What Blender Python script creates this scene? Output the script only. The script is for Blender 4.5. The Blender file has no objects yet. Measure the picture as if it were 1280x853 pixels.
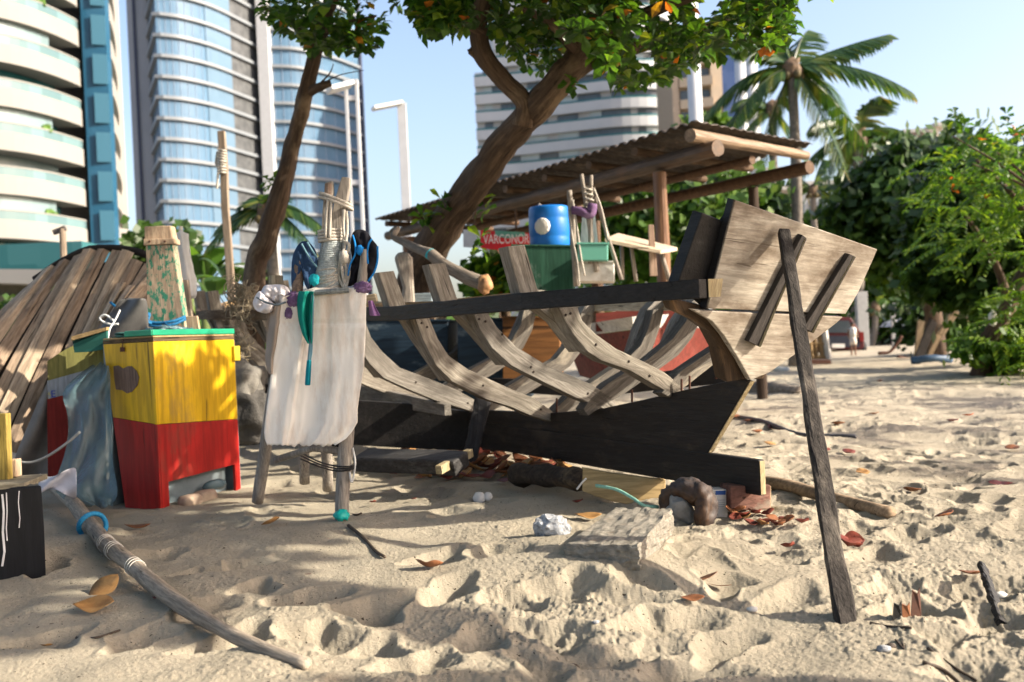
import bpy, bmesh, math, random
import numpy as np
from mathutils import Vector, Matrix, noise as mn
random.seed(7); np.random.seed(7)
R = math.radians
sc = bpy.context.scene
COL = sc.collection

# ------------------------------------------------------------------ camera
F = 1244.4                      # focal length in photo pixels (35 mm on 36 mm)
CAM = Vector((0, 0, 1.15))
ROLL = 0.045
PITCH = -0.0028
fwd = Vector((0, math.cos(PITCH), math.sin(PITCH)))
right0 = Vector((1, 0, 0)); up0 = right0.cross(fwd)
cr = (right0*math.cos(ROLL) - up0*math.sin(ROLL)).normalized()
cu = cr.cross(fwd).normalized()
cd = bpy.data.cameras.new('camera'); cam = bpy.data.objects.new('camera', cd); COL.objects.link(cam)
cam.matrix_world = Matrix(((cr.x, cu.x, -fwd.x, CAM.x), (cr.y, cu.y, -fwd.y, CAM.y), (cr.z, cu.z, -fwd.z, CAM.z), (0, 0, 0, 1)))
cd.sensor_width = 36; cd.lens = 35.0; cd.clip_start = 0.05; cd.clip_end = 6000
cd.dof.use_dof = True; cd.dof.focus_distance = 4.9; cd.dof.aperture_fstop = 2.2
sc.camera = cam

# ------------------------------------------------------------------ light
SUN_EL, SUN_AZ = 28.0, 100.0      # degrees; azimuth from the view direction (+Y) towards +X
sd = Vector((math.sin(R(SUN_AZ))*math.cos(R(SUN_EL)), math.cos(R(SUN_AZ))*math.cos(R(SUN_EL)), math.sin(R(SUN_EL))))
w = bpy.data.worlds.new('World'); sc.world = w; w.use_nodes = True
nt = w.node_tree; bg = nt.nodes['Background']; sky = nt.nodes.new('ShaderNodeTexSky')
sky.sky_type = 'NISHITA'; sky.sun_disc = False; sky.sun_elevation = R(SUN_EL); sky.sun_rotation = R(SUN_AZ)
sky.air_density = 1.0; sky.dust_density = 3.4; sky.ozone_density = 3.5; sky.altitude = 0
tint = nt.nodes.new('ShaderNodeMix'); tint.data_type = 'RGBA'; tint.blend_type = 'MULTIPLY'; tint.inputs[0].default_value = 1; tint.inputs[7].default_value = (1.2, 1.03, 0.92, 1)
nt.links.new(sky.outputs[0], tint.inputs[6]); nt.links.new(tint.outputs[2], bg.inputs[0]); bg.inputs[1].default_value = 0.15
ld = bpy.data.lights.new('sun', 'SUN'); ld.energy = 4.7; ld.angle = R(0.5); ld.color = (1.0, 0.895, 0.73)
lo = bpy.data.objects.new('sun', ld); COL.objects.link(lo); lo.location = (20, 8, 12)
lo.rotation_euler = sd.to_track_quat('Z', 'Y').to_euler()
sc.view_settings.view_transform = 'Standard'; sc.view_settings.look = 'None'
sc.view_settings.exposure = 1.3; sc.view_settings.gamma = 1; sc.view_settings.use_curve_mapping = False
sc.render.engine = 'CYCLES'; sc.cycles.use_denoising = True
sc.cycles.max_bounces = 6; sc.cycles.diffuse_bounces = 3; sc.cycles.glossy_bounces = 3; sc.cycles.transmission_bounces = 4; sc.cycles.transparent_max_bounces = 8
sc.cycles.sample_clamp_indirect = 8

# ------------------------------------------------------------------ pixel to place
def ray(px, py):
    return (fwd + cr*((px-640)/F) + cu*((426.5-py)/F))
def at(px, py, Y):
    r = ray(px, py); return CAM + r*(Y/r.y)
def onpl(px, py, p0, n):
    r = ray(px, py); return CAM + r*((p0-CAM).dot(n)/r.dot(n))
def smooth(a, b, x):
    t = np.clip((x-a)/(b-a), 0, 1); return t*t*(3-2*t)
def Hb(x, y):
    """broad ground height"""
    h = 0.13*smooth(3.4, 5.6, y) - 0.06*smooth(12, 30, y)
    h = h + 0.10*np.exp(-(((x-0.30)/0.55)**2 + ((y-4.55)/0.5)**2))       # mound under the slab
    h = h + 0.05*np.exp(-(((x-1.9)/0.6)**2 + ((y-3.6)/0.6)**2))*0
    h = h + 0.035*np.sin(x*1.3+0.5)*np.sin(y*0.9+1.0)
    return h
def gp(px, py, dz=0.0):
    r = ray(px, py); t = 1.2
    for i in range(4000):
        p = CAM + r*t
        if p.z <= float(Hb(p.x, p.y)) + dz: break
        t *= 1.0015
    return p
def gz(x, y): return float(GH(x, y)) if GH else float(Hb(x, y))
GH = None

# ------------------------------------------------------------------ mesh building
WL = {}
class MB:
    def __init__(s): s.v = []; s.f = []; s.m = []; s.mi = 0; s.g = []
    def add(s, vs, fs, g=None):
        o = len(s.v); s.g += (g if g is not None else [(p[0], p[1], p[2]) for p in vs]); s.v += [Vector(p) for p in vs]; s.f += [tuple(i+o for i in f) for f in fs]; s.m += [s.mi]*len(fs); return s
    def box(s, c, size, rot=None):
        c = Vector(c); hx, hy, hz = [k/2 for k in size]
        ps = [Vector((x*hx, y*hy, z*hz)) for x in (-1, 1) for y in (-1, 1) for z in (-1, 1)]
        if rot is not None:
            m = rot if isinstance(rot, Matrix) else Matrix.Rotation(rot, 3, 'Z'); ps = [m @ p for p in ps]
        s.add([p+c for p in ps], [(0,1,3,2), (4,6,7,5), (0,4,5,1), (2,3,7,6), (0,2,6,4), (1,5,7,3)]); return s
    def beam(s, a, b, w, h, side=None, segs=1, warp=0.0):
        """rectangular bar from a to b, w along side, h across"""
        a = Vector(a); b = Vector(b); d = (b-a).normalized()
        if side is None: side = d.cross(Vector((0, 0, 1)));
        side = Vector(side); side = (side - d*side.dot(d)).normalized(); up = side.cross(d).normalized()
        vs = []; fs = []; g = []; ln = (b-a).length; ox = random.uniform(0, 50)
        for i in range(segs+1):
            t = i/segs; c = a.lerp(b, t); g += [(ox+ln*t, sx*w/2, sy*h/2) for sx, sy in ((-1,-1), (1,-1), (1,1), (-1,1))]
            j = Vector((random.uniform(-1,1), random.uniform(-1,1), random.uniform(-1,1)))*warp
            for sx, sy in ((-1,-1), (1,-1), (1,1), (-1,1)): vs.append(c + j + side*(sx*w/2) + up*(sy*h/2))
        for i in range(segs):
            for k in range(4):
                k2 = (k+1) % 4; fs.append((i*4+k, i*4+k2, (i+1)*4+k2, (i+1)*4+k))
        fs.append((3,2,1,0)); n = segs*4; fs.append((n, n+1, n+2, n+3))
        s.add(vs, fs, g); return s
    def tube(s, pts, rad, n=10, rough=0.0, cap=True, flat=1.0):
        pts = [Vector(p) for p in pts]
        if not hasattr(rad, '__len__'): rad = [rad]*len(pts)
        vs = []; fs = []; g = []; cl = random.uniform(0, 50)
        t = (pts[1]-pts[0]).normalized(); nrm = t.orthogonal().normalized()
        for i, p in enumerate(pts):
            t2 = (pts[min(i+1, len(pts)-1)] - pts[max(i-1, 0)])
            t2 = t2.normalized() if t2.length > 1e-9 else t
            nrm = (nrm - t2*nrm.dot(t2)); nrm = nrm.normalized() if nrm.length > 1e-6 else t2.orthogonal().normalized()
            b = t2.cross(nrm)
            cl += (p-pts[i-1]).length if i else 0
            for k in range(n):
                a = 2*math.pi*k/n; g.append((cl, rad[i]*math.cos(a), rad[i]*math.sin(a))); r = rad[i]*(1 + rough*mn.noise(p*4 + Vector((math.cos(a)*1.3, math.sin(a)*1.3, i*0.13))))
                vs.append(p + nrm*math.cos(a)*r + b*math.sin(a)*r*flat)
            t = t2
        m = len(pts)
        for i in range(m-1):
            for k in range(n):
                k2 = (k+1) % n; fs.append((i*n+k, i*n+k2, (i+1)*n+k2, (i+1)*n+k))
        if cap: fs.append(tuple(range(n-1, -1, -1))); fs.append(tuple((m-1)*n+k for k in range(n)))
        s.add(vs, fs, g); return s
    def prism(s, pts, thick):
        """polygon pts extruded by vector thick"""
        pts = [Vector(p) for p in pts]; n = len(pts); t = Vector(thick)
        s.add(pts + [p+t for p in pts], [tuple(range(n)), tuple(range(2*n-1, n-1, -1))] + [(i, i+n, (i+1) % n + n, (i+1) % n) for i in range(n)]); return s
    def strip(s, A, B, thick):
        """solid plank between edge polylines A and B (same count), thickness vector"""
        A = [Vector(p) for p in A]; B = [Vector(p) for p in B]; t = Vector(thick); n = len(A); vs = []; fs = []; g = []; cl = random.uniform(0, 50); pm = (A[0]+B[0])/2
        for a, b in zip(A, B):
            vs += [a, b, b+t, a+t]; m2 = (a+b)/2; cl += (m2-pm).length; pm = m2; wd = (b-a).length; g += [(cl, -wd/2, 0), (cl, wd/2, 0), (cl, wd/2, t.length), (cl, -wd/2, t.length)]
        for i in range(n-1):
            for k in range(4):
                k2 = (k+1) % 4; fs.append((i*4+k, i*4+k2, (i+1)*4+k2, (i+1)*4+k))
        fs.append((3,2,1,0)); e = (n-1)*4; fs.append((e, e+1, e+2, e+3)); s.add(vs, fs, g); return s
    def grid(s, P, thick=None):
        """P rows of points"""
        r = len(P); c = len(P[0]); vs = [Vector(p) for row in P for p in row]
        fs = [(i*c+j, i*c+j+1, (i+1)*c+j+1, (i+1)*c+j) for i in range(r-1) for j in range(c-1)]
        s.add(vs, fs); return s
    def lathe(s, base, prof, n=24, axis=None):
        base = Vector(base); ax = Vector(axis or (0,0,1)).normalized(); u = ax.orthogonal().normalized(); v = ax.cross(u); vs = []; fs = []
        for r, z in prof:
            for k in range(n):
                a = 2*math.pi*k/n; vs.append(base + ax*z + (u*math.cos(a)+v*math.sin(a))*r)
        for i in range(len(prof)-1):
            for k in range(n):
                k2 = (k+1) % n; fs.append((i*n+k, i*n+k2, (i+1)*n+k2, (i+1)*n+k))
        fs.append(tuple(range(n-1, -1, -1))); fs.append(tuple((len(prof)-1)*n+k for k in range(n)))
        s.add(vs, fs); return s
    def blob(s, c, size, amp=0.2, freq=2.0, sub=3, rot=0.0, seed=0, sharp=False, power=1.0):
        bm = bmesh.new(); bmesh.ops.create_icosphere(bm, subdivisions=sub, radius=1.0)
        m = Matrix.Rotation(rot, 3, 'Z'); vs = []
        for v in bm.verts:
            p = v.co.copy()
            if power != 1.0: p = Vector([math.copysign(abs(k)**power, k) for k in p])
            nn = mn.noise(v.co*freq + Vector((seed*7.3, seed*3.1, seed)))
            if sharp: nn = round(nn*5)/5
            p *= 1 + amp*nn + amp*.35*mn.noise(v.co*freq*3.1 + Vector((seed, 0, 0)))
            vs.append(m @ Vector((p.x*size[0], p.y*size[1], p.z*size[2])) + Vector(c))
        bm.verts.index_update(); fs = [tuple(v.index for v in f.verts) for f in bm.faces]; bm.free()
        s.add(vs, fs); return s
    def build(s, name, mat, parent=None, shade=False, bevel=0.0, solid=0.0, sub=0, loc=None):
        vs = s.v
        if loc is None:
            if len(vs):
                a = np.array([(p.x, p.y, p.z) for p in vs]); mnv, mxv = a.min(0), a.max(0)
                loc = Vector(((mnv[0]+mxv[0])/2, (mnv[1]+mxv[1])/2, mnv[2]))
            else: loc = Vector((0,0,0))
        loc = Vector(loc)
        me = bpy.data.meshes.new(name); me.from_pydata([tuple(p-loc) for p in vs], [], s.f)
        mats = mat if isinstance(mat, (list, tuple)) else [mat]
        for m in mats: me.materials.append(m)
        if len(mats) > 1: me.polygons.foreach_set('material_index', s.m)
        if shade: me.polygons.foreach_set('use_smooth', [True]*len(me.polygons))
        if len(s.g) == len(vs) and len(vs):
            at_ = me.attributes.new('grain', 'FLOAT_VECTOR', 'POINT'); at_.data.foreach_set('vector', np.array([tuple(q) for q in s.g], dtype=np.float32).ravel())
        me.validate(); me.update()
        o = bpy.data.objects.new(name, me); COL.objects.link(o); WL[o.name] = loc
        if parent is not None: o.parent = parent; o.location = loc - WL[parent.name]
        else: o.location = loc
        if solid: md = o.modifiers.new('solid', 'SOLIDIFY'); md.thickness = solid; md.offset = 0
        if sub: md = o.modifiers.new('sub', 'SUBSURF'); md.levels = sub; md.render_levels = sub
        if bevel: md = o.modifiers.new('bevel', 'BEVEL'); md.width = bevel; md.segments = 2; md.limit_method = 'ANGLE'; md.angle_limit = R(35)
        return o
def tag(o, label=None, cat=None, group=None, kind=None):
    if label: o['label'] = label
    if cat: o['category'] = cat
    if group: o['group'] = group
    if kind: o['kind'] = kind
    return o
def thing(name, label, cat, loc, group=None):
    o = bpy.data.objects.new(name, None); COL.objects.link(o); o.location = Vector(loc); WL[o.name] = Vector(loc); o.empty_display_size = 0.2
    return tag(o, label, cat, group)
def fix_normals(o):
    bm = bmesh.new(); bm.from_mesh(o.data); bmesh.ops.recalc_face_normals(bm, faces=bm.faces); bm.to_mesh(o.data); bm.free(); return o
def curve(pts, n=24):
    """Catmull-Rom through pts"""
    pts = [Vector(p) for p in pts]; P = [pts[0]*2-pts[1]] + pts + [pts[-1]*2-pts[-2]]; out = []
    segs = len(pts)-1; per = max(2, n//segs)
    for i in range(segs):
        a, b, c, d = P[i:i+4]
        for k in range(per):
            t = k/per; out.append(0.5*((2*b) + (c-a)*t + (2*a-5*b+4*c-d)*t*t + (3*b-a-3*c+d)*t**3))
    out.append(pts[-1]); return out
def lin(xs, ys, n):
    t = np.linspace(0, 1, n); T = np.linspace(0, 1, len(xs)); return list(zip(np.interp(t, T, xs), np.interp(t, T, ys)))

# ------------------------------------------------------------------ materials
def newmat(name):
    m = bpy.data.materials.new(name); m.use_nodes = True; n = m.node_tree; b = n.nodes['Principled BSDF']; return m, n, b
def ramp(n, fac, stops):
    r = n.nodes.new('ShaderNodeValToRGB'); e = r.color_ramp.elements
    while len(e) < len(stops): e.new(0.5)
    for i, (p, c) in enumerate(stops): e[i].position = p; e[i].color = (*c, 1) if len(c) == 3 else c
    n.links.new(fac, r.inputs[0]); return r.outputs[0]
def objco(n, scale=(1,1,1), direction=None):
    if isinstance(direction, str):
        a_ = n.nodes.new('ShaderNodeAttribute'); a_.attribute_name = 'grain'; out = a_.outputs['Vector']; direction = None
    else: tc = n.nodes.new('ShaderNodeTexCoord'); out = tc.outputs['Object']
    if direction is not None:
        q = Vector(direction).normalized().rotation_difference(Vector((1,0,0))).to_euler()
        mp0 = n.nodes.new('ShaderNodeMapping'); mp0.inputs['Rotation'].default_value = q; n.links.new(out, mp0.inputs[0]); out = mp0.outputs[0]
    mp = n.nodes.new('ShaderNodeMapping'); mp.inputs['Scale'].default_value = scale; n.links.new(out, mp.inputs[0]); return mp.outputs[0]
def noi(n, vec, scale, detail=4, rough=0.55, dist=0.0):
    t = n.nodes.new('ShaderNodeTexNoise'); t.inputs['Scale'].default_value = scale; t.inputs['Detail'].default_value = detail; t.inputs['Roughness'].default_value = rough; t.inputs['Distortion'].default_value = dist
    n.links.new(vec, t.inputs['Vector']); return t.outputs['Fac']
def mixc(n, fac, a, b, mode='MIX'):
    x = n.nodes.new('ShaderNodeMix'); x.data_type = 'RGBA'; x.blend_type = mode
    for val, idx in ((fac, 0), (a, 6), (b, 7)):
        if hasattr(val, 'is_output'): n.links.new(val, x.inputs[idx])
        elif idx == 0: x.inputs[0].default_value = val
        else: x.inputs[idx].default_value = (*val, 1)
    return x.outputs[2]
def mth(n, op, a, b=0.0):
    x = n.nodes.new('ShaderNodeMath'); x.operation = op
    for i, v in enumerate((a, b)):
        if hasattr(v, 'is_output'): n.links.new(v, x.inputs[i])
        else: x.inputs[i].default_value = v
    return x.outputs[0]
def bump(n, b, h, strength=0.4, dist=0.01):
    x = n.nodes.new('ShaderNodeBump'); x.inputs['Strength'].default_value = strength; x.inputs['Distance'].default_value = dist
    n.links.new(h, x.inputs['Height']); n.links.new(x.outputs[0], b.inputs['Normal'])
def plain(name, c1, c2=None, rough=0.7, scale=6, bs=0.3, bd=0.004, spec=0.3, detail=5, metal=0.0, dirt=None, dirt_amt=0.5):
    m, n, b = newmat(name); v = objco(n); c2 = c2 or tuple(k*0.75 for k in c1)
    f = noi(n, v, scale, detail); col = ramp(n, f, [(0.32, c2), (0.68, c1)])
    if dirt:
        g = noi(n, v, scale*0.45, 8, 0.7); gm = ramp(n, g, [(dirt_amt-0.04, (0,0,0)), (dirt_amt+0.1, (1,1,1))]); col = mixc(n, gm, col, dirt)
    n.links.new(col, b.inputs['Base Color']); b.inputs['Roughness'].default_value = rough; b.inputs['Specular IOR Level'].default_value = spec; b.inputs['Metallic'].default_value = metal
    if bs: bump(n, b, noi(n, v, scale*5, 6, 0.65), bs, bd)
    return m
def wood(name, light, dark, direction=(1,0,0), grain=28, rough=0.85, stain=None, stain_amt=0.55, paint=None, paint_amt=0.5, paint_scale=3.0, bs=0.6, knots=True):
    m, n, b = newmat(name)
    v = objco(n, (0.09, 1, 1), direction); vi = objco(n, (0.5, 1, 1), direction)
    f = noi(n, v, grain, 8, 0.62, 0.4); f2 = noi(n, v, grain*3.3, 4, 0.6)
    col = ramp(n, f, [(0.30, dark), (0.50, tuple((a+c)/2 for a, c in zip(light, dark))), (0.66, light)])
    col = mixc(n, mth(n, 'MULTIPLY', ramp(n, f2, [(0.42, (1,1,1)), (0.56, (0,0,0))]), 0.45), col, tuple(k*0.35 for k in dark))
    big = noi(n, vi, 3.1, 5, 0.6); col = mixc(n, mth(n, 'MULTIPLY', ramp(n, big, [(0.36, (1,1,1)), (0.62, (0,0,0))]), 0.5), col, tuple(k*0.5 for k in light))
    ck = noi(n, objco(n, (0.05, 1, 1), direction), grain*1.6, 3, 0.5, 0.6); ckm = ramp(n, ck, [(0.30, (1,1,1)), (0.335, (0,0,0))]); col = mixc(n, mth(n, 'MULTIPLY', ckm, 0.85 if not paint else 0.3), col, tuple(k*0.18 for k in dark))
    if stain:
        s = noi(n, vi, 2.6, 7, 0.68); sm = ramp(n, s, [(stain_amt-0.06, (0,0,0)), (stain_amt+0.14, (1,1,1))]); col = mixc(n, sm, col, stain)
    h = mth(n, 'SUBTRACT', f, mth(n, 'MULTIPLY', ckm, 0.5))
    if paint:
        s = noi(n, objco(n, (0.45, 1, 1), direction), paint_scale, 10, 0.75); sm = ramp(n, s, [(paint_amt-0.015, (1,1,1)), (paint_amt+0.015, (0,0,0))])
        pc = mixc(n, mth(n, 'MULTIPLY', f2, 0.5), paint, tuple(k*0.6 for k in paint)); col = mixc(n, sm, col, pc)
        h = mth(n, 'ADD', f, mth(n, 'MULTIPLY', sm, 0.15))
    n.links.new(col, b.inputs['Base Color']); b.inputs['Roughness'].default_value = rough; b.inputs['Specular IOR Level'].default_value = 0.25
    hh = mth(n, 'ADD', h, mth(n, 'MULTIPLY', f2, 0.6)); bump(n, b, hh, bs, 0.006)
    return m
def leafmat(name, stops, trans=0.45, rough=0.42, yellow=None):
    m, n, b = newmat(name); g = n.nodes.new('ShaderNodeNewGeometry')
    col = ramp(n, g.outputs['Random Per Island'], stops)
    v = objco(n); col2 = mixc(n, mth(n, 'MULTIPLY', noi(n, v, 1.1, 3), 0.45), col, tuple(k*0.45 for k in stops[0][1]))
    n.links.new(col2, b.inputs['Base Color']); b.inputs['Roughness'].default_value = rough; b.inputs['Specular IOR Level'].default_value = 0.4
    t = n.nodes.new('ShaderNodeBsdfTranslucent'); lc = mixc(n, 1.0, col2, (1.7, 1.65, 0.6), 'MULTIPLY'); n.links.new(lc, t.inputs[0])
    mx = n.nodes.new('ShaderNodeMixShader'); mx.inputs[0].default_value = trans; n.links.new(b.outputs[0], mx.inputs[1]); n.links.new(t.outputs[0], mx.inputs[2])
    n.links.new(mx.outputs[0], n.nodes['Material Output'].inputs[0]); return m
def cloth(name, c1, c2=None, stain=None, rough=0.9, trans=0.15, stain_amt=0.55, scale=3, weave=True, streak=False):
    m, n, b = newmat(name); v = objco(n, (1,1,0.25) if streak else (1,1,1)); c2 = c2 or tuple(k*0.85 for k in c1)
    col = ramp(n, noi(n, v, scale*2, 5), [(0.3, c2), (0.7, c1)])
    if stain:
        sm = ramp(n, noi(n, v, scale, 8, 0.7), [(stain_amt-0.05, (0,0,0)), (stain_amt+0.16, (1,1,1))]); col = mixc(n, sm, col, stain)
    n.links.new(col, b.inputs['Base Color']); b.inputs['Roughness'].default_value = rough; b.inputs['Specular IOR Level'].default_value = 0.15
    if weave: bump(n, b, noi(n, objco(n), 260, 2), 0.15, 0.001)
    t = n.nodes.new('ShaderNodeBsdfTranslucent'); n.links.new(col, t.inputs[0])
    mx = n.nodes.new('ShaderNodeMixShader'); mx.inputs[0].default_value = trans; n.links.new(b.outputs[0], mx.inputs[1]); n.links.new(t.outputs[0], mx.inputs[2])
    n.links.new(mx.outputs[0], n.nodes['Material Output'].inputs[0]); return m
# ------------------------------------------------------------------ sand
rng = np.random.RandomState(3)
_perm = rng.rand(256, 256)
def vnoise(x, y, seed=0):
    x = x + seed*17.31; y = y + seed*9.77
    xi = np.floor(x).astype(int); yi = np.floor(y).astype(int); fx = x-xi; fy = y-yi
    fx = fx*fx*fx*(fx*(fx*6-15)+10); fy = fy*fy*fy*(fy*(fy*6-15)+10)
    g = lambda i, j: _perm[(i+seed*3) % 256, j % 256]
    return (g(xi, yi)*(1-fx)*(1-fy) + g(xi+1, yi)*fx*(1-fy) + g(xi, yi+1)*(1-fx)*fy + g(xi+1, yi+1)*fx*fy)*2-1
def fbm(x, y, f, o=4, seed=0, g=0.5):
    s = 0; a = 1; 
    for i in range(o): s = s + a*vnoise(x*f, y*f, seed+i); f *= 2.03; a *= g
    return s
DENTS = []      # x, y, angle, length, width, depth
def dpx(px, py, L, Wd, ang, dep):
    p = gp(px, py); DENTS.append((p.x, p.y, R(ang), L, Wd, dep*1.05))
for a in [(375,748,.15,.10,20,.075),(470,762,.13,.11,100,.075),(318,730,.09,.07,30,.05),(395,792,.17,.10,-20,.075),(455,806,.12,.10,10,.07),(560,738,.15,.085,60,.065),
          (545,700,.12,.09,20,.05),(640,745,.14,.08,-30,.05),(690,790,.17,.09,-35,.06),(705,730,.16,.10,0,.06),(830,780,.19,.09,8,.065),(770,745,.16,.08,-15,.06),(795,725,.12,.07,-40,.05),
          (740,822,.15,.09,-30,.05),(600,800,.15,.09,70,.055),(520,830,.14,.09,10,.055),(290,800,.16,.10,40,.055),(170,800,.13,.08,60,.05),(60,800,.13,.09,10,.045),(250,760,.16,.09,70,.05),
          (900,810,.15,.08,50,.05),(680,830,.14,.09,-60,.05),(850,838,.16,.08,0,.05),(330,640,.12,.09,0,.03),(470,640,.14,.09,30,.035),(560,640,.15,.1,80,.035),(620,690,.14,.1,0,.04),
          (300,700,.12,.08,50,.04),(200,690,.12,.08,10,.03),(1140,765,.13,.09,20,.09),(1215,735,.18,.12,0,.06),(1240,775,.14,.1,50,.06),(1180,800,.12,.09,60,.05),(1090,690,.13,.09,20,.05),(1140,660,.13,.09,-10,.05),
          (1120,735,.14,.09,30,.045),(1210,850,.16,.09,80,.05),(905,735,.13,.08,70,.045),(945,705,.11,.07,0,.03)]:
    dpx(*a)
for i in range(330):                       # trodden sand everywhere
    y = 3.0 + 19*rng.rand()**1.15; x = rng.uniform(-0.62, 0.66)*y
    if -1.9 < x < 1.2 and 3.2 < y < 6.0 and rng.rand() < .8: continue
    if -3.5 < x < -1.3 and y < 7 and rng.rand() < .6: continue
    DENTS.append((x, y, rng.uniform(0, math.pi), rng.uniform(.10, .18), rng.uniform(.06, .10), rng.uniform(.02, .045)))
for i in range(900):                       # the well trodden right hand side
    y = 4.6 + 19*rng.rand()**1.3; x = rng.uniform(0.16, 0.68)*y
    DENTS.append((x, y, rng.uniform(0, math.pi), rng.uniform(.08, .15), rng.uniform(.05, .085), rng.uniform(.018, .038)))
DENTS = np.array(DENTS)
def near_mask(x, y): return 1.0
def Hfull(x, y):
    x = np.asarray(x, float); y = np.asarray(y, float); shp = x.shape; x = x.ravel(); y = y.ravel()
    h = Hb(x, y); fade = 1 - smooth(18, 40, np.hypot(x, y))
    h = h + fade*(0.024*fbm(x, y, 1.3, 3, 1) + 0.012*fbm(x, y, 3.7, 2, 5))
    g = smooth(-0.15, 0.5, fbm(x, y, 1.1, 2, 9)) * 0.45 + 0.08
    g = g + 0.9*np.exp(-(((x-0.05)/0.4)**2 + ((y-4.05)/0.35)**2)) + 0.6*smooth(1.0, 1.5, x)*smooth(5.5, 4.2, y)
    g = np.clip(g, 0, 1.1)
    cl = fbm(x, y, 18, 3, 13, .6)
    h = h + fade*g*(0.007*np.maximum(cl, -0.2) + 0.004*fbm(x, y, 60, 2, 21)) + fade*0.0016*fbm(x, y, 75, 2, 33)
    o = np.argsort(y); ys = y[o]; neg = np.zeros_like(h); pos = np.zeros_like(h)
    for (cx, cy, an, L, Wd, dep) in DENTS:
        i0, i1 = np.searchsorted(ys, [cy-0.5, cy+0.5]); idx = o[i0:i1]
        if len(idx) == 0: continue
        m = np.abs(x[idx]-cx) < 0.5; idx = idx[m]
        if len(idx) == 0: continue
        dx = x[idx]-cx; dy = y[idx]-cy; u = dx*math.cos(an)+dy*math.sin(an); v = -dx*math.sin(an)+dy*math.cos(an)
        wob = 1 + 0.16*np.sin(3*np.arctan2(v, u)+cx*9) + 0.10*np.sin(5*np.arctan2(v, u)+cy*7)
        q = np.sqrt((u/L)**2 + (v/(Wd*(1+0.25*u/L)))**2)*wob
        neg[idx] = np.maximum(neg[idx], dep*np.exp(-q**3.2*1.0)); pos[idx] = np.maximum(pos[idx], dep*0.30*np.exp(-((q-1.26)/0.24)**2))
    h = h - neg + pos*np.exp(-neg/0.012)
    return h.reshape(shp)
GH = lambda x, y: Hfull(np.array([x]), np.array([y]))[0]

rs = [0.0, 0.5, 1.0, 1.5, 2.0]
r_ = 2.4
while r_ < 9: rs.append(r_); r_ *= 1.0022
while r_ < 30: rs.append(r_); r_ *= 1.006
while r_ < 90: rs.append(r_); r_ *= 1.03
while r_ < 5200: rs.append(r_); r_ *= 1.25
rs = np.array(rs)
an = np.concatenate([np.linspace(-31, 31, 1150), np.arange(34, 327, 4.0)]); an = np.radians(an)
RR, AA = np.meshgrid(rs, an, indexing='ij'); X = RR*np.sin(AA); Y = RR*np.cos(AA); Z = Hfull(X, Y)
nr, na = X.shape
co = np.stack([X, Y, Z], -1).reshape(-1, 3).astype(np.float32)
I, J = np.meshgrid(np.arange(nr-1), np.arange(na), indexing='ij'); J2 = (J+1) % na
quads = np.stack([I*na+J, (I+1)*na+J, (I+1)*na+J2, I*na+J2], -1).reshape(-1, 4).astype(np.int32)[:, ::-1]
me = bpy.data.meshes.new('sand_ground'); me.vertices.add(len(co)); me.vertices.foreach_set('co', co.ravel())
me.loops.add(quads.size); me.loops.foreach_set('vertex_index', quads.ravel())
me.polygons.add(len(quads)); me.polygons.foreach_set('loop_start', np.arange(0, quads.size, 4, dtype=np.int32)); 
me.polygons.foreach_set('use_smooth', [True]*len(quads)); me.update(calc_edges=True); me.validate()
m, n, b = newmat('beach sand'); v = objco(n)
c = ramp(n, noi(n, v, 1.7, 5), [(0.35, (0.325, 0.288, 0.222)), (0.65, (0.395, 0.350, 0.272))])
gr = noi(n, v, 210, 3, 0.7); c = mixc(n, mth(n, 'MULTIPLY', ramp(n, gr, [(0.30, (1,1,1)), (0.44, (0,0,0))]), 0.40), c, (0.16, 0.12, 0.085))
sp = noi(n, v, 55, 2, 0.5); c = mixc(n, ramp(n, sp, [(0.285, (1,1,1)), (0.31, (0,0,0))]), c, (0.05, 0.035, 0.025))
db = noi(n, v, 9, 9, 0.8); c = mixc(n, mth(n, 'MULTIPLY', ramp(n, db, [(0.58, (0,0,0)), (0.70, (1,1,1))]), 0.45), c, (0.22, 0.165, 0.115))
n.links.new(c, b.inputs['Base Color']); b.inputs['Roughness'].default_value = 0.95; b.inputs['Specular IOR Level'].default_value = 0.15
bump(n, b, mth(n, 'ADD', mth(n, 'MULTIPLY', noi(n, v, 260, 3, 0.7), 0.35), noi(n, v, 48, 6, 0.72)), 0.9, 0.016)
me.materials.append(m); o = bpy.data.objects.new('sand_ground', me); COL.objects.link(o); tag(o, kind='structure')
assert me.polygons[len(quads)//2].normal.z > 0, 'flip'
# ================================================================== the boat under construction
K0 = Vector((1.31, 5.35, 0)); CV = Vector((-0.49, 0.872, 0)).normalized(); WV = Vector((0.872, 0.49, 0)).normalized(); UP = Vector((0,0,1))
def L(s, b, z): return K0 + CV*s + WV*b + UP*z
def inv(p): d = p-K0; return d.dot(CV), d.dot(WV), p.z
def sp(px, py, s): return onpl(px, py, L(s, 0, 0), CV)          # pixel on the frame plane at station s
def cp(px, py, b=0.0): return onpl(px, py, L(0, b, 0), WV)      # pixel on a fore-and-aft plane
grey_wood = wood('weathered grey wood', (0.36, 0.335, 0.295), (0.105, 0.09, 0.075), 'grain', grain=30, stain=(0.075,0.068,0.06), stain_amt=0.50)
grey_wood2 = wood('weathered pale wood', (0.40, 0.365, 0.31), (0.125, 0.105, 0.08), 'grain', grain=30, stain=(0.085,0.072,0.06), stain_amt=0.52)
inner_rib = wood('shaded inner rib wood', (0.17, 0.155, 0.135), (0.05, 0.043, 0.036), 'grain', grain=30, stain=(0.36,0.32,0.25), stain_amt=0.60)
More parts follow.
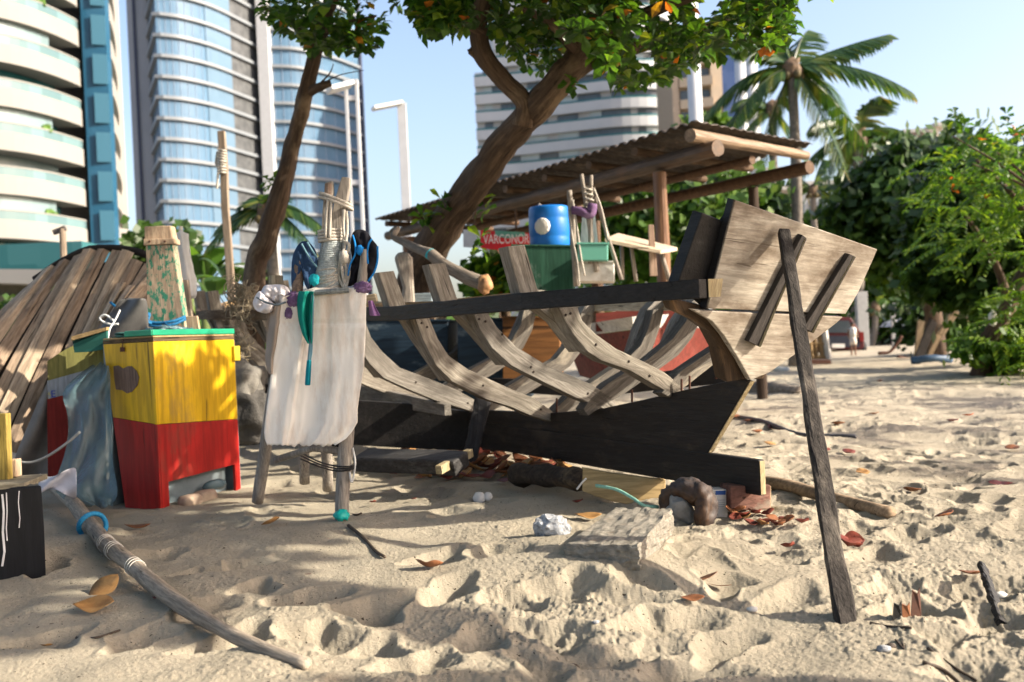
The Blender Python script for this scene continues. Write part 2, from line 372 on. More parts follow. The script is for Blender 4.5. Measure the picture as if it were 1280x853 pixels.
dark_wood = wood('dark tarred wood', (0.024, 0.021, 0.019), (0.008, 0.007, 0.007), CV, grain=26, rough=0.55, stain=(0.075,0.055,0.038), stain_amt=0.62)
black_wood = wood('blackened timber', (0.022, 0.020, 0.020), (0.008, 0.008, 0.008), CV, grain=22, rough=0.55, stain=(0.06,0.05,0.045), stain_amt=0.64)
brown_wood = wood('brown stained wood', (0.10, 0.060, 0.032), (0.022, 0.014, 0.010), 'grain', grain=30, rough=.6, stain=(0.26,0.15,0.07), stain_amt=0.62)
tan_wood = wood('yellow brown plank', (0.50, 0.34, 0.17), (0.26, 0.16, 0.075), CV, grain=26)
pale_edge = wood('raw sawn and lit edges', (0.55, 0.46, 0.28), (0.30, 0.22, 0.11), (0.2,0.2,1), grain=40)
boat = thing('wooden_boat', 'unfinished wooden boat hull, bare curved ribs and black keel, stern towards the right', 'boat', L(3.5, 0, 0.24))
# keel and deadwood
kb = MB(); kz0, kz1 = 0.245, 0.437
kb.prism([L(0,-.022,kz0), L(0,-.022,kz1), L(8.6,-.022,kz1+.10), L(8.6,-.022,kz0+.06)], WV*.044); keel = kb.build('keel', [dark_wood], boat, bevel=.006); fix_normals(keel)
eb = MB(); eb.prism([L(-.004,-.017,kz0+.006), L(-.004,.017,kz0+.006), L(-.004,.017,kz1-.006), L(-.004,-.017,kz1-.006)], CV*.003*-1); fix_normals(eb.build('end_grain', pale_edge, keel))
fb = MB(); fin = [(0.42,.439), (0.05,.86), (0.12,.872), (.60,.80), (1.0,.73), (1.47,.655), (2.1,.60), (3.2,.575), (5.2,.62), (7.6,.80), (8.3,.95), (8.4,.545)]
fb.prism([L(s,-.019,z) for s, z in fin], WV*.038); fin_o = fix_normals(fb.build('deadwood', dark_wood, boat, bevel=.004))
eb = MB(); eb.prism([L(.412,-.015,.445), L(.412,.015,.445), L(.044,.015,.858), L(.044,-.015,.858)], CV*-.006); fix_normals(eb.build('pale_edge', pale_edge, fin_o))
# ribs: outlines of the lower futtocks traced on their own frame planes (outer edge, inner edge)
ribpx = [
 (0.72, [(698,384),(706,401),(717,419),(735,440),(752,451),(787,463),(825,485),(848,496)], [(722,384),(728,401),(745,418),(770,436),(800,450),(830,465),(846,478),(857,489)]),
 (1.50, [(591,390),(600,412),(615,435),(639,457),(676,476),(719,497),(750,509),(768,517)], [(609,390),(622,410),(646,434),(682,456),(717,471),(740,481),(762,495),(773,508)]),
 (2.12, [(518,396),(529,425),(545,457),(565,477),(607,499),(639,509),(664,520),(692,528)], [(536,396),(547,423),(561,445),(585,462),(640,487),(668,498),(690,514),(697,524)]),
 (3.20, [(436,405),(446,432),(462,455),(480,473),(515,489),(545,501),(575,510),(597,517)], [(456,400),(464,422),(478,440),(500,460),(535,473),(570,487),(592,499),(603,511)]),
]
prof = []
for s, A, B in ribpx:
    a = [inv(sp(x, y, s))[1:] for x, y in A]; c = [inv(sp(x, y, s))[1:] for x, y in B]; prof.append((s, a, c))
print('RIBS', [(round(s,2), tuple(round(k,2) for k in a[0]), tuple(round(k,2) for k in a[-1])) for s, a, c in prof])
def rail_b(s):
    return -float(np.interp(s, [-.2, .25, .72, 1.53, 2.13, 3.25, 5.3, 7, 8.2, 9.0], [.49, .76, .956, 1.086, 1.17, 1.25, 1.35, 1.42, 1.1, .35]))
def rail_z(s): return float(np.interp(s, [-.2, 2.1, 5.3, 7, 9], [1.40, 1.395, 1.53, 1.60, 1.80]))
s4, a4, c4 = prof[3]
for s in (4.25, 5.3, 6.4, 7.4):
    k = rail_b(s)/rail_b(3.2); dz = rail_z(s)-rail_z(3.2); zz = lambda z: z + dz*max(0, (z-.55)/.8)
    prof.append((s, [(b*k, zz(z)+.03) for b, z in a4], [(b*k, zz(z)+.03) for b, z in c4]))
T = .10; PORT = []
for i, (s, a, c) in enumerate(prof):
    for side in (1, -1):
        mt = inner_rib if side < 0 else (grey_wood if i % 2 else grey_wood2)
        m_ = MB(); m_.strip([L(s, side*b, z) for b, z in a], [L(s, side*b, z) for b, z in c], CV*T)
        r = fix_normals(m_.build('rib', mt, boat, bevel=.004))
        if side > 0: PORT.append(r)
        # top timber, one layer further forward, standing proud of the rail
        ab, az = a[0]; rb = rail_b(s); rz = rail_z(s); lean = 0.10 if i < 3 else .05
        hs = [.265, .235, .235, .20, .24, .2, .2, .2][i] + (0 if side > 0 else -.12)
        b0, z0 = a[3]; b1, z1 = a[1]
        pts = [(rb-lean*.9, rz+hs), (rb-.02, rz), ((rb+b1)/2-.01, az), (b1, z1), (b0, z0)]; w_ = [.115, .12, .12, .12, .05]
        m_ = MB(); m_.strip([L(s+T, side*(b), z) for b, z in pts], [L(s+T, side*(b+k), z+.01) for (b, z), k in zip(pts, w_)], CV*T*1.1)
        fix_normals(m_.build('timber_head', grey_wood2 if side > 0 else grey_wood, r, bevel=.005))
nail_m = plain('rusty nail head', (.035,.022,.018), (.02,.014,.012), rough=.8, bs=0)
for k_, s_, spots in ((0, .72, ((707,394),(713,392),(786,452),(812,470),(745,431))), (1, 1.5, ((599,399),(607,402),(664,459),(667,465),(735,492),(628,418))), (2, 2.12, ((527,404),(534,409),(604,482),(676,512))), (3, 3.2, ((456,425),(520,478),(585,504)))):
    for (x, y) in spots:
        m_ = MB(); m_.lathe(sp(x, y, s_) - CV*.001, [(.0085,0),(.006,.005)], 8, axis=-CV); m_.build('nail', nail_m, PORT[k_])
# rails
def railmesh(s0, s1, side, z_off, hgt, th, off, mat, name):
    A = []; B = []
    for s in np.linspace(s0, s1, 26):
        A.append(L(s, side*(rail_b(s)-off), rail_z(s)+z_off)); B.append(L(s, side*(rail_b(s)-off), rail_z(s)+z_off-hgt))
    m_ = MB(); m_.strip(A, B, WV*th*side); return fix_normals(m_.build(name, mat, boat, bevel=.004))
railmesh(-.20, 2.75, 1, 0, .095, .05, .055, black_wood, 'outer_rail')
railmesh(2.76, 8.9, 1, 0, .095, .05, .055, wood('brown rail wood', (0.30,0.21,0.13), (0.11,0.07,0.04), CV, grain=30), 'outer_rail')
railmesh(1.2, 8.8, 1, .028, .05, .04, -.22, tan_wood, 'inner_rail')
railmesh(.2, 8.8, -1, 0, .09, .05, .0, wood('pale rail plank', (0.62,0.54,0.40), (0.33,0.26,0.17), CV, grain=26), 'outer_rail')
# bilge stringers inside
A = []; B = []
for s in np.linspace(.95, 7.5, 14):
    b = .60 + .30*min(1, (s-.9)/3.0); z = .93 - .17*min(1, (s-.9)/2.0); A.append(L(s, b, z)); B.append(L(s, b, z-.13))
m_ = MB(); m_.strip(A, B, WV*.05); fix_normals(m_.build('stringer', dark_wood, boat, bevel=.003))
m_ = MB(); A = [cp(x, y, -.42) for x, y in ((330,452),(400,470),(455,483),(520,497),(555,506))]; B = [cp(x, y, -.42) for x, y in ((330,472),(400,490),(455,503),(520,514),(556,520))]
m_.strip(A, B, WV*.06); fix_normals(m_.build('stringer', grey_wood, boat, bevel=.004))
# transom, its plane fixed by its foot and its rake
P0 = L(.03, 0, .86); TN = (CV*1.0 + UP*0.30).normalized()      # plane normal (pointing inboard)
tp = lambda x, y, d=0.0: onpl(x, y, P0 - TN*d, TN)
tr_wood = wood('silvered transom boards', (0.60, 0.55, 0.46), (0.30, 0.25, 0.195), WV - UP*.1, grain=22, rough=0.6, stain=(0.115,0.085,0.06), stain_amt=0.46, bs=.35)
tr = MB(); tr.prism([tp(x, y) for x, y in [(919,250),(1097,312),(1090,328),(1073,366),(1057,393),(884,386)]], TN*.045)
trans = fix_normals(tr.build('transom', tr_wood, boat, bevel=.005))
m_ = MB(); m_.prism([tp(x, y) for x, y in [(866,388),(1054,396.5),(1046,404),(1010,432),(962,466),(938,476),(925,452),(905,420),(890,402)]], TN*.045); fix_normals(m_.build('lower_board', tr_wood, trans, bevel=.005))
cleat_m = wood('dark cleat', (0.07,0.06,0.055), (0.02,0.018,0.016), (0.4,-.2,.8), grain=30)
for pts in ([(997,292),(1003,297),(945,432),(930,425)], [(1056,316),(1064,320),(1011,415),(999,408)]):
    m_ = MB(); m_.prism([tp(x, y) for x, y in pts], -TN*.035); o = fix_normals(m_.build('cleat', cleat_m, trans, bevel=.003))
    m_ = MB(); a_ = [tp(x, y, .02) for x, y in pts]; m_.prism([a_[1]+WV*.001, a_[2]+WV*.001, a_[2]+WV*.007-TN*.03, a_[1]+WV*.007-TN*.02], TN*.02); fix_normals(m_.build('pale_edge', pale_edge, o))  # pale strip paints the sunlit right edge of the cleat
m_ = MB(); m_.prism([tp(918.5,249.5)-WV*.003, tp(883,387)-WV*.003, tp(883,387)+TN*.046-WV*.003, tp(918.5,249.5)+TN*.046-WV*.003], -WV*.004); fix_normals(m_.build('dark_edge', black_wood, trans))
# small hook-like fitting on the far edge of the transom
# stern frame: curved fashion timber and its black heads
sf = [(838,372),(846,391),(868,401),(888,415),(900,438),(908,478)]; sg = [(882,384),(893,390),(905,400),(920,418),(933,447),(937,474)]
m_ = MB(); o_ = P0 + TN*.052
q = lambda x, y: onpl(x, y, o_, TN)
m_.strip([q(x, y) for x, y in sf], [q(x, y) for x, y in sg], TN*.10); fix_normals(m_.build('stern_frame', brown_wood, boat, bevel=.006))
# mirrored timber on the far side
m_ = MB(); A = []; B = []
for (x, y), (x2, y2) in zip(sf, sg):
    pa, pb = q(x, y), q(x2, y2); sa = inv(pa); sb = inv(pb); A.append(L(sa[0], -sa[1]*.8, sa[2])); B.append(L(sb[0], -sb[1]*.8, sb[2]))
m_.strip(A, B, TN*.10); fix_normals(m_.build('stern_frame', brown_wood, boat, bevel=.006))
m_ = MB(); m_.prism([q(x, y) for x, y in [(878,266),(903,276),(888,368),(846,358)]], TN*.08); fix_normals(m_.build('stern_timber_head', black_wood, boat, bevel=.006))
m_ = MB(); m_.prism([q(x, y) for x, y in [(905,279),(918,262),(884,386),(868,372),(886,335)]], TN*.05); fix_normals(m_.build('stern_timber_head', black_wood, boat, bevel=.005))
# rail end block, pale sawn face
m_ = MB(); pe = L(-.203, rail_b(-.2)+.055, rail_z(-.2)); m_.prism([pe+UP*.0-WV*.055, pe+WV*.04, pe+WV*.02-UP*.09, pe-WV*.055-UP*.092], CV*-.004); fix_normals(m_.build('rail_end', pale_edge, boat))
# bolts along the keel line (rusty rods)
rust = plain('rusty iron', (0.12,0.05,0.03), (0.05,0.025,0.02), rough=.8, scale=20)
for (x, y0, y1) in ((696,498,520),(790,487,508),(852,474,492),(862,470,490),(895,462,474)):
    p = cp(x, y1, .03); q2 = cp(x, y0, .03); m_ = MB(); m_.tube([p, q2], .007, 8); m_.build('bolt', rust, boat)
# nail holes / bolt heads on rail
for (x, y) in ((653,372),(672,370),(552,378),(760,362)):
    pass

# ------------------------------------------------------------------ what holds the boat up
char = wood('charred prop wood', (0.055,0.047,0.042), (0.014,0.012,0.011), (-.07,.35,1), grain=46, stain=(0.22,0.19,0.155), stain_amt=0.62, bs=1.2)
gf = gp(1062, 795); top = onpl(980, 290, P0 - TN*.035, TN); gf.z = gz(gf.x, gf.y)
def post(name, a, b, w0, w1, mat, label, cat, group=None, n=4, segs=26, rough=.12, thick=.6, extra=None):
    a = Vector(a); b = Vector(b); d = (b-a); pts = []; m_ = MB()
    side = d.cross(Vector((0,1,0))).normalized(); fw = side.cross(d).normalized(); vs = []; fs = []; n = 12
    for i in range(segs+1):
        t = i/segs; c = a + d*t; wd = w0 + (w1-w0)*t
        for k in range(n):
            an_ = 2*math.pi*(k+.5)/n; x = math.copysign(abs(math.cos(an_))**.45, math.cos(an_)); y = math.copysign(abs(math.sin(an_))**.45, math.sin(an_))
            r = 1 + rough*mn.noise(Vector((k*2.1, t*9, a.x))) + rough*.6*mn.noise(Vector((k*5.3, t*31, a.y)))
            vs.append(c + side*(x*wd/2*r) + fw*(y*wd/2*thick*r) + d.normalized()*(.02*mn.noise(Vector((k*1.7, a.x, 3))) if i in (0, segs) else 0))
    for i in range(segs):
        for k in range(n): k2 = (k+1) % n; fs.append((i*n+k, i*n+k2, (i+1)*n+k2, (i+1)*n+k))
    fs.append(tuple(range(n-1,-1,-1))); fs.append(tuple(segs*n+k for k in range(n)))
    m_.add(vs, fs); o = fix_normals(m_.build(name, mat)); return tag(o, label, cat, group)
post('prop_pole', gf - Vector((0,0,.12)) + (gf-top).normalized()*.02, top, .082, .062, char, 'charred black prop pole leaning up against the boat transom', 'prop', rough=.25)
pf = gp(583, 604); pt = sp(606, 497, 2.75); pf.z = gz(pf.x, pf.y)
pf = at(583, 604, pt.y-.02); 
dk = wood('black post paint', (0.05,0.05,0.055), (0.015,0.015,0.018), (.1,0,1), grain=30, rough=.7, stain=(.25,.26,.28), stain_amt=.70)
o = post('prop_post', Vector((pf.x, pf.y, gz(pf.x,pf.y)-.05)), pt+Vector((0,0,.03)), .105, .13, dk, 'short black prop post with a whitened foot under the ribs', 'prop', rough=.1)
stump_m = wood('glossy stump wood', (0.12,0.065,0.035), (0.025,0.016,0.012), 'grain', grain=26, rough=.5, stain=(.05,.055,.065), stain_amt=.55)
g = gp(866, 655); g.z = gz(g.x, g.y); zt = kz0
m_ = MB(); yk = inv(g)[0]
c0 = at(838, 640, g.y+.12); 
cpts = curve([at(836,648,g.y+.14), at(832,625,g.y+.13), at(846,612,g.y+.10), at(866,613,g.y+.05), at(881,625,g.y), at(880,648,g.y-.03), at(872,668,g.y-.04)], 60)
m_.tube(cpts, list(np.interp(np.linspace(0,1,len(cpts)), [0,.25,.45,.62,.85,1], [.035,.04,.062,.066,.052,.022])), 16, rough=.3)
m_.v = [p + Vector((mn.noise(p*22), mn.noise(p*22+Vector((9,0,0))), mn.noise(p*22+Vector((0,9,0)))))*.014 + Vector((mn.noise(p*60), 0, mn.noise(p*60+Vector((9,0,0)))))*.010 for p in m_.v]
m_.v = m_.v; st = m_.build('driftwood_stump', stump_m, shade=True); tag(st, 'twisted glossy brown driftwood stump wedged under the keel end', 'stump')
g2 = gp(896, 650)
white_p = plain('dirty white plastic', (0.72,0.70,0.66), (0.55,0.52,0.47), rough=.5, scale=5, dirt=(.35,.3,.24), dirt_amt=.6)
c = g2; t = thing('paint_carton', 'white printed carton with red mark standing under the keel', 'carton', (c.x, c.y+.08, gz(c.x, c.y)))
hh = .175; m_ = MB(); ctr = Vector((c.x, c.y+.10, gz(c.x,c.y)-.01+hh/2)); rot = Matrix.Rotation(R(14), 3, 'Z') @ Matrix.Rotation(R(4), 3, 'Y'); m_.box(ctr, (.135,.11,hh), rot); m_.build('carton', white_p, t, bevel=.006)
redp = plain('red print', (0.62,0.06,0.03), rough=.6, bs=0); bluep = plain('blue print', (0.03,0.10,0.35), rough=.6, bs=0)
m_ = MB(); m_.lathe(ctr + rot @ Vector((-.045,-.0565,-.01)), [(.028,0),(.028,.002)], 20, axis=rot @ Vector((0,-1,0))); m_.build('red_print', redp, t)
m_ = MB(); m_.lathe(ctr + rot @ Vector((-.045,-.0592,-.012)), [(.014,0),(.014,.001)], 16, axis=rot @ Vector((0,-1,0))); m_.build('white_print', white_p, t)
m_ = MB(); m_.box(ctr + rot @ Vector((.02,-.0565,.07)), (.06,.002,.022), rot); m_.build('blue_print', bluep, t)
for k in range(4):
    m_ = MB(); m_.box(ctr + rot @ Vector((.02,-.0560,.03-.012*k)), (.05,.0015,.003), rot); m_.build('print_line', plain('grey print', (.35,.35,.38), bs=0), t)
pinkw = wood('pinkish timber block', (0.26,0.13,0.10), (0.11,0.055,0.04), WV, grain=20, stain=(.40,.38,.30), stain_amt=.62)
g3 = gp(938, 648); ctr = Vector((g3.x, g3.y+.10, gz(g3.x,g3.y)+.075)); rot = Matrix.Rotation(R(12), 3, 'Z') @ Matrix.Rotation(R(3), 3, 'Y')
t = thing('timber_block', 'pinkish timber block with pale end under the keel tip', 'block', ctr - Vector((0,0,.075)))
m_ = MB(); m_.box(ctr, (.24,.14,.135), rot); o=m_.build('block', pinkw, t, bevel=.008)
m_ = MB(); m_.box(ctr + rot @ Vector((.1215,0,0)), (.004,.125,.12), rot); m_.build('end_grain', pale_edge, t)
# small rusted/dark chunk near block
# curved yellow plank behind the keel (a piece of hull lying on its edge)
yw = wood('yellow ply edge', (0.58,0.43,0.22), (0.36,0.25,0.11), (1,0,0), grain=14, stain=(.30,.2,.1), stain_amt=.64)
g4 = gp(778, 628); yy = g4.y+.10; m_ = MB()
A = []; B = []
for x, yt, yb in ((728,585,612),(745,588,619),(765,592,625),(785,594,629),(805,597,631),(832,600,632)): A.append(at(x, yt, yy)); B.append(at(x, yb+2, yy-.03))
m_.strip(A, B, Vector((0,.05,0))); o = fix_normals(m_.build('curved_plank', yw, bevel=.005)); tag(o, 'curved yellow plank on edge in the sand behind the slab', 'plank')
# dark log under the keel and grey timber at left
bark = wood('dark rotten log', (0.07,0.05,0.035), (0.012,0.010,0.009), (1,.2,0), grain=18, stain=(.25,.17,.09), stain_amt=.62)
a = at(642, 592, 6.6); b = at(730, 600, 6.1); m_ = MB(); m_.tube([a.lerp(b, k/8) for k in range(9)], [.065+.01*math.sin(k*2) for k in range(9)], 12, rough=.5); o=m_.build('rotten_log', bark, shade=True); tag(o, 'dark rotten log lying below the middle of the keel', 'log')
gt = wood('fallen grey timber', (0.075,0.072,0.07), (0.022,0.02,0.02), (1,0,0), grain=24, rough=.6)
a = at(452, 574, 7.1); b = at(578, 580, 6.7); m_ = MB(); m_.beam(a, b, .20, .11, side=Vector((0,1,.25)), segs=4, warp=.006); o=m_.build('fallen_timber', gt, bevel=.015); tag(o, 'thick grey timber lying flat on dead leaves under the ribs', 'timber')
m_ = MB(); a = at(548, 588, 6.55); b = at(588, 566, 6.9); m_.beam(a, b, .05, .06, segs=2); o=m_.build('lit_chunk_top', pale_edge, bevel=.006); tag(o, 'pale wood painted as the sunlit top of a chunk beside the black prop post', 'offcut')  # pale wood colour stands for the sunlit top of a timber chunk
# long horizontal bilge plank seen under rib four
# white cups by the prop post
for i, (x, y, r) in enumerate(((598,596,.042),(609,600,.03))):
    p = at(x, y, 6.35); p.z = gz(p.x, p.y)+r*.5; m_ = MB(); m_.lathe(p, [(r*.6,-r*.8),(r,-r*.2),(r*.9,r*.5),(r*.4,r*.95)], 14, axis=(.3*(1-2*i),-.5,.8)); o = m_.build('foam_float', plain('foam white', (.75,.72,.68), rough=.9), shade=True)
    tag(o, ['larger white foam float beside the black prop post foot', 'smaller white foam float right of the larger one'][i], 'float')

g = at(850, 640, 5.42); m_ = MB(); m_.blob((g.x, g.y, gz(g.x,g.y)+.04), (.07,.06,.085), amp=.4, freq=1.3, sub=4, seed=31, power=.8); tag(m_.build('grey_stone', plain('grey stone', (.30,.29,.27),(.17,.165,.155), scale=12, bs=.8, bd=.01), shade=True), 'grey stone tucked under the arch of the driftwood stump', 'stone')
for k_, (s_, b_, z_) in enumerate(((.74,-.62,.95),)): pass

for (pts, Y, lb) in (([(430,500),(500,504),(628,520),(628,566),(500,560),(430,556)], 8.35, 'long black panel added as the deep shade beneath the left ribs'), ([(330,480),(428,496),(428,560),(330,552)], 8.7, 'black panel added as the shade behind the legs of the cloth trestle')):
    m_ = MB(); m_.prism([at(x, y, Y) for x, y in pts], Vector((.02,.06,0))); o = fix_normals(m_.build('shade_board', black_wood, bevel=.004)); tag(o, lb, 'board')  # black panels added to stand for the deep shade under the hull
# ================================================================== painted box
def P(px, py, Y): return at(px, py, Y)
zt_ = 1.235; zb = 0.11
Bx = (-2.405, 6.68); Cx = (-2.09, 7.50); Ax = (-2.845, 6.93); Dx = (Ax[0]+Cx[0]-Bx[0], Ax[1]+Cx[1]-Bx[1])
ylw = wood('yellow gloss paint', (0.76,0.47,0.010), (0.70,0.41,0.008), (0,0,1), grain=9, rough=.42, bs=.25, stain=(.30,.20,.08), stain_amt=.625)
redw = wood('red gloss paint', (0.46,0.018,0.014), (0.36,0.012,0.010), (0,0,1), grain=9, rough=.45, bs=.25, stain=(.20,.06,.04), stain_amt=.61)
grn = plain('green painted tray', (0.015,0.28,0.15), (0.01,0.20,0.11), rough=.4, scale=8, bs=.1, dirt=(.25,.3,.2), dirt_amt=.66)
box = thing('painted_stall_box', 'tall wooden box painted yellow above and red below with green tray lid', 'box', ((Bx[0]+Dx[0])/2, (Bx[1]+Dx[1])/2, zb))
def wall(p, q, z0, z1, mat, name, parent, inset=(0,0), th=.02, p0=None, q0=None):
    p0 = p0 or p; q0 = q0 or q; d = Vector((q[0]-p[0], q[1]-p[1], 0)).normalized(); nrm = Vector((d.y, -d.x, 0))
    m_ = MB(); m_.prism([(p0[0], p0[1], z0), (q0[0], q0[1], z0), (q[0], q[1], z1), (p[0], p[1], z1)], -nrm*th); return fix_normals(m_.build(name, mat, parent, bevel=.003))
lerp2 = lambda a, b, t: (a[0]+(b[0]-a[0])*t, a[1]+(b[1]-a[1])*t)
zm = 0.705
A0 = lerp2(Ax, Bx, .30); Am = lerp2(Ax, Bx, .13)
def zc(p, y):   # z of a corner from its pixel row
    hy = at(640+p[0]/p[1]*F, 0, p[1]); r0 = at(640+p[0]/p[1]*F, y, p[1]); return r0.z
zmB = zc(Bx, 531); zmC = zc(Cx, 524); zmA = zc(Ax, 522); zbB = zc(Bx, 634); zbC = zc(Cx, 609); zbA = zbB-.0
print('BOX', zmB, zmC, zmA, zbB, zbC)
m_ = MB(); m_.prism([(Bx[0],Bx[1],zmB),(Cx[0],Cx[1],zmC),(Cx[0],Cx[1],zt_),(Bx[0],Bx[1],zt_)], Vector((-.02,.008,0))); fix_normals(m_.build('yellow_panel', ylw, box, bevel=.003))
m_ = MB(); m_.prism([(Am[0],Am[1],zmA),(Bx[0]-.001,Bx[1],zmB),(Bx[0]-.001,Bx[1],zt_),(Ax[0],Ax[1],zt_)], Vector((.01,.02,0))); fix_normals(m_.build('yellow_panel', ylw, box, bevel=.003))
f1 = lerp2(Bx, Cx, .10); f2 = lerp2(Bx, Cx, .93); zk = .30
m_ = MB(); m_.prism([(Bx[0],Bx[1],zbB-.03),(f1[0],f1[1],zbB-.03),(f1[0],f1[1],zk-.02),(f2[0],f2[1],zk+.0),(f2[0],f2[1],zbC-.03),(Cx[0],Cx[1],zbC-.03),(Cx[0],Cx[1],zmC-.002),(Bx[0],Bx[1],zmB-.002)], Vector((-.02,.008,0))); fix_normals(m_.build('red_panel', redw, box, bevel=.003))
m_ = MB(); m_.prism([(A0[0],A0[1],zbA-.03),(Bx[0]-.001,Bx[1],zbB-.03),(Bx[0]-.001,Bx[1],zmB-.002),(Am[0],Am[1],zmA-.002)], Vector((.01,.02,0))); fix_normals(m_.build('red_panel', redw, box, bevel=.003))
back_p = plain('grey blue board', (.22,.27,.29), (.14,.18,.2), rough=.7)  # grey blue for the back panels and the recessed inner board
for (p, q, nm) in ((Cx, Dx, 'back_panel'), (Dx, Ax, 'back_panel')):
    m_ = MB(); d_ = Vector((q[0]-p[0], q[1]-p[1], 0)).normalized(); m_.prism([(p[0],p[1],zb-.03),(q[0],q[1],zb-.03),(q[0],q[1],zt_),(p[0],p[1],zt_)], Vector((-d_.y, d_.x, 0))*.02); fix_normals(m_.build(nm, back_p, box))
m_ = MB(); r1 = lerp2(f1, (-3,7.2), .06); m_.prism([(f1[0]-.08,f1[1]+.05,zb-.03),(f2[0]-.08,f2[1]+.03,zb-.03),(f2[0]-.08,f2[1]+.03,zk+.05),(f1[0]-.08,f1[1]+.05,zk+.05)], Vector((-.02,.01,0))); fix_normals(m_.build('inner_board', back_p, box))
# rusty patch, hinge, hook
patch = wood('worn patch', (0.25,0.17,0.13), (0.15,0.10,0.08), (0,0,1), grain=20)
dl = Vector((Bx[0]-Ax[0], Bx[1]-Ax[1], 0)); dn = Vector((dl.y, -dl.x, 0)).normalized()
pl0 = Vector((Bx[0], Bx[1], .5)); ql = lambda x, y: onpl(x, y, pl0 + dn*.003, dn)
m_ = MB(); m_.prism([ql(x, y) for x, y in [(142,458),(148,457),(154,461),(160,458),(165,458),(171,464),(174,472),(172,482),(165,490),(159,492),(153,488),(145,487),(143,472)]], dn*.002); fix_normals(m_.build('bare_patch', patch, box))
m_ = MB(); m_.tube([ql(156,424)+dn*.01, ql(154,436)+dn*.012, ql(154,438)+dn*.01], .004, 6); m_.box(ql(154,437)+dn*.004, (.03,.02,.03)); m_.build('hook', rust, box)
dr = Vector((Cx[0]-Bx[0], Cx[1]-Bx[1], 0)).normalized(); nr_ = Vector((dr.y, -dr.x, 0))
m_ = MB(); m_.box(Vector((Cx[0],Cx[1],1.13))+nr_*.008, (.03,.07,.11), Matrix.Rotation(math.atan2(dr.y,dr.x)-math.pi/2,3,'Z')); m_.build('hinge', plain('yellow hinge', (.70,.50,.03)), box, bevel=.004)
# lid: tan rim and shallow green tray
tanr = wood('tan rim', (.50,.36,.18), (.3,.2,.09), dl)
m_ = MB(); c4 = [Vector((p[0], p[1], 0)) for p in (Ax, Bx, Cx, Dx)]; cc = sum(c4, Vector())/4
ring = [cc + (p-cc)*1.0 for p in c4]; m_.prism([p+Vector((0,0,zt_+.003)) for p in ring], Vector((0,0,.022))); fix_normals(m_.build('rim', wood('dark rim',(.16,.11,.06),(.06,.04,.02),dr), box))
m_ = MB(); tr_ = [c4[1]+Vector((-.01,-.015,0)), c4[2]+Vector((-.01,.01,0)), c4[2].lerp(c4[3],.62), c4[1].lerp(c4[0],.10)+(c4[2]-c4[1])*.0]
m_ = MB(); m_.prism([c4[1].lerp(c4[0], t_)+Vector((0,0,zt_+.028)) for t_ in (0,1)] + [c4[2].lerp(c4[3], t_)+Vector((0,0,zt_+.028)) for t_ in (1,0)], Vector((0,0,.012))); o = fix_normals(m_.build('lid', tanr, box, bevel=.004))
def railp(a, b, z, h, t, mat, name, parent): 
    m_ = MB(); m_.beam(a+Vector((0,0,z)), b+Vector((0,0,z)), t, h, side=(b-a).cross(Vector((0,0,1)))); return m_.build(name, mat, parent, bevel=.006)
tray = thing('green_tray', 'shallow green plastic tray lying along the yellow box lid', 'tray', (cc.x, cc.y, zt_+.04))
e1, e2 = c4[1]+(c4[0]-c4[1])*.02, c4[2]+(c4[3]-c4[2])*.0; e3, e4 = c4[2].lerp(c4[3],.7), c4[1].lerp(c4[0],.55)
for a_, b_ in ((e1,e2),(e2,e3),(e3,e4),(e4,e1)): railp(a_, b_, zt_+.062, .04, .014, grn, 'rim', tray)
m_ = MB(); m_.prism([p+Vector((0,0,zt_+.043)) for p in (e1,e2,e3,e4)], Vector((0,0,.006))); fix_normals(m_.build('base', grn, tray))
# bricks and bottle under the box
brick = plain('pale brick', (.42,.33,.25), (.30,.22,.17), rough=.9, scale=18)
for i, t_ in enumerate((.20, .42)):
    p = lerp2(f1, f2, t_); z = gz(p[0]+.06, p[1]); m_ = MB(); m_.blob((p[0]+.05, p[1]-.02, z+.025), (.095,.055,.042), amp=.12, freq=1.5, sub=3, rot=1.2, seed=i+3, power=.55); o = m_.build('brick', brick, shade=True)
    tag(o, ['pale broken brick under the near corner of the red box','second pale brick farther in under the red box'][i], 'brick')
film = newmat('clear film'); fm, fn, fbb = film; fbb.inputs['Base Color'].default_value = (.10,.17,.20,1); fbb.inputs['Roughness'].default_value = .22; fbb.inputs['Alpha'].default_value = .74; fbb.inputs['Specular IOR Level'].default_value = .4
bump(fn, fbb, noi(fn, objco(fn), 14, 6, .6), .8, .02)
p = lerp2(f1, f2, .70); z = gz(p[0], p[1]); m_ = MB(); m_.tube(curve([(p[0]-.07,p[1]-.10,z+.06),(p[0]-.01,p[1]-.03,z+.075),(p[0]+.04,p[1]+.08,z+.06)], 8), [.012,.03,.036,.036,.034,.036,.036,.03,.01][:9], 12, rough=.2); o = m_.build('crushed_bottle', fm, shade=True); tag(o, 'crushed clear plastic bottle beneath the red part of the box', 'bottle')

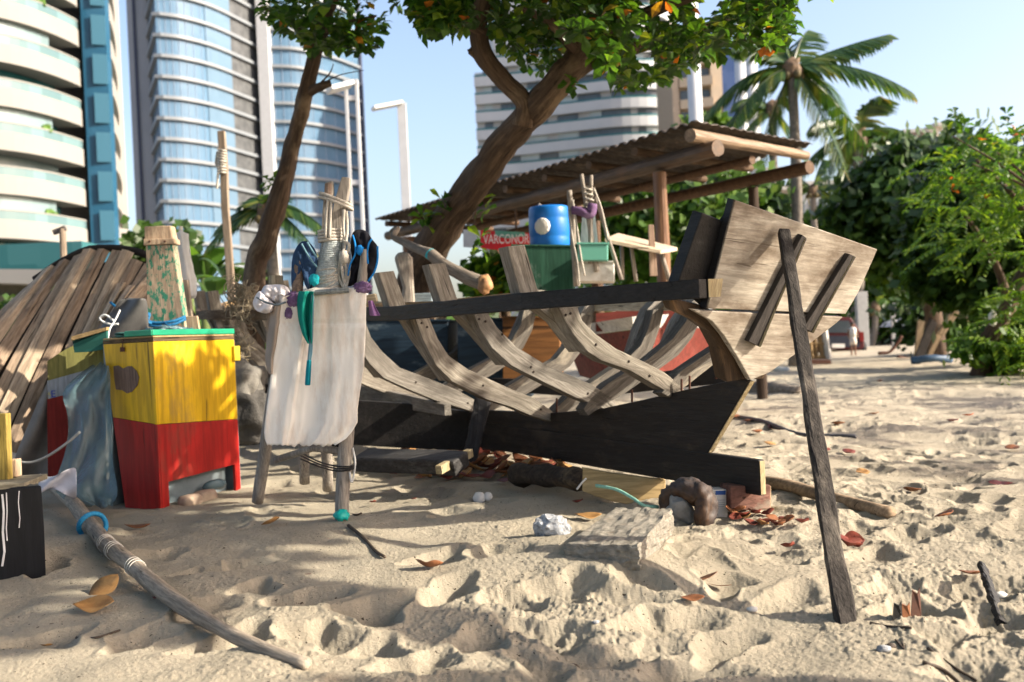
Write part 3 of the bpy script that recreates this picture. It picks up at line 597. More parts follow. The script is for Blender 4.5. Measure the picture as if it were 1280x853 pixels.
# ------------------------------------------------------------------ boards and ropes standing behind the box
gp_w = wood('green flaking plank', (0.52,0.40,0.29), (0.33,0.24,0.17), (0,0,1), grain=30, paint=(0.04,0.20,0.13), paint_amt=.475, paint_scale=26)
bare_w = wood('bare pale plank', (0.56,0.42,0.29), (0.36,0.25,0.17), (0,0,1), grain=34)
Yp = 7.9; t = thing('plank_post', 'upright plank with flaking green paint and bare capped top', 'plank', at(205, 430, Yp))
m_ = MB(); m_.prism([at(x, y, Yp) for x, y in [(182,307),(216,306),(224,360),(232,412),(232,470),(185,470),(184,400),(183,344)]], Vector((0.01,.09,0))); fix_normals(m_.build('board', gp_w, t, bevel=.006))
m_ = MB(); m_.prism([at(x, y, Yp) for x, y in [(180,283),(213,282),(217,301),(180,303)]], Vector((0.01,.09,0))); fix_normals(m_.build('top_block', bare_w, t, bevel=.01))
m_ = MB(); m_.prism([at(x, y, Yp-.015) for x, y in [(179,299),(217,298),(218,305),(179,307)]], Vector((0.01,.12,0))); b_ = fix_normals(m_.build('batten', bare_w, t, bevel=.006))
for x in (187, 206): m_ = MB(); m_.lathe(at(x, 302, Yp-.016), [(.009,0),(.007,.006)], 10, axis=(0,-1,0)); m_.build('nail', rust, b_)
m_ = MB(); m_.prism([at(x, y, 8.3) for x, y in [(222,350),(234,350),(243,420),(228,420)]], Vector((0,.05,0))); o = fix_normals(m_.build('grey_board', wood('plain grey board',(.42,.35,.27),(.25,.2,.15),(0,0,1)), bevel=.004)); tag(o, 'narrow grey board leaning just right of the green plank', 'board')
m_ = MB(); m_.prism([at(x, y, 7.6) for x, y in [(232,396),(246,395),(251,424),(236,424)]], Vector((0,.04,0))); o = fix_normals(m_.build('drilled_board', bare_w, bevel=.004)); tag(o, 'short pale board end with holes above the green tray', 'board')
# blue rope tied across the plank, with a big tangle
blue = plain('blue rope', (0.012,0.16,0.34), (0.008,0.09,0.22), rough=.7, scale=60, bs=.5)
teal = plain('teal rope', (0.02,0.36,0.42), (0.015,0.24,0.30), rough=.7, scale=60, bs=.5)
m_ = MB()
m_.tube(curve([at(160,397,7.78), at(176,400,7.76), at(195,404,7.75), at(215,402,7.76), at(232,396,7.82)], 30), .013, 8, rough=.25)
m_.tube(curve([at(160,400,7.78), at(178,405,7.76), at(196,408,7.75), at(216,406,7.76), at(232,399,7.82)], 30), .012, 8, rough=.25)
for k in range(6):
    a0 = random.uniform(0, 6); pts = [at(175+14*math.cos(a0+j*1.1+k)*random.uniform(.5,1), 398+8*math.sin(a0+j*1.3)*random.uniform(.5,1), 7.72+random.uniform(-.05,.04)) for j in range(7)]
    m_.tube(curve(pts, 28), .011, 6)
m_.tube(curve([at(168,402,7.7), at(166,412,7.66), at(165,424,7.6)], 10), .013, 6); m_.tube(curve([at(172,402,7.7), at(176,412,7.66), at(181,422,7.6)], 10), .011, 6)
m_.tube(curve([at(138,378,7.9), at(150,388,7.85), at(162,396,7.8)], 10), .011, 6)
m_.tube(curve([at(205,404,7.72), at(222,414,7.6), at(236,425,7.5)], 10), .011, 6)
o = m_.build('blue_rope', blue, shade=True); tag(o, 'tangled blue rope knotted around the green flaking plank', 'rope')
m_ = MB(); m_.tube(curve([at(150,388,7.3), at(143,402,7.25), at(137,412,7.2), at(134,430,7.1)], 14), .007, 6); m_.tube(curve([at(148,405,7.3), at(140,406,7.3), at(128,402,7.3), at(125,397,7.3), at(132,394,7.3), at(143,402,7.3)], 24), .008, 6)
o = m_.build('white_cord', plain('white cord', (.66,.68,.68), rough=.5), shade=True); tag(o, 'white looped cord standing left above the yellow box', 'cord')
# green-grey net heap on the lid
netm = cloth('netting heap', (.08,.22,.19), (.03,.10,.10), stain=(.35,.40,.38), stain_amt=.6, scale=9)
for i, (x, y, sx, sz, se, c_) in enumerate(((180,419,.20,.030,1,netm),(208,416,.16,.045,2,film[0]),(226,417,.12,.035,5,netm))):
    m_ = MB(); m_.blob(at(x, y, 7.2), (sx,.14,sz), amp=.5, freq=2.6, sub=4, seed=se); o = m_.build(['net_heap','plastic_bag','net_heap'][i], c_, shade=True)
    tag(o, ['dark green net heap on the yellow box below the blue knot','clear plastic bag heaped on the middle of the green tray','small green net heap at the right end of the tray'][i], ['net','bag','net'][i])
# folded white parasol
par = cloth('white parasol cloth', (.80,.80,.80), (.70,.72,.74), stain=(.70,.60,.48), stain_amt=.62, trans=.3, streak=True)
t = thing('folded_parasol', 'closed white parasol standing behind the green plank', 'parasol', at(230, 372, 9.2)); m_ = MB()
pr = [(.006,0),(.02,.03),(.052,.05),(.055,.18),(.075,.34),(.09,.46),(.085,.60),(.07,.63),(.02,.62)]; n_ = 28; vs = []; fs = []; topp = at(226, 286, 9.2); ax = (at(231, 372, 9.2)-topp).normalized(); u_ = ax.orthogonal().normalized(); v_ = ax.cross(u_)
for r, z in pr:
    for k in range(n_): a = 2*math.pi*k/n_; rr = r*(1+.22*math.cos(k*math.pi/2*1.0+z*9)*(z > .04)); vs.append(topp + ax*z*1.03 + (u_*math.cos(a)+v_*math.sin(a))*rr*1.1)
for i in range(len(pr)-1):
    for k in range(n_): k2 = (k+1) % n_; fs.append((i*n_+k, i*n_+k2, (i+1)*n_+k2, (i+1)*n_+k))
m_.add(vs, fs); fix_normals(m_.build('canopy', par, t, shade=True)); m_ = MB(); m_.tube([topp-ax*.02, topp+ax*1.9], .018, 8); m_.build('pole', white_p, t)

# ------------------------------------------------------------------ upturned hull of narrow planks on the left
hw = [wood('hull slat %d' % i, c1, c2, 'grain', grain=24, stain=st_, stain_amt=sa) for i, (c1, c2, st_, sa) in enumerate((((.52,.40,.29),(.22,.155,.105),(.10,.065,.05),.60), ((.40,.30,.215),(.17,.115,.08),(.06,.04,.03),.58), ((.60,.48,.35),(.30,.21,.145),(.1,.07,.05),.62)))]
orange_w = wood('orange stained slat', (.55,.20,.08), (.35,.11,.04), (.4,.3,.85), grain=20, stain=(.33,.24,.17), stain_amt=.52)
hull = thing('upturned_hull', 'old upturned boat hull of narrow weathered planks at the far left', 'boat', at(40, 560, 8.2))
sl = [((-75,470),(40,352)),((-62,492),(58,340)),((-48,515),(76,328)),((-32,536),(92,320)),((-14,552),(108,314)),((6,562),(124,312)),((26,570),(140,312)),((44,574),(156,314)),((62,560),(170,317)),((80,520),(184,323)),((94,480),(198,334)),((105,452),(206,350)),((115,440),(212,372))]
def slp(k, t_):
    k0 = int(k); f_ = k-k0; k1 = min(k0+1, len(sl)-1); (a, b) = sl[k0]; (c, d) = sl[k1]
    x0, y0 = a[0]+(c[0]-a[0])*f_, a[1]+(c[1]-a[1])*f_; x1, y1 = b[0]+(d[0]-b[0])*f_, b[1]+(d[1]-b[1])*f_
    bow = math.sin(math.pi*t_)*4; return at(x0+(x1-x0)*t_-bow*.85, y0+(y1-y0)*t_-bow*.7, 7.9+1.5*t_**1.3)
for k in range(len(sl)-1):
    nseg = 10; gap = .36 + .10*((k*7) % 3); t1 = 1.0 if k < 8 else .97; A = []; B = []
    for j in range(nseg+1): t_ = j/nseg*t1; A.append(slp(k, t_)); B.append(slp(k+1-gap, t_))
    m_ = MB(); lift = .022*((k*5) % 3); m_.strip([p+Vector((-.3,-.8,.4))*lift for p in A], [p+Vector((-.3,-.8,.4))*lift for p in B], Vector((.1,.06,-.05))*.5); fix_normals(m_.build('plank', hw[(k*2) % 3], hull, bevel=.004))
m_ = MB(); A = [slp(7.15, t_)+Vector((-.01,-.035,.02)) for t_ in (.36,.45,.54)]; B = [slp(7.75, t_)+Vector((-.01,-.035,.02)) for t_ in (.36,.45,.54)]; m_.strip(A, B, Vector((.01,.02,0))); fix_normals(m_.build('orange_patch', orange_w, hull))
for k, t0, t1 in ((8.3,.60,.82),(9.3,.52,.80),(10.2,.45,.85),(8.9,.20,.36)):
    m_ = MB(); A = [slp(k, t0+(t1-t0)*j/3)+Vector((-.02,-.06,.03)) for j in range(4)]; B = [slp(k+.55, t0+(t1-t0)*j/3)+Vector((-.02,-.06,.03)) for j in range(4)]; m_.strip(A, B, Vector((.01,.03,0))); fix_normals(m_.build('broken_plank', hw[2], hull, bevel=.003))
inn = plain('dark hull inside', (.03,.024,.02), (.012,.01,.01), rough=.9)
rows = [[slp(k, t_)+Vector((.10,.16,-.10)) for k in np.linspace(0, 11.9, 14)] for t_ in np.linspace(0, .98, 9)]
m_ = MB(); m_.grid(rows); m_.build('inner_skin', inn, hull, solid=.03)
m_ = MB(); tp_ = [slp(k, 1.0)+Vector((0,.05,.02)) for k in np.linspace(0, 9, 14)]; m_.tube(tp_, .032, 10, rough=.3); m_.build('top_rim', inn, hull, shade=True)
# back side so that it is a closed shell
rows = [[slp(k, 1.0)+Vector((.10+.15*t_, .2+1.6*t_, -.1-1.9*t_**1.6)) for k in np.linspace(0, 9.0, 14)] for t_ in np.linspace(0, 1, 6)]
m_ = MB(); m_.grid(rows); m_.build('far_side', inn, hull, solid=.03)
# dark rubber sheet between hull and box
rub = plain('dark grey rubber sheet', (.10,.10,.10), (.05,.05,.052), rough=.6, scale=5, dirt=(.17,.15,.13), dirt_amt=.62)
rows = [[at(x, y, 7.45+.10*math.sin(i*1.3+j*.9)) for j, x in enumerate(np.linspace(l, r, 8))] for i, (y, l, r) in enumerate(((372,152,184),(395,135,186),(415,122,186),(440,110,184),(462,98,180)))]
m_ = MB(); m_.grid(rows); o = m_.build('rubber_sheet', rub, shade=True, solid=.012, sub=1); tag(o, 'dark grey rubber sheet hanging between upturned hull and plank', 'sheet')
rows = [[at(x, y, 7.15+.08*math.sin(i*1.1+j*1.2)) for j, x in enumerate(np.linspace(l, r, 7))] for i, (y, l, r) in enumerate(((470,60,66),(500,48,68),(530,36,70),(560,22,74),(585,14,76),(600,18,72)))]
m_ = MB(); m_.grid(rows); o = m_.build('grey_tarp', plain('grey brown tarp', (.17,.15,.135), (.10,.09,.08), rough=.8, dirt=(.16,.07,.05), dirt_amt=.66), shade=True, solid=.01, sub=1); tag(o, 'grey brown tarp folded down left of the painted panel', 'tarp')
# painted panel
Yq = 7.05; pn = thing('sign_panel', 'curved sign panel with flaking yellow, white and red paint', 'panel', at(95, 610, Yq))
olive = wood('flaking yellow green', (.25,.24,.075), (.15,.145,.05), (0,0,1), grain=10, paint=(.10,.12,.09), paint_amt=.36, paint_scale=9)
whitef = wood('flaking white', (.34,.38,.43), (.25,.29,.35), (0,0,1), grain=10, paint=(.40,.37,.12), paint_amt=.38, paint_scale=7)
redf = wood('faded red', (.24,.025,.02), (.16,.018,.016), (0,0,1), grain=10, stain=(.1,.02,.03), stain_amt=.64)
xs_ = np.linspace(0, 1, 7)
def band(y0, y1, mat, nm):
    A = [at(59+6*abs(y0-440)/170*0+74*u, y0(u), Yq+.12*u-.10*math.sin(u*3.14)) if False else at(59+72*u, y0(u), Yq+.12*u) for u in xs_]; B = [at(60+72*u, y1(u), Yq+.12*u) for u in xs_]
    m_ = MB(); m_.strip(A, B, Vector((0,.02,0))); return fix_normals(m_.build(nm, mat, pn))
band(lambda u: 452-26*u-8*math.sin(u*3.14), lambda u: 476-20*u, olive, 'yellow_field'); band(lambda u: 476.3-20*u, lambda u: 499-18*u, whitef, 'white_field'); band(lambda u: 499.3-18*u, lambda u: 607-4*u, redf, 'red_field')
tx = bpy.data.curves.new('letter', 'FONT')
LETTERS = []; tx.body = 'E'; tx.size = .07; tx.extrude = .001; o = bpy.data.objects.new('letter', tx); COL.objects.link(o); o.parent = pn; WL[o.name] = Vector(); o.location = at(63.5, 497, Yq-.004)-WL[pn.name]; o.rotation_euler = (R(90), 0, R(6)); tx.materials.append(plain('blue letter', (.02,.05,.35), bs=0))
m_ = MB(); m_.strip([at(x, y, 7.0) for x, y in ((90,424),(110,418),(133,412))], [at(x, y, 7.0) for x, y in ((93,441),(112,440),(134,436))], Vector((0,.03,.0))); o = fix_normals(m_.build('green_board', wood('dark green paint', (.03,.16,.13), (.015,.08,.07), (1,0,.3), grain=8, stain=(.3,.28,.2), stain_amt=.66))); tag(o, 'dark green painted board end between panel and yellow box', 'board')
m_ = MB(); m_.strip([at(x, y, 6.97) for x, y in ((89,421),(110,415),(133,409))], [at(x, y, 6.97) for x, y in ((89,426),(110,420),(133,413))], Vector((0,.05,.0))); o = fix_normals(m_.build('tan_lath', tanr)); tag(o, 'tan lath resting along the dark green board', 'lath')
# draped film
rows = []
for i, (y, l, r, Y) in enumerate(((455,116,136,6.85),(472,90,138,6.8),(490,74,138,6.78),(510,84,138,6.74),(535,86,143,6.7),(560,84,140,6.64),(585,76,142,6.55),(605,66,146,6.45),(622,72,148,6.4),(634,112,140,6.36))):
    rows.append([at(l+(r-l)*u, y+2.5*math.sin(u*9+i), Y+.045*math.sin(u*11+i*1.7)+.07*mn.noise(Vector((u*5,i*.9,0)))+.03*abs(mn.noise(Vector((u*12,i*1.9,3))))) for u in np.linspace(0, 1, 22)])
m_ = MB(); m_.grid(rows); o = m_.build('plastic_film', fm, shade=True, sub=1); tag(o, 'crumpled translucent plastic film hanging left of the yellow box', 'film')
m_ = MB(); m_.grid([[at(48+u*48, y+6*math.sin(u*5+i), 6.25+.06*math.sin(u*8+i*2)) for u in np.linspace(0,1,12)] for i, y in enumerate((590,600,611,618))]); o = m_.build('pale_cloth', cloth('lilac white cloth', (.55,.55,.62)), shade=True, sub=1, solid=.004); tag(o, 'pale lilac cloth wrapped over the thick end of the bent pole', 'cloth')
m_ = MB(); m_.tube(curve([at(18,577,6.6), at(40,578,6.6), at(62,569,6.6), at(85,553,6.6), at(100,540,6.6)], 24), .009, 6); o = m_.build('thin_hose', plain('grey cord', (.28,.28,.27)), shade=True); tag(o, 'thin grey cord looping over the grey brown tarp', 'cord')

# ------------------------------------------------------------------ black box at the bottom left with plank and yellow post
blk = wood('black paint with white streaks', (.022,.022,.026), (.012,.012,.014), (0,0,1), grain=14, rough=.35, stain=(.16,.16,.17), stain_amt=.67, bs=.5)
blu = wood('navy paint', (.03,.05,.10), (.015,.022,.05), (0,0,1), grain=10, rough=.4, stain=(.3,.32,.36), stain_amt=.68)
Yb = 4.8; t = thing('black_crate', 'black painted wooden crate with white drips at the left edge', 'crate', at(10, 730, Yb))
n1 = [(-60,614),(52,607),(56,660),(58,722),(30,732),(0,741),(-60,752)]
m_ = MB(); m_.prism([at(x, y, Yb) for x, y in n1], Vector((-.42,.45,0))); fix_normals(m_.build('body', blk, t, bevel=.008))
wd = plain('white drip', (.62,.64,.66), (.5,.5,.52), rough=.5, bs=0)
for (pts, r_) in ((((3,618),(5,640),(4,665),(6,690),(3,708)), .006), (((8,616),(9,640),(8,660),(9,676)), .003), (((24,614),(23,628),(25,648),(24,660)), .0025)):
    m_ = MB(); m_.tube([at(x, y, Yb-.001) for x, y in pts], r_, 6, rough=.5, flat=.4); m_.build('paint_drip', wd, t)
m_ = MB(); m_.beam(at(-30,606,Yb+.14), at(46,601,Yb+.18), .34, .028, side=(0,1,0)); o = m_.build('loose_plank', wood('dull plank', (.30,.27,.20),(.15,.13,.09),(1,0,0)), bevel=.004); tag(o, 'dull loose plank lying on top of the black crate', 'plank')
m_ = MB(); a_ = at(3,600,Yb+.2); b_ = at(0,517,Yb+.2); m_.beam(a_, b_, .085, .05, side=(1,0,0)); o = m_.build('yellow_post', wood('dull yellow', (.36,.27,.07),(.25,.18,.04),(0,0,1)), bevel=.004); tag(o, 'dull yellow square post end standing on the black crate', 'post')
m_ = MB(); m_.box(at(18,585,Yb+.25), (.05,.06,.09)); o = m_.build('tan_block', bare_w, bevel=.006); tag(o, 'small tan block beside the yellow post on the crate', 'block')

# ------------------------------------------------------------------ bent pole on the sand with a blue rope ring
polem = wood('driftwood pole', (.42,.36,.29),(.20,.16,.12),'grain', grain=40, stain=(.5,.44,.36), stain_amt=.6)
pp = []; rr = []
for x, y, lift, r in ((66,606,.14,.046),(90,628,.09,.045),(112,655,.055,.044),(135,682,.04,.042),(165,706,.04,.039),(200,738,.035,.037),(240,765,.033,.033),(280,789,.03,.029),(330,812,.03,.026),(384,831,.028,.022)):
    g = gp(x, y, lift); z = max(gz(g.x, g.y)+r*.7, g.z-.0) ; pp.append(at(x, y, g.y)); rr.append(r)
cc_ = curve(pp, 54); rs_ = np.interp(np.linspace(0,1,len(cc_)), np.linspace(0,1,len(rr)), rr)
m_ = MB(); m_.tube(cc_, list(rs_), 14, rough=.18); o = m_.build('bent_pole', polem, shade=True); tag(o, 'long bent driftwood pole lying on sand towards the camera', 'pole')
i0 = int(len(cc_)*.24); cp_ = cc_[i0]; tn = (cc_[i0+1]-cc_[i0-1]).normalized(); e1_ = tn.cross(Vector((0,0,1))).normalized(); e2_ = e1_.cross(tn)
m_ = MB(); ringp = [cp_ + e1_*math.cos(a)*.072 + e2_*(math.sin(a)*.066+.012) + tn*.02*math.sin(a*2) for a in np.linspace(-.6, 4.4, 40)]; m_.tube(ringp, [.013+.0022*(k % 2) for k in range(40)], 8)
m_.tube(curve([ringp[0], ringp[0]+Vector((.03,-.03,-.03)), ringp[0]+Vector((.07,-.05,-.03))], 8), .013, 8); o = m_.build('rope_ring', plain('bright blue rope', (.02,.26,.50), (.01,.15,.33), rough=.6, scale=70), shade=True); tag(o, 'bright blue rope ring looped round the bent pole', 'rope')
for fr in (.31,.36,.45):
    m_ = MB()
    i0 = int(len(cc_)*fr); c_ = cc_[i0]; t_ = (cc_[i0+1]-cc_[i0-1]).normalized(); a1 = t_.orthogonal().normalized(); a2 = t_.cross(a1); r = rs_[i0]+.002; m_.tube([c_ + (a1*math.cos(a)+a2*math.sin(a))*r + t_*.006*a for a in np.linspace(0, 18, 60)], .0022, 5)
    o = m_.build('line_wrap', plain('pale line', (.62,.60,.55)), shade=True); tag(o, {.31:'pale fishing line wound on the bent pole next to the blue ring',.36:'middle winding of pale fishing line on the bent pole',.45:'pale fishing line winding farthest from the blue ring'}[fr], 'line')
# ================================================================== letters: font outlines turned into meshes
def text_mesh(body, size, loc, rot, mat, name, parent, extrude=.002, xscale=1.0):
    tc = bpy.data.curves.new('tmp', 'FONT'); tc.body = body; tc.size = size; tc.extrude = extrude; tc.align_x = 'LEFT'
    to = bpy.data.objects.new('tmp', tc); COL.objects.link(to); dg = bpy.context.evaluated_depsgraph_get(); dg.update()
    me = bpy.data.meshes.new_from_object(to.evaluated_get(dg)); bpy.data.objects.remove(to); bpy.data.curves.remove(tc)
    for v in me.vertices: v.co.x *= xscale
    me.materials.clear(); me.materials.append(mat); o = bpy.data.objects.new(name, me); COL.objects.link(o); o.rotation_euler = rot
    o.parent = parent; o.location = Vector(loc) - WL[parent.name]; WL[o.name] = Vector(loc); return o
for o in [o for o in bpy.data.objects if o.type == 'FONT']:
    l_, par_ = o.location.copy(), o.parent; mt_ = o.data.materials[0]; bpy.data.objects.remove(o); text_mesh('E', .07, l_+WL[par_.name], (R(90),0,R(6)), mt_, 'letter', par_, .001)

# ================================================================== trestle with the cloth over it
ys = gp(428, 655).y; Ys = ys + .02
silver = wood('silver grey spar', (.42,.38,.33),(.20,.17,.145),(0,0,1), grain=38, stain=(.10,.09,.08), stain_amt=.64)
tres = thing('spar_trestle', 'grey wooden trestle lashed with rope carrying cloths and garments', 'trestle', at(395, 640, Ys+.2))
def leg(x0, y0, x1, y1, Y0, Y1, r0, r1, nm='leg', mt=silver, n=14):
    a = at(x0, y0, Y0); b = at(x1, y1, Y1); m_ = MB(); m_.tube([a.lerp(b, k/n) for k in range(n+1)], list(np.linspace(r0, r1, n+1)), 10, rough=.22); return m_.build(nm, mt, tres, shade=True)
lg = leg(426, 662, 440, 420, ys, Ys+.02, .040, .045); leg(322, 628, 352, 420, Ys+.35, Ys+.15, .036, .034); leg(381, 603, 376, 420, Ys+.75, Ys+.3, .034, .03); leg(410, 612, 404, 420, Ys+.75, Ys+.3, .034, .03)
m_ = MB(); m_.tube([at(352,395,Ys+.12), at(410,386,Ys+.1), at(471,372,Ys+.08)], .034, 4, rough=.1); m_.build('crossbar', wood('cream bar', (.55,.47,.33),(.35,.28,.18),(1,0,0)), tres, bevel=.006)
m_ = MB(); m_.tube([at(345,575,Ys+.4), at(392,560,Ys+.1), at(440,566,Ys)], .022, 8); m_.build('stretcher', silver, tres, shade=True)
# mast foot with two prongs
m_ = MB(); m_.tube([at(408,372,Ys+.05), at(412,330,Ys+.05), at(415,292,Ys+.05)], [.074,.064,.052], 12, rough=.1); m_.build('mast_core', silver, tres, shade=True)
def prong(pts_px, nm='prong', d=.06, Y=Ys+.02): m_ = MB(); m_.prism([at(x, y, Y) for x, y in pts_px], Vector((0,d,0))); return fix_normals(m_.build(nm, silver, tres, bevel=.006))
prong([(406,229),(415,226),(416,240),(413,262),(412,300),(401,300),(403,262)]); prong([(427,221),(437,222),(437,232),(424,300),(408,300),(417,255)], Y=Ys+.035)
grip = wood('brown notched grip', (.30,.22,.17),(.14,.10,.08),(1,0,.3), grain=60)
m_ = MB()
pts = [at(411.5+2.2*math.cos(a), 229+a*.95, Ys+.05+.045*math.sin(a)) for a in np.linspace(0, 6.28*4, 60)]
m_.tube([at(410.5, 230+k*3.5, Ys+.01) for k in range(8)], .018, 8, rough=.5); m_.build('notched_grip', grip, tres)
# rope lashings
rp = plain('grey white rope', (.52,.49,.43), (.34,.31,.27), rough=.9, scale=80, bs=.8)
sv = plain('silvery lashing', (.46,.50,.50), (.26,.30,.31), rough=.55, scale=60, bs=.9)
def coil(x0, y0, x1, y1, r0, r1, turns, rr_, mat, nm, Yc=Ys+.05, jit=.0, tilt=0.0):
    N = int(turns*22); pts = []
    for k in range(N+1):
        t_ = k/N; c = at(x0+(x1-x0)*t_, y0+(y1-y0)*t_, Yc); r = r0+(r1-r0)*t_; a = 2*math.pi*turns*t_; pts.append(c + Vector((math.cos(a)*r, math.sin(a)*r*.95, tilt*math.cos(a) + jit*mn.noise(Vector((a*.6, 1, 3))))))
    m_ = MB(); m_.tube(pts, rr_, 6); return m_.build(nm, mat, tres, shade=True)
coil(416,302,409,362,.058,.085,26,.0062,sv,'rope_wrap'); coil(413,335,408,363,.078,.092,7,.0055,rp,'rope_lashing',jit=.05,tilt=.02); coil(413,286,413,302,.068,.066,4,.0095,rp,'rope_lashing',tilt=.006); coil(419,246,420,256,.085,.092,2.2,.0095,rp,'rope_lashing',tilt=-.035)
m_ = MB(); 
for ps in ([(410,250),(408,270),(407,298)], [(414,250),(413,270),(412,298)]):
    m_ = MB(); m_.tube(curve([at(x, y, Ys-.03) for x, y in ps], 10), .0085, 7); m_.build('rope_strand', rp, tres, shade=True)
for j, ps in enumerate(([(430,262),(429,285),(431,305),(427,330),(430,352),(436,372)], [(433,264),(434,290),(430,318),(433,342),(428,366)], [(428,300),(436,306),(434,316),(427,318),(428,340)], [(432,318),(437,330),(435,350),(431,362)], [(426,318),(424,345),(432,366)])):
    m_ = MB(); m_.tube(curve([at(x, y, Ys-.02+.012*((k+j) % 3)) for k, (x, y) in enumerate(ps)], 30), .009, 7); m_.build('hanging_rope', rp, tres, shade=True)
m_ = MB(); m_.blob(at(430, 322, Ys-.02), (.030,.028,.045), amp=.35, freq=3, seed=4); m_.build('rope_knot', rp, tres, shade=True)
wire = plain('black wire', (.02,.02,.022), rough=.5, bs=0)
m_ = MB()
for k in range(3):
    m_ = MB(); m_.tube(curve([at(376,566+k*4,Ys+.5), at(398,577+k*3,Ys+.25), at(420,583+k*3,Ys-.02), at(440,583+k*2,Ys-.05), at(443,578+k*2,Ys+.02)], 20), .005, 5); m_.build('wire_turn', wire, tres)
m_ = MB(); m_.tube(curve([at(441,560,Ys-.02), at(444,580,Ys-.03), at(440,603,Ys-.05), at(437,590,Ys-.05)], 16), .006, 6); m_.build('white_wire', plain('white wire', (.6,.6,.58), bs=0), tres)
m_ = MB(); fp_ = at(427,650,ys-.05); m_.blob((fp_.x, fp_.y, gz(fp_.x,fp_.y)+.03), (.042,.036,.034), amp=.4, freq=2, seed=9); m_.build('teal_foot_wrap', plain('teal plastic', (.01,.45,.40), rough=.4), tres, shade=True)
for (y0, y1) in ((500, 515),): pass

# the big off-white cloth
wc = cloth('old white canvas', (.88,.86,.82), (.80,.77,.72), stain=(.52,.38,.27), stain_amt=.50, trans=.08, scale=3.2, streak=True)
rows = []; prof_c = [(360,392,457),(372,352,458),(400,349,457.5),(430,345,456.5),(460,340,455),(490,336,450),(512,333,447),(528,331,447),(540,330,440),(549,331,432),(557,334,419)]
for i, y in enumerate(np.linspace(360, 557, 70)):
    l = np.interp(y, [p[0] for p in prof_c], [p[1] for p in prof_c]); r = np.interp(y, [p[0] for p in prof_c], [p[2] for p in prof_c]); row = []
    for u in np.linspace(0, 1, 60):
        t_ = (y-360)/197; fold = .010*math.sin(u*13+t_*1.5)*(.25+t_) + .008*math.sin(u*5-t_*2+1) + .016*mn.noise(Vector((u*3, t_*3, 2))) + .006*mn.noise(Vector((u*7, t_*4, 7))) + .020*abs(mn.noise(Vector((u*4.5+t_*1.2, t_*1.6-u*1.5, 12)))) + .008*abs(mn.noise(Vector((u*9-t_*2, t_*3+u*2, 15)))) + (.006 if abs(y-405) < 3 else 0)
        yy_ = y + (2.0*mn.noise(Vector((u*14, 0, 1))) *2 if i > 67 else 0); Y = Ys - .075 + fold  + (-.02 if u < .3 else 0)
        row.append(at(l+(r-l)*u, yy_, Y))
    rows.append(row)
m_ = MB(); m_.grid(rows); o = m_.build('canvas_cloth', wc, shade=True, solid=.002); tag(o, 'large stained off-white canvas cloth hanging over the trestle', 'cloth')
m_ = MB()
for (x, y) in ((446,447),(448,450),(450,447)): m_.box(at(x, y, Ys-.12), (.012,.002,.004), R(10))
# stains and seam are in the cloth; grey band at its top edge
m_ = MB(); m_.tube([at(394,366,Ys-.09), at(415,364,Ys-.10), at(436,362,Ys-.09)], .016, 8, rough=.5); m_.build('cloth_hem', plain('dirty hem', (.25,.27,.27), (.1,.12,.13), scale=50), tres)
def sheet(rowspec, Y, mat, nm, label, cat, nu=14, amp=.03, fr=9, solid=.006, parent=None, seed=0, bulge=0.0, sub=1):
    rows = []; n = len(rowspec)
    yy = np.linspace(0, n-1, max(n, 14)); ya = [r[0] for r in rowspec]; la = [r[1] for r in rowspec]; ra = [r[2] for r in rowspec]
    for i, t_ in enumerate(yy):
        y = np.interp(t_, range(n), ya); l = np.interp(t_, range(n), la); r = np.interp(t_, range(n), ra)
        rows.append([at(l+(r-l)*u, y, Y + amp*math.sin(u*fr+t_*.5+seed) - bulge*math.sin(math.pi*u) + amp*.8*mn.noise(Vector((u*3, t_*.8, seed)))) for u in np.linspace(0, 1, nu)])
    m_ = MB(); m_.grid(rows); o = m_.build(nm, mat, parent, shade=True, solid=solid, sub=sub)
    if label: tag(o, label, cat)
    return o
tealc = cloth('teal green cloth', (.01,.30,.24), (.008,.20,.17), trans=.2)
sheet([(364,373,392),(380,371,391),(400,373,390),(418,378,390),(430,385,390)], Ys-.12, tealc, 'green_cloth', 'teal green cloth hanging left of the canvas strap', 'cloth', seed=1)
strap = cloth('grey blue strap', (.16,.30,.36), (.10,.20,.26)); sheet([(368,389,393),(420,387,391.5),(440,385,391),(452,384,389)], Ys-.135, strap, 'blue_strap', 'grey blue strap hanging down the front of the canvas', 'strap', nu=4, amp=.003)
sheet([(450,383.5,389.5),(465,382,389),(482,381,388)], Ys-.14, cloth('teal strap end', (.01,.25,.32)), 'strap_tail', None, None, nu=5, amp=.006, parent=bpy.data.objects['blue_strap'])
m_ = MB(); m_.blob(at(393,350,Ys-.08), (.028,.026,.034), amp=.4, freq=2.4, seed=2); m_.build('teal_knot', cloth('bright teal', (.02,.42,.50)), tres, shade=True)
beige = cloth('taupe trousers', (.36,.30,.25), (.27,.22,.18), trans=.05)
sheet([(382,334,358),(400,333,357),(430,333,351),(450,331,348),(463,334,345),(468,337,343)], Ys-.02, beige, 'hanging_trousers', 'taupe garment hanging below the white cap', 'garment', amp=.035, fr=7, bulge=.05)
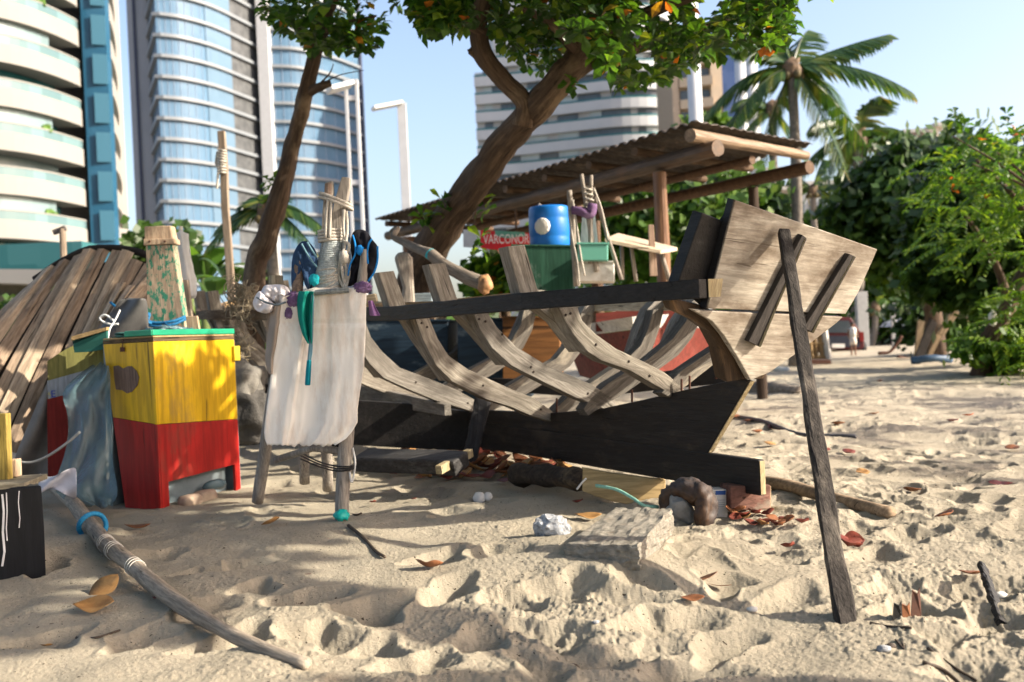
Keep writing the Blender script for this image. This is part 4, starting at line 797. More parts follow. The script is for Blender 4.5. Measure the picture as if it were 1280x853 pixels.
def cap_like(pts, Y, d, mat, nm, parent, nr_=10):
    """soft crumpled form following an outline, full in the middle, with creases"""
    pts = [Vector((x, y, 0)) for x, y in pts]; P = [pts[-1]] + pts + [pts[0], pts[1]]; out = []
    for i in range(1, len(P)-2):
        a, b, c, e = P[i-1], P[i], P[i+1], P[i+2]
        for k in range(4): t = k/4; out.append(0.5*((2*b) + (c-a)*t + (2*a-5*b+4*c-e)*t*t + (3*b-a-3*c+e)*t**3))
    c = sum(out, Vector())/len(out); N = len(out); vs = []; fs = []; lays = [(1.0,.0),(.97,.35),(.88,.62),(.74,.82),(.55,.94),(.33,1.0),(.12,1.0)]
    seq = [(k, -z) for k, z in reversed(lays)] + [(k, z) for k, z in lays[1:]]
    for k, z in seq:
        for j, p in enumerate(out):
            q_ = c + (p-c)*k; cr_ = mn.noise(Vector((q_.x*.16, q_.y*.10, z*.6+Y))) + .6*abs(mn.noise(Vector((q_.x*.35, q_.y*.22, z+7)))) ; vs.append(at(q_.x, q_.y, Y + z*d + .85*d*cr_*min(1, (1.02-k)*6)))
    for i in range(len(seq)-1):
        for j in range(N): j2 = (j+1) % N; fs.append((i*N+j, i*N+j2, (i+1)*N+j2, (i+1)*N+j))
    fs.append(tuple(range(N-1, -1, -1))); fs.append(tuple((len(seq)-1)*N+j for j in range(N)))
    m_ = MB(); m_.add(vs, fs); return fix_normals(m_.build(nm, mat, parent, shade=True))
# white cap
cap_m = cloth('white cap cotton', (.78,.75,.76), (.62,.60,.66), trans=.1)
t = thing('white_cap', 'crumpled white cap hung on the left peg of the trestle', 'cap', at(340, 392, Ys-.02))
pass
m_ = MB(); m_.tube(curve([at(321,372,Ys-.09), at(332,378,Ys-.12), at(346,381,Ys-.12), at(357,378,Ys-.09)], 12), .006, 6); m_.build('band', plain('dark band', (.10,.13,.16), bs=0), t)
leg(346, 402, 345, 345, Ys+.05, Ys+.06, .045, .040, 'peg', wood('yellow grey peg', (.45,.38,.26),(.2,.16,.11),(0,0,1)), n=4)
cap_like([(330,358),(340,356),(352,356),(360,360),(363,370),(360,380),(351,382),(343,378),(336,374),(326,370)], Ys-.02, .07, cap_m, 'crown', bpy.data.objects['white_cap'])
cap_like([(324,364),(334,372),(342,380),(340,390),(330,392),(320,388),(316,378)], Ys-.05, .05, cap_m, 'peak', bpy.data.objects['white_cap'])
# dark blue garment draped over a stick (left of the mast)
navy = cloth('faded navy fabric', (.035,.075,.16), (.02,.045,.10), stain=(.12,.16,.20), stain_amt=.60, trans=.03)
blackc = cloth('black fabric', (.012,.013,.018), (.008,.008,.012), trans=.0); brightb = cloth('bright blue piping', (.01,.18,.50), (.01,.13,.38), trans=.0)
t = thing('navy_garment', 'faded navy garment hung over a stick left of the lashed mast', 'garment', at(380, 365, Ys))
cap_like([(376,303),(384,302),(391,308),(396,318),(397,335),(394,350),(388,362),(382,358),(377,340),(373,325),(369,345),(365,360),(364,345),(365,325),(369,312)], Ys+.03, .045, navy, 'folded_cloth', t)
for ps in ([(377,305),(383,316),(391,328),(396,334)], [(384,303),(390,313),(396,322)]): m_ = MB(); m_.tube(curve([at(x, y, Ys-.03) for x, y in ps], 10), .006, 6); m_.build('piping', strap, t)
leg(372, 370, 374, 322, Ys+.02, Ys+.02, .032, .026, 'peg', grip, n=4)
t = thing('black_vest', 'black garment with bright blue trim hung on the right peg', 'garment', at(455, 368, Ys))
cap_like([(441,291),(450,287),(459,290),(465,299),(472,308),(473,318),(470,335),(465,347),(458,352),(460,335),(459,318),(455,312),(453,325),(450,345),(443,356),(434,357),(436,340),(440,325),(438,308)], Ys+.03, .05, blackc, 'folded_cloth', t)
for ps in ([(441,294),(444,305),(444,318),(438,330),(435,345)], [(472,308),(472,325),(468,340),(460,352)], [(465,299),(461,305),(459,318),(460,330)]): m_ = MB(); m_.tube(curve([at(x, y, Ys-.03) for x, y in ps], 14), .0065, 6, flat=.5); m_.build('blue_trim', brightb, t, shade=True)
m_ = MB(); m_.blob(at(450,313,Ys-.03), (.022,.012,.03), amp=.3, seed=3); m_.build('blue_patch', brightb, t, shade=True)
leg(450, 372, 456, 312, Ys-.02, Ys-.02, .034, .022, 'peg', silver, n=5)
purp = cloth('purple rag', (.20,.12,.24), (.12,.07,.15), stain=(.35,.25,.42), stain_amt=.55)
for i, (x, y, sx, sz) in enumerate(((453,360,.048,.032),(368,375,.04,.045),(362,392,.025,.035))):
    m_ = MB(); m_.blob(at(x, y, Ys-.06), (sx,.04,sz), amp=.35, freq=4.5, sub=4, seed=i+30, power=.8); o = m_.build('purple_rag', purp, shade=True); tag(o, ['purple rag tied round the right end of the crossbar','purple rag knotted between white cap and green cloth','small purple rag tail beside the taupe garment'][i], 'rag')
sheet([(376,460,466),(385,461,470),(395,462,476)], Ys-.05, cloth('mauve tail', (.38,.20,.42)), 'mauve_tail', 'mauve rag tail dangling from the right crossbar end', 'rag', nu=6, amp=.02)
# brown mesh panel piece behind the trousers, and the spare net on the boat post
netb = cloth('straw coloured netting', (.42,.36,.26), (.25,.21,.15), trans=.2)
for i, (x0, y0, x1, y1, n_, rr_) in enumerate(((303,365,300,372,26,.9),(298,385,296,470,34,1.0))):
    m_ = MB()
    for k in range(n_):
        c = at(x0+random.uniform(-12,12), random.uniform(min(y0,y1)-8, max(y0,y1)+4), 8.9+random.uniform(-.1,.1)); pts = [c + Vector((random.uniform(-.10,.10), random.uniform(-.05,.05), random.uniform(-.12,.10))) for _ in range(6)]; m_.tube(curve(pts, 18), .0045, 4, cap=False)
    o = m_.build('fishing_net', netb); tag(o, ['straw coloured net bundle tied on the boat rail post','grey brown net hanging behind the yellow box'][i], 'net', kind='thing' if i == 0 else None)
    if i == 1: o['kind'] = 'thing'
# post end seen left above the rail (303,345) belongs to the hull; block behind the net
m_ = MB(); m_.blob(at(296,480,8.6), (.22,.2,.20), amp=.35, freq=1.6, sub=4, seed=6, power=.7); o = m_.build('rock', plain('grey rock', (.22,.21,.19), (.12,.115,.105), scale=9, bs=.7, bd=.02), shade=True); tag(o, 'grey rock lump behind the right side of the yellow box', 'rock')
m_ = MB(); m_.blob(at(300,520,8.5), (.25,.2,.22), amp=.35, freq=1.5, sub=4, seed=8, power=.7); o = m_.build('rock', plain('dark rock', (.09,.085,.08), (.04,.038,.035), scale=9, bs=.7, bd=.02), shade=True); tag(o, 'darker rock under the grey one behind the yellow box', 'rock')

# ================================================================== things standing beyond the boat
def plank_px(pts, Y, thick, mat, nm, label, cat, bev=.004, group=None):
    m_ = MB(); m_.prism([at(x, y, Y) for x, y in pts], Vector(thick)); return tag(fix_normals(m_.build(nm, mat, bevel=bev)), label, cat, group)
navyw = wood('dark blue hull paint', (.02,.045,.075),(.012,.028,.05),(1,0,0), grain=9, rough=.6, stain=(.22,.27,.30), stain_amt=.63)
redh = wood('red hull paint', (.19,.035,.025),(.12,.025,.018),(1,0,0), grain=8, rough=.6, stain=(.15,.04,.03), stain_amt=.62)
orw = wood('orange brown box', (.22,.10,.03),(.12,.05,.015),(1,0,0), grain=8, rough=.6, stain=(.12,.06,.02), stain_amt=.60)
def crate_px(x0, x1, yt, yb, Y, dpt, mat, nm, label, cat, tilt=0):
    a = at(x0, yt, Y); b = at(x1, yt+tilt, Y); c = at(x1, yb, Y); d = at(x0, yb, Y); t = thing(nm, label, cat, (a+b+c+d)/4 + Vector((0,dpt/2,0)))
    m_ = MB(); m_.prism([a,b,c,d], Vector((dpt*.1,dpt,0))); o = fix_normals(m_.build('body', mat, t, bevel=.01))
    m_ = MB(); m_.prism([a+Vector((-.01,-.01,.001)), b+Vector((.01,-.01,.001)), b+Vector((.01+dpt*.1,dpt+.01,.001)), a+Vector((-.01+dpt*.1,dpt+.01,.001))], Vector((0,0,.02))); fix_normals(m_.build('top', mat, t, bevel=.003)); return t
crate_px(572, 660, 400, 500, 10.2, .8, navyw, 'blue_chest', 'dark blue flaking chest seen between the boat ribs', 'chest')
crate_px(628, 700, 398, 478, 9.9, .7, orw, 'orange_chest', 'orange brown wooden chest seen between the boat ribs', 'chest')
crate_px(455, 560, 402, 490, 10.4, .8, navyw, 'blue_chest', 'long dark blue chest beside the canvas cloth, behind ribs', 'chest')
# red and white small boat beyond
sb = thing('small_boat', 'small red and white boat seen beyond the stern ribs', 'boat', at(800, 470, 11.0))
m_ = MB(); m_.strip([at(x, y, 11+.02*abs(x-790)) for x, y in ((700,408),(740,404),(790,396),(850,392),(905,398))], [at(x, y, 11.2+.02*abs(x-790)) for x, y in ((705,420),(745,418),(792,412),(850,408),(900,412))], Vector((0,.05,0))); fix_normals(m_.build('white_strake', wood('white boat paint', (.6,.6,.58),(.45,.45,.44),(1,0,0), grain=8), sb))
m_ = MB(); m_.strip([at(x, y, 11.21+.02*abs(x-790)) for x, y in ((705,420.3),(745,418.3),(792,412.3),(850,408.3),(900,412.3))], [at(x, y, 11.5+.02*abs(x-790)) for x, y in ((725,470),(752,478),(795,480),(845,472),(880,455))], Vector((0,.05,0))); fix_normals(m_.build('red_side', redh, sb))
m_ = MB(); m_.strip([at(x, y, 11.9) for x, y in ((745,392),(800,386),(858,389))], [at(x, y, 11.9) for x, y in ((745,415),(800,412),(858,412))], Vector((0,.05,0))); fix_normals(m_.build('far_side', redh, sb))
# blue barrel with a white patch
Yd = 10.6; t = thing('blue_barrel', 'bright blue plastic barrel with a white patch on green crate', 'barrel', at(690, 312, Yd))
blb = plain('blue plastic', (.01,.15,.50), (.008,.12,.42), rough=.35, scale=4, bs=.05); c0 = at(688, 316, Yd); k_ = Yd/F; top_ = at(688, 259, Yd); h_ = (top_-c0).length
m_ = MB(); m_.lathe(c0, [(22*k_,0),(24.5*k_,.03),(25*k_,h_*.3),(24.6*k_,h_*.33),(25.2*k_,h_*.36),(25.4*k_,h_*.7),(24.9*k_,h_*.73),(25.3*k_,h_*.76),(25*k_,h_*.94),(23.5*k_,h_),(22*k_,h_),(22*k_,h_-.02),(.01,h_-.02)], 40); m_.build('body', blb, t, shade=True)
m_ = MB(); pc = at(678, 283, Yd-.255); m_.lathe(pc, [(8*k_,-.03),(10.5*k_,0),(9*k_,.02),(5*k_,.035),(.01,.04)], 11, axis=(-.42,-.9,0)); m_.build('white_patch', white_p, t)
m_ = MB(); m_.tube(curve([at(673,260,Yd-.1), at(674,255,Yd-.1), at(680,262,Yd-.18), at(681,272,Yd-.2)], 10), .006, 5); m_.build('cord', rp, t)
greenc = wood('worn dark green paint', (.035,.12,.075),(.02,.075,.05),(0,0,1), grain=9, stain=(.33,.36,.33), stain_amt=.64)
crate_px(640, 716, 308, 372, 10.3, .7, greenc, 'green_crate', 'worn dark green crate carrying the blue barrel', 'crate', 1)
# second trestle at the back with white tub
tr2 = thing('back_trestle', 'second rope lashed trestle of grey spars beyond the boat', 'trestle', at(735, 360, 9.8)); Yt = 9.8
for (a, b, r0, r1) in (((721,358),(712,238),.034,.028),((746,340),(727,218),.030,.02),((738,330),(739,219),.026,.018),((777,350),(744,246),.02,.018),((760,300),(748,252),.018,.014)):
    m_ = MB(); p, q2 = at(*a, Yt+.1*random.random()), at(*b, Yt); m_.tube([p.lerp(q2, k/8) for k in range(9)], list(np.linspace(r0, r1, 9)), 8, rough=.25); m_.build('spar', silver, tr2, shade=True)
m_ = MB(); pts = [at(735+5*math.cos(a*1.0)+a*.1, 232+a*1.0, Yt-.02+.05*math.sin(a)) for a in np.linspace(0, 30, 160)]; m_.tube(pts, .010, 5); m_.build('rope_wrap', rp, tr2, shade=True)
m_ = MB(); m_.tube(curve([at(716,262,Yt-.04), at(726,264,Yt-.08), at(738,268,Yt-.08), at(741,255,Yt-.08)], 14), .045, 8, rough=.5); m_.build('purple_wrap', purp, tr2, shade=True)
for ps in ([(716,250),(722,290),(726,320),(731,345)], [(742,235),(752,262),(760,300)], [(712,270),(716,300),(722,330),(724,356)]): m_ = MB(); m_.tube(curve([at(x, y, Yt-.05) for x, y in ps], 12), .010, 5); m_.build('hanging_rope', rp, tr2, shade=True)
m_ = MB(); m_.prism([at(x, y, Yt+.2) for x, y in ((728,268),(744,268),(752,345),(722,345))], Vector((0,.03,0))); fix_normals(m_.build('board', wood('pale blue board', (.30,.36,.38),(.2,.25,.27),(0,0,1)), tr2))
aqua = newmat('green net tub'); aqua[2].inputs['Base Color'].default_value = (.10,.32,.25,1); aqua[2].inputs['Roughness'].default_value = .4
crate_px(722, 760, 306, 326, 9.75, .4, aqua[0], 'green_tub', 'translucent green tub tied to the back trestle', 'tub')
crate_px(724, 768, 329, 352, 9.9, .4, white_p, 'white_tub', 'white plastic tub under the green one by the boat rail', 'tub')
# raised plank bench
bw = wood('pale bench plank', (.60,.50,.38),(.42,.33,.24),(1,-.1,0), grain=20)  # pale wood of the bench top
bn = thing('plank_bench', 'grey brown plank table on thin sticks beneath the shelter', 'bench', at(800, 360, 11.2))
m_ = MB(); m_.prism([at(773,296,11.0), at(847,314,10.6), at(826,318,10.2) + Vector((0,.0,0)), at(756,303,10.2)], Vector((0,0,.04))); fix_normals(m_.build('top', bw, bn, bevel=.005))
for a, b, r in (((778,350),(777,303),.022),((795,352),(788,302),.022),((837,352),(826,314),.024)):
    m_ = MB(); m_.tube([at(*a, 10.6), at(*b, 10.6)], r, 8); m_.build('leg', silver, bn, shade=True)
plank_px([(811,281),(817,281),(822,345),(813,345)], 10.3, (0,.06,0), wood('pinkish stake', (.50,.36,.27),(.34,.23,.17),(0,0,1)), 'upright_stake', 'pinkish upright stake in front of the plank table', 'stake')
# bent oar shaped pole resting on the ribs, grey rounded board
m_ = MB(); pts = curve([at(x, y, Y) for x, y, Y in ((494,295,9.2),(489,290,9.2),(497,286,9.2),(492,296,9.1),(505,303,9.0),(525,312,8.8),(540,319,8.6),(556,331,8.5),(580,345,8.4),(607,357,8.3))], 60)
m_.tube(pts, list(np.interp(np.linspace(0,1,len(pts)), [0,.3,.6,1], [.020,.028,.045,.062])), 10, rough=.25); o = m_.build('bent_oar', wood('dull grey oar', (.27,.23,.19),(.13,.11,.09),'grain', grain=30), shade=True); tag(o, 'crooked grey pole resting across the ribs before the big trunk', 'pole')
m_ = MB(); p, q2 = at(537,317,8.62), at(546,324,8.58); m_.tube([p, q2], .052, 10, rough=.2); o = m_.build('teal_lashing', teal); tag(o, 'teal rope lashing around the crooked grey pole', 'rope')
m_ = MB(); p = at(606,356,8.25); m_.blob(p, (.06,.055,.085), amp=.35, freq=2, seed=5, rot=.5); o = m_.build('brown_float', plain('orange brown wood end', (.45,.26,.12),(.2,.1,.05), scale=12), shade=True); tag(o, 'orange brown knob at the right end of the crooked pole', 'float')
plank_px([(492,322),(497,315),(510,315),(515,322),(516,350),(519,395),(498,395),(503,360)], 8.9, (0,.10,0), silver, 'rounded_board', 'grey rounded board end between the first two rib heads', 'board', .03)
plank_px([(476,343),(486,343),(486,370),(477,372)], 9.4, (0,.2,0), silver, 'grey_block', 'small grey block behind the rail right of black garment', 'block', .01)
plank_px([(495,368),(540,366),(540,378),(495,380)], 9.0, (0,.3,0), wood('blue grey slab', (.24,.30,.33),(.15,.19,.22),(1,0,0)), 'blue_grey_board', 'blue grey flat board lying behind the second rib head', 'board', .01)
# ================================================================== shelter
logw = wood('round log', (.135,.092,.06),(.06,.04,.027),'grain', grain=16, rough=.6, stain=(.13,.07,.035), stain_amt=.60)
logd = wood('dark log', (.15,.085,.045),(.06,.032,.018),(1,0,0), grain=16, rough=.7)
HZ = 3.60
C0 = at(870,157,12.0); C1 = at(1015,184,13.9); C2 = at(470,277,19.3); hz = C0.z
shx = (C1-C0); shy = (C2-C0)
def S(u, v, dz=0.0): return C0 + shx*u + shy*v + Vector((0,0,dz))
sh = thing('beach_shelter', 'open log shelter with a corrugated roof behind the boat', 'shelter', S(.5,.4,-hz+.1))
cor = plain('dark corrugated sheet', (.065,.05,.038), (.032,.025,.02), rough=.7, scale=4, dirt=(.2,.14,.09), dirt_amt=.62)
# corrugated sheet: waves run across, ridges parallel to shx
rows = []; NV = 520; NU = 40
lu = shx.length; lv = shy.length
for j in range(NV+1):
    v = j/NV; rows.append([S(u, v, .045 + .022*math.sin(v*lv/.095*2*math.pi*.5) + .012*math.sin(u*lu/.2*math.pi*2)) for u in np.linspace(-.01, 1.01, NU)])
m_ = MB(); m_.grid(rows); m_.build('roof', cor, sh, shade=True, solid=.008)
def log(a, b, r, nm='rafter', mat=logw, r2=None, rough=.1):
    m_ = MB(); n = 10; m_.tube([a.lerp(b, k/n) for k in range(n+1)], list(np.linspace(r, r2 or r, n+1)), 14, rough=rough); return m_.build(nm, mat, sh, shade=False)
# eave logs along the near short side, rafters across, purlins lengthways
log(S(0.0,.012,-.10), S(1.0,.012,-.10), .085, 'eave_log', wood('eave log', (.33,.235,.155),(.17,.115,.075),'grain',grain=14,rough=.5), .065)
for v in (.13,.24,.36,.48,.60,.72,.84,.95): log(S(0.0,v,-.10), S(1.0,v,-.10), .055, 'rafter', wood('rafter log', (.16,.105,.065),(.08,.05,.032),'grain',grain=14) if v < .5 else logd)
log(S(.10,-.015,-.27), S(.10,1.0,-.27), .105, 'purlin', logw, .09); log(S(.97,0.0,-.29), S(.97,1.0,-.29), .095, 'purlin', logd, .085)
log(S(.53,.02,-.26), S(.53,1.0,-.26), .06, 'purlin', logd)
def gpost(u, v, r, nm='post', mat=logw):
    a = S(u, v, -.40); return log(Vector((a.x, a.y, gz(a.x, a.y)-.1)), a, r*1.05, nm, mat, r)
postw = wood('brown post', (.26,.14,.075),(.14,.07,.04),(0,0,1), grain=14, rough=.45)
gpost(.08,.10,.088,mat=postw); gpost(.97,.12,.075,mat=wood('dark post', (.07,.045,.03),(.03,.02,.015),(0,0,1))); gpost(.10,.90,.14,mat=postw); gpost(.97,.92,.12,mat=logd); gpost(.97,.55,.10,mat=logd)
# roof gap light strips: sun reaches the top; banner hanging under it
bY = 15.5; bt = thing('hanging_banner', 'red and white printed banner strung under the shelter roof', 'banner', at(620, 312, bY))
def bp(u, v): x = 579+83*u; return at(x, 287+4.5*u+ (22+2*u)*v, bY - .2*math.sin(u*3) )
gryb = plain('grey banner print', (.50,.50,.50), (.36,.36,.37), bs=0, scale=3); redb = plain('red banner print', (.60,.02,.03), (.45,.015,.02), bs=0, scale=3)
for (u0, u1, mt, nm) in ((0,.26,gryb,'grey_field'),(.2605,1,redb,'red_field')):
    m_ = MB(); m_.strip([bp(u, 0) for u in np.linspace(u0, u1, 8)], [bp(u, 1) for u in np.linspace(u0, u1, 8)], Vector((0,.01,0))); fix_normals(m_.build(nm, mt, bt))
m_ = MB(); m_.strip([bp(u, -.02) for u in np.linspace(.48,.93,6)], [bp(u, .28+.08*math.sin(u*12)) for u in np.linspace(.48,.93,6)], Vector((0,.004,0))); o = m_.build('green_print', plain('green print', (.10,.30,.24), bs=0), bt); o.location.y -= .02
text_mesh('VARCONORIOS', .20, bp(.31, .80)+Vector((0,-.22,0)), (R(90),R(2.0),0), plain('banner lettering', (.72,.70,.68), bs=0), 'lettering', bt, xscale=.62)
for x in (594,645): m_ = MB(); m_.tube([at(x, 291, bY), at(x, 262, bY)], .018, 6); m_.build('hanger', logd, bt)

# ================================================================== poles and lamps
pale_m = plain('white painted steel', (.52,.53,.54), (.46,.47,.48), rough=.5, scale=3, bs=0)
def lamp(x, yb, xt, yt, Y, two, label, armx, army):
    t = thing('street_lamp', label, 'street lamp', Vector((at(xt, yt, Y).x, Y, 0)), 'white lamp posts beyond the beach'); b = at(x, yb, Y); a = at(xt, yt, Y); g = Vector((a.x, a.y, 0)); 
    w_ = .055*Y/30*1.2
    for off in ((-.5,.5) if two else (0,)):
        m_ = MB(); o_ = Vector((off*two, 0, 0)); m_.box(Vector((a.x, a.y, a.z/2)) + o_, (two*.30 if two else .30, .12, a.z)); m_.build('column', pale_m, t, bevel=.01)
    if two:
        for z in np.arange(1, a.z, 2.2): m_ = MB(); m_.box(Vector((a.x, a.y, z)), (two, .08, .12)); m_.build('tie_bar', pale_m, t)
        m_ = MB(); m_.box(Vector((a.x, a.y, a.z+.06)), (two*1.3, .16, .12)); m_.build('cap', pale_m, t)
    e = at(armx, army, Y-.6); m_ = MB(); m_.beam(a, e, .30, .12, side=(0,1,0)); m_.build('arm', pale_m, t, bevel=.02)
    return t
lamp(447, 300, 439, 106, 26, .28*1.0, 'double white lamp post with an arm, nearest the glass tower', 411, 113)
lamp(507, 300, 502, 129, 34, 0, 'single white lamp post with short arm against open sky', 466, 136)
for (x, yt, Y, wd, lb) in ((865, 40, 24, .16, 'white mast pole rising behind the shelter roof corner'), (924, 60, 34, .18, 'thin white mast right of the beige tower'), (936, 30, 36, .22, 'thicker white mast next to the coconut palm')):
    a = at(x, yt, Y); m_ = MB(); m_.tube([Vector((a.x, Y, 0)), Vector((a.x, Y, a.z+1))], [wd*1.15, wd], 12); o = m_.build('mast_pole', pale_m, shade=True); tag(o, lb, 'pole')
ww = wood('weathered utility pole', (.36,.29,.22),(.19,.14,.10),(0,0,1), grain=14)
a = at(277, 164, 13.0); t = thing('rough_pole', 'rough brown pole with rope tied at its top', 'pole', (a.x, 13, 0)); m_ = MB(); m_.beam(Vector((a.x+.05, 13, 0)), a, .095, .08, side=(1,0,0), segs=8, warp=.008); m_.build('shaft', ww, t, bevel=.01)
m_ = MB(); m_.tube([at(277+1.2*math.cos(k)*4.2, 185+k*.55, 13-.06+.09*math.sin(k)) for k in np.linspace(0, 60, 240)], .014, 4); m_.build('rope_wrap', rp, t)
m_ = MB(); m_.tube([at(272,190,12.9), at(270,204,12.95), at(273,212,12.95)], .02, 5); m_.tube([at(273,212,12.95), at(271,236,12.95)], .015, 5); m_.build('loose_end', rp, t)
a = at(78, 286, 15.0); t = thing('tee_post', 'short post with a crossarm in front of the left tower', 'post', (a.x, 15, 0)); m_ = MB(); m_.tube([Vector((a.x,15,0)), a], .05, 8); m_.build('shaft', ww, t); m_ = MB(); m_.beam(at(67,291,15), at(82,285,15), .06, .07, side=(0,1,0)); m_.build('crossarm', wood('dark arm',(.15,.14,.13),(.08,.07,.07)), t)

# ================================================================== towers
def glassm(name, c, rough=.12, emitc=None, var=.5, spec=.35, metal=.0, panes=(1.4, 3.1)):
    m, n, b = newmat(name); v = objco(n); vr = n.nodes.new('ShaderNodeTexVoronoi'); vr.feature = 'F1'; vr.distance = 'CHEBYCHEV'; vr.inputs['Scale'].default_value = .55; vr.inputs['Randomness'].default_value = .35
    n.links.new(v, vr.inputs['Vector']); sep = n.nodes.new('ShaderNodeSeparateColor'); n.links.new(vr.outputs['Color'], sep.inputs[0])
    f = mth(n, 'MULTIPLY', sep.outputs[0], var); col = mixc(n, f, c, tuple(min(1, k*1.5+.04) for k in c)); n.links.new(col, b.inputs['Base Color'])
    b.inputs['Roughness'].default_value = rough; b.inputs['Specular IOR Level'].default_value = spec; b.inputs['Metallic'].default_value = metal; return m
wht = plain('white stucco', (.235,.23,.215), (.22,.215,.20), rough=.8, scale=.3, bs=0)
whc = plain('cool white slab', (.40,.42,.44), (.36,.38,.40), rough=.7, scale=.3, bs=0)
soff = plain('soffit', (.42,.41,.38), (.36,.35,.33), bs=0, scale=.5)
gl_teal = glassm('teal window', (.015,.09,.10)); rail_gl = glassm('balcony glass', (.09,.155,.165), .2); gl_pale = glassm('pale curtain glass', (.12,.175,.185), .25)
tile = glassm('blue tile', (.006,.060,.115), .4, var=.25, spec=.4); tile2 = glassm('light blue tile', (.02,.09,.14), .4, var=.2, spec=.4)
blueg = glassm('mirror blue glass', (.085,.155,.235), .18, var=.15, spec=.15, metal=.0); bluel = glassm('pale mirror glass', (.11,.175,.245), .18, var=.12, spec=.15, metal=.0)
# --- tower A, curved balconies at the left
YA = 77
pa = [(-52,62),(-45,63.5),(-40,65.4),(-36.8,67.6),(-34.4,70.2),(-33.1,73),(-32.45,76.2),(-32.5,77.2)]
pa = [Vector((x, y, 0)) for x, y in pa]; pa = curve(pa, 28)
tA = thing('balcony_tower', 'white apartment tower with curved balconies and teal glass at far left', 'building', (-42, 80, 0))
def offset(path, d): 
    out = []
    for i, p in enumerate(path):
        t_ = (path[min(i+1, len(path)-1)] - path[max(i-1, 0)]).normalized(); out.append(p + Vector((t_.y, -t_.x, 0))*d)
    return out
def ribbon(path, z0, z1, th, mat, nm, parent, off=0.0):
    q_ = offset(path, off); m_ = MB(); nrm = [Vector(((q_[min(i+1,len(q_)-1)]-q_[max(i-1,0)]).y, -(q_[min(i+1,len(q_)-1)]-q_[max(i-1,0)]).x, 0)).normalized() for i in range(len(q_))]
    vs = []; fs = []
    for p, nn_ in zip(q_, nrm): vs += [p+Vector((0,0,z1)), p+Vector((0,0,z0)), p-nn_*th+Vector((0,0,z0)), p-nn_*th+Vector((0,0,z1))]
    for i in range(len(q_)-1):
        for k in range(4): k2 = (k+1) % 4; fs.append((i*4+k, i*4+k2, (i+1)*4+k2, (i+1)*4+k))
    fs.append((3,2,1,0)); e = (len(q_)-1)*4; fs.append((e,e+1,e+2,e+3)); m_.add(vs, fs); return fix_normals(m_.build(nm, mat, parent))
zA = 9.72; pitA = 3.09
inset = offset(pa, -1.7)
for k in range(-1, 12):
    z = zA + pitA*k
    bl = ribbon(pa, z, z+1.32, 2.6, wht, 'balcony', tA); ribbon(pa, z+1.325, z+1.92, .05, rail_gl, 'glass_rail', bl, off=-.05); ribbon(pa, z+1.93, z+2.03, .12, wht, 'handrail', bl, off=-.02)
    ribbon(pa[:-3], z+1.33, z+3.08, .1, [gl_teal, gl_pale, gl_teal][k % 3], 'window_band', tA, off=-1.9)
    if k % 2 == 0: ribbon(pa[10:22], z+1.33, z+3.08, .08, gl_pale, 'curtain', tA, off=-.5)
    if k in (2, 5, 0): 
        m_ = MB(); pp_ = pa[20]; m_.blob(pp_+Vector((-.9,.3,z+2.0)), (.9,.6,.5), amp=.5, freq=2, seed=k); m_.build('balcony_plant', plain('balcony plant green', (.10,.20,.03),(.05,.10,.02), scale=3), tA)
m_ = MB(); m_.box((-48.5,82,24), (22,14,54)); m_.build('core', wht, tA)
# blue tiled column and second row of balconies
def face_px(x0, x1, Y0, Y1, z0, z1, th, mat, nm, parent):
    a = at(x0, 430, Y0); b = at(x1, 430, Y1); m_ = MB(); m_.prism([(a.x,a.y,z0),(b.x,b.y,z0),(b.x,b.y,z1),(a.x,a.y,z1)], Vector((0,th,0))); return fix_normals(m_.build(nm, mat, parent))
# verticals lean in the photo (roll), so x is taken at the horizon row: x_h = x + 0.045*(rows below)
face_px(120, 150.5, 78.5, 79.0, 0, 52, .8, tile, 'tiled_column', tA)
for k in range(-2, 13):
    z = zA + pitA*k + .6; face_px(132, 150, 78.45, 78.88, z, z+2.35, .05, tile2 if k % 2 else tile2, 'tile_panel', tA)
pb = [at(150.5,430,80)*1, at(158.5,430,84)*1, at(162,430,90)*1, at(160,430,96)*1]; pb = curve([Vector((p.x,p.y,0)) for p in pb], 12)
for k in range(-1, 13):
    z = zA + pitA*k + .6; bl = ribbon(pb, z, z+1.5, 1.5, wht, 'side_balcony', tA); ribbon(pb, z+1.51, z+3.08, .1, gl_teal if k % 2 else gl_pale, 'side_window', bl, off=-1.2)
m_ = MB(); m_.prism([(pb[0].x-6,84,0),(at(156,430,92).x,92,0),(at(152,430,104).x,104,0),(pb[0].x-8,104,0)], Vector((0,0,52))); fix_normals(m_.build('rear_core', wht, tA))

# --- tower B, blue glass with curved sunshades
gryc = plain('grey concrete', (.27,.285,.31), (.24,.255,.28), bs=0, scale=.2); darkgap = plain('dark strip', (.05,.06,.10), bs=0)
tB = thing('glass_tower', 'tall blue mirrored glass tower with curved silver sunshade bands', 'building', (-45, 175, 0))
ZT = 82
def PX(x, Y): p = at(x, 423, Y); return Vector((p.x, Y, 0))
side = [PX(203.5,161), PX(213,150)]
front = curve([PX(213,150), PX(245,152.2), PX(285,157.5), PX(338,169)], 24)
f2_ = curve([PX(352,168.5), PX(385,170), PX(425,175), PX(463,183)], 18)
sil = plain('silver sunshade', (.20,.22,.24), (.17,.19,.21), rough=.5, scale=.3, bs=0); silu = plain('sunshade underside', (.20,.21,.22), bs=0)
n_fl = 24
ribbon(side, 0, ZT, .3, blueg, 'side_glass', tB); ribbon(front[:20], 0, ZT, .3, blueg, 'front_glass', tB); ribbon(front[19:], 0, ZT, .3, plain('louvre grey', (.10,.105,.11), (.05,.055,.06), bs=0, scale=.8), 'louvre_wall', tB, off=.02); ribbon(f2_, 0, ZT, .3, blueg, 'right_glass', tB)
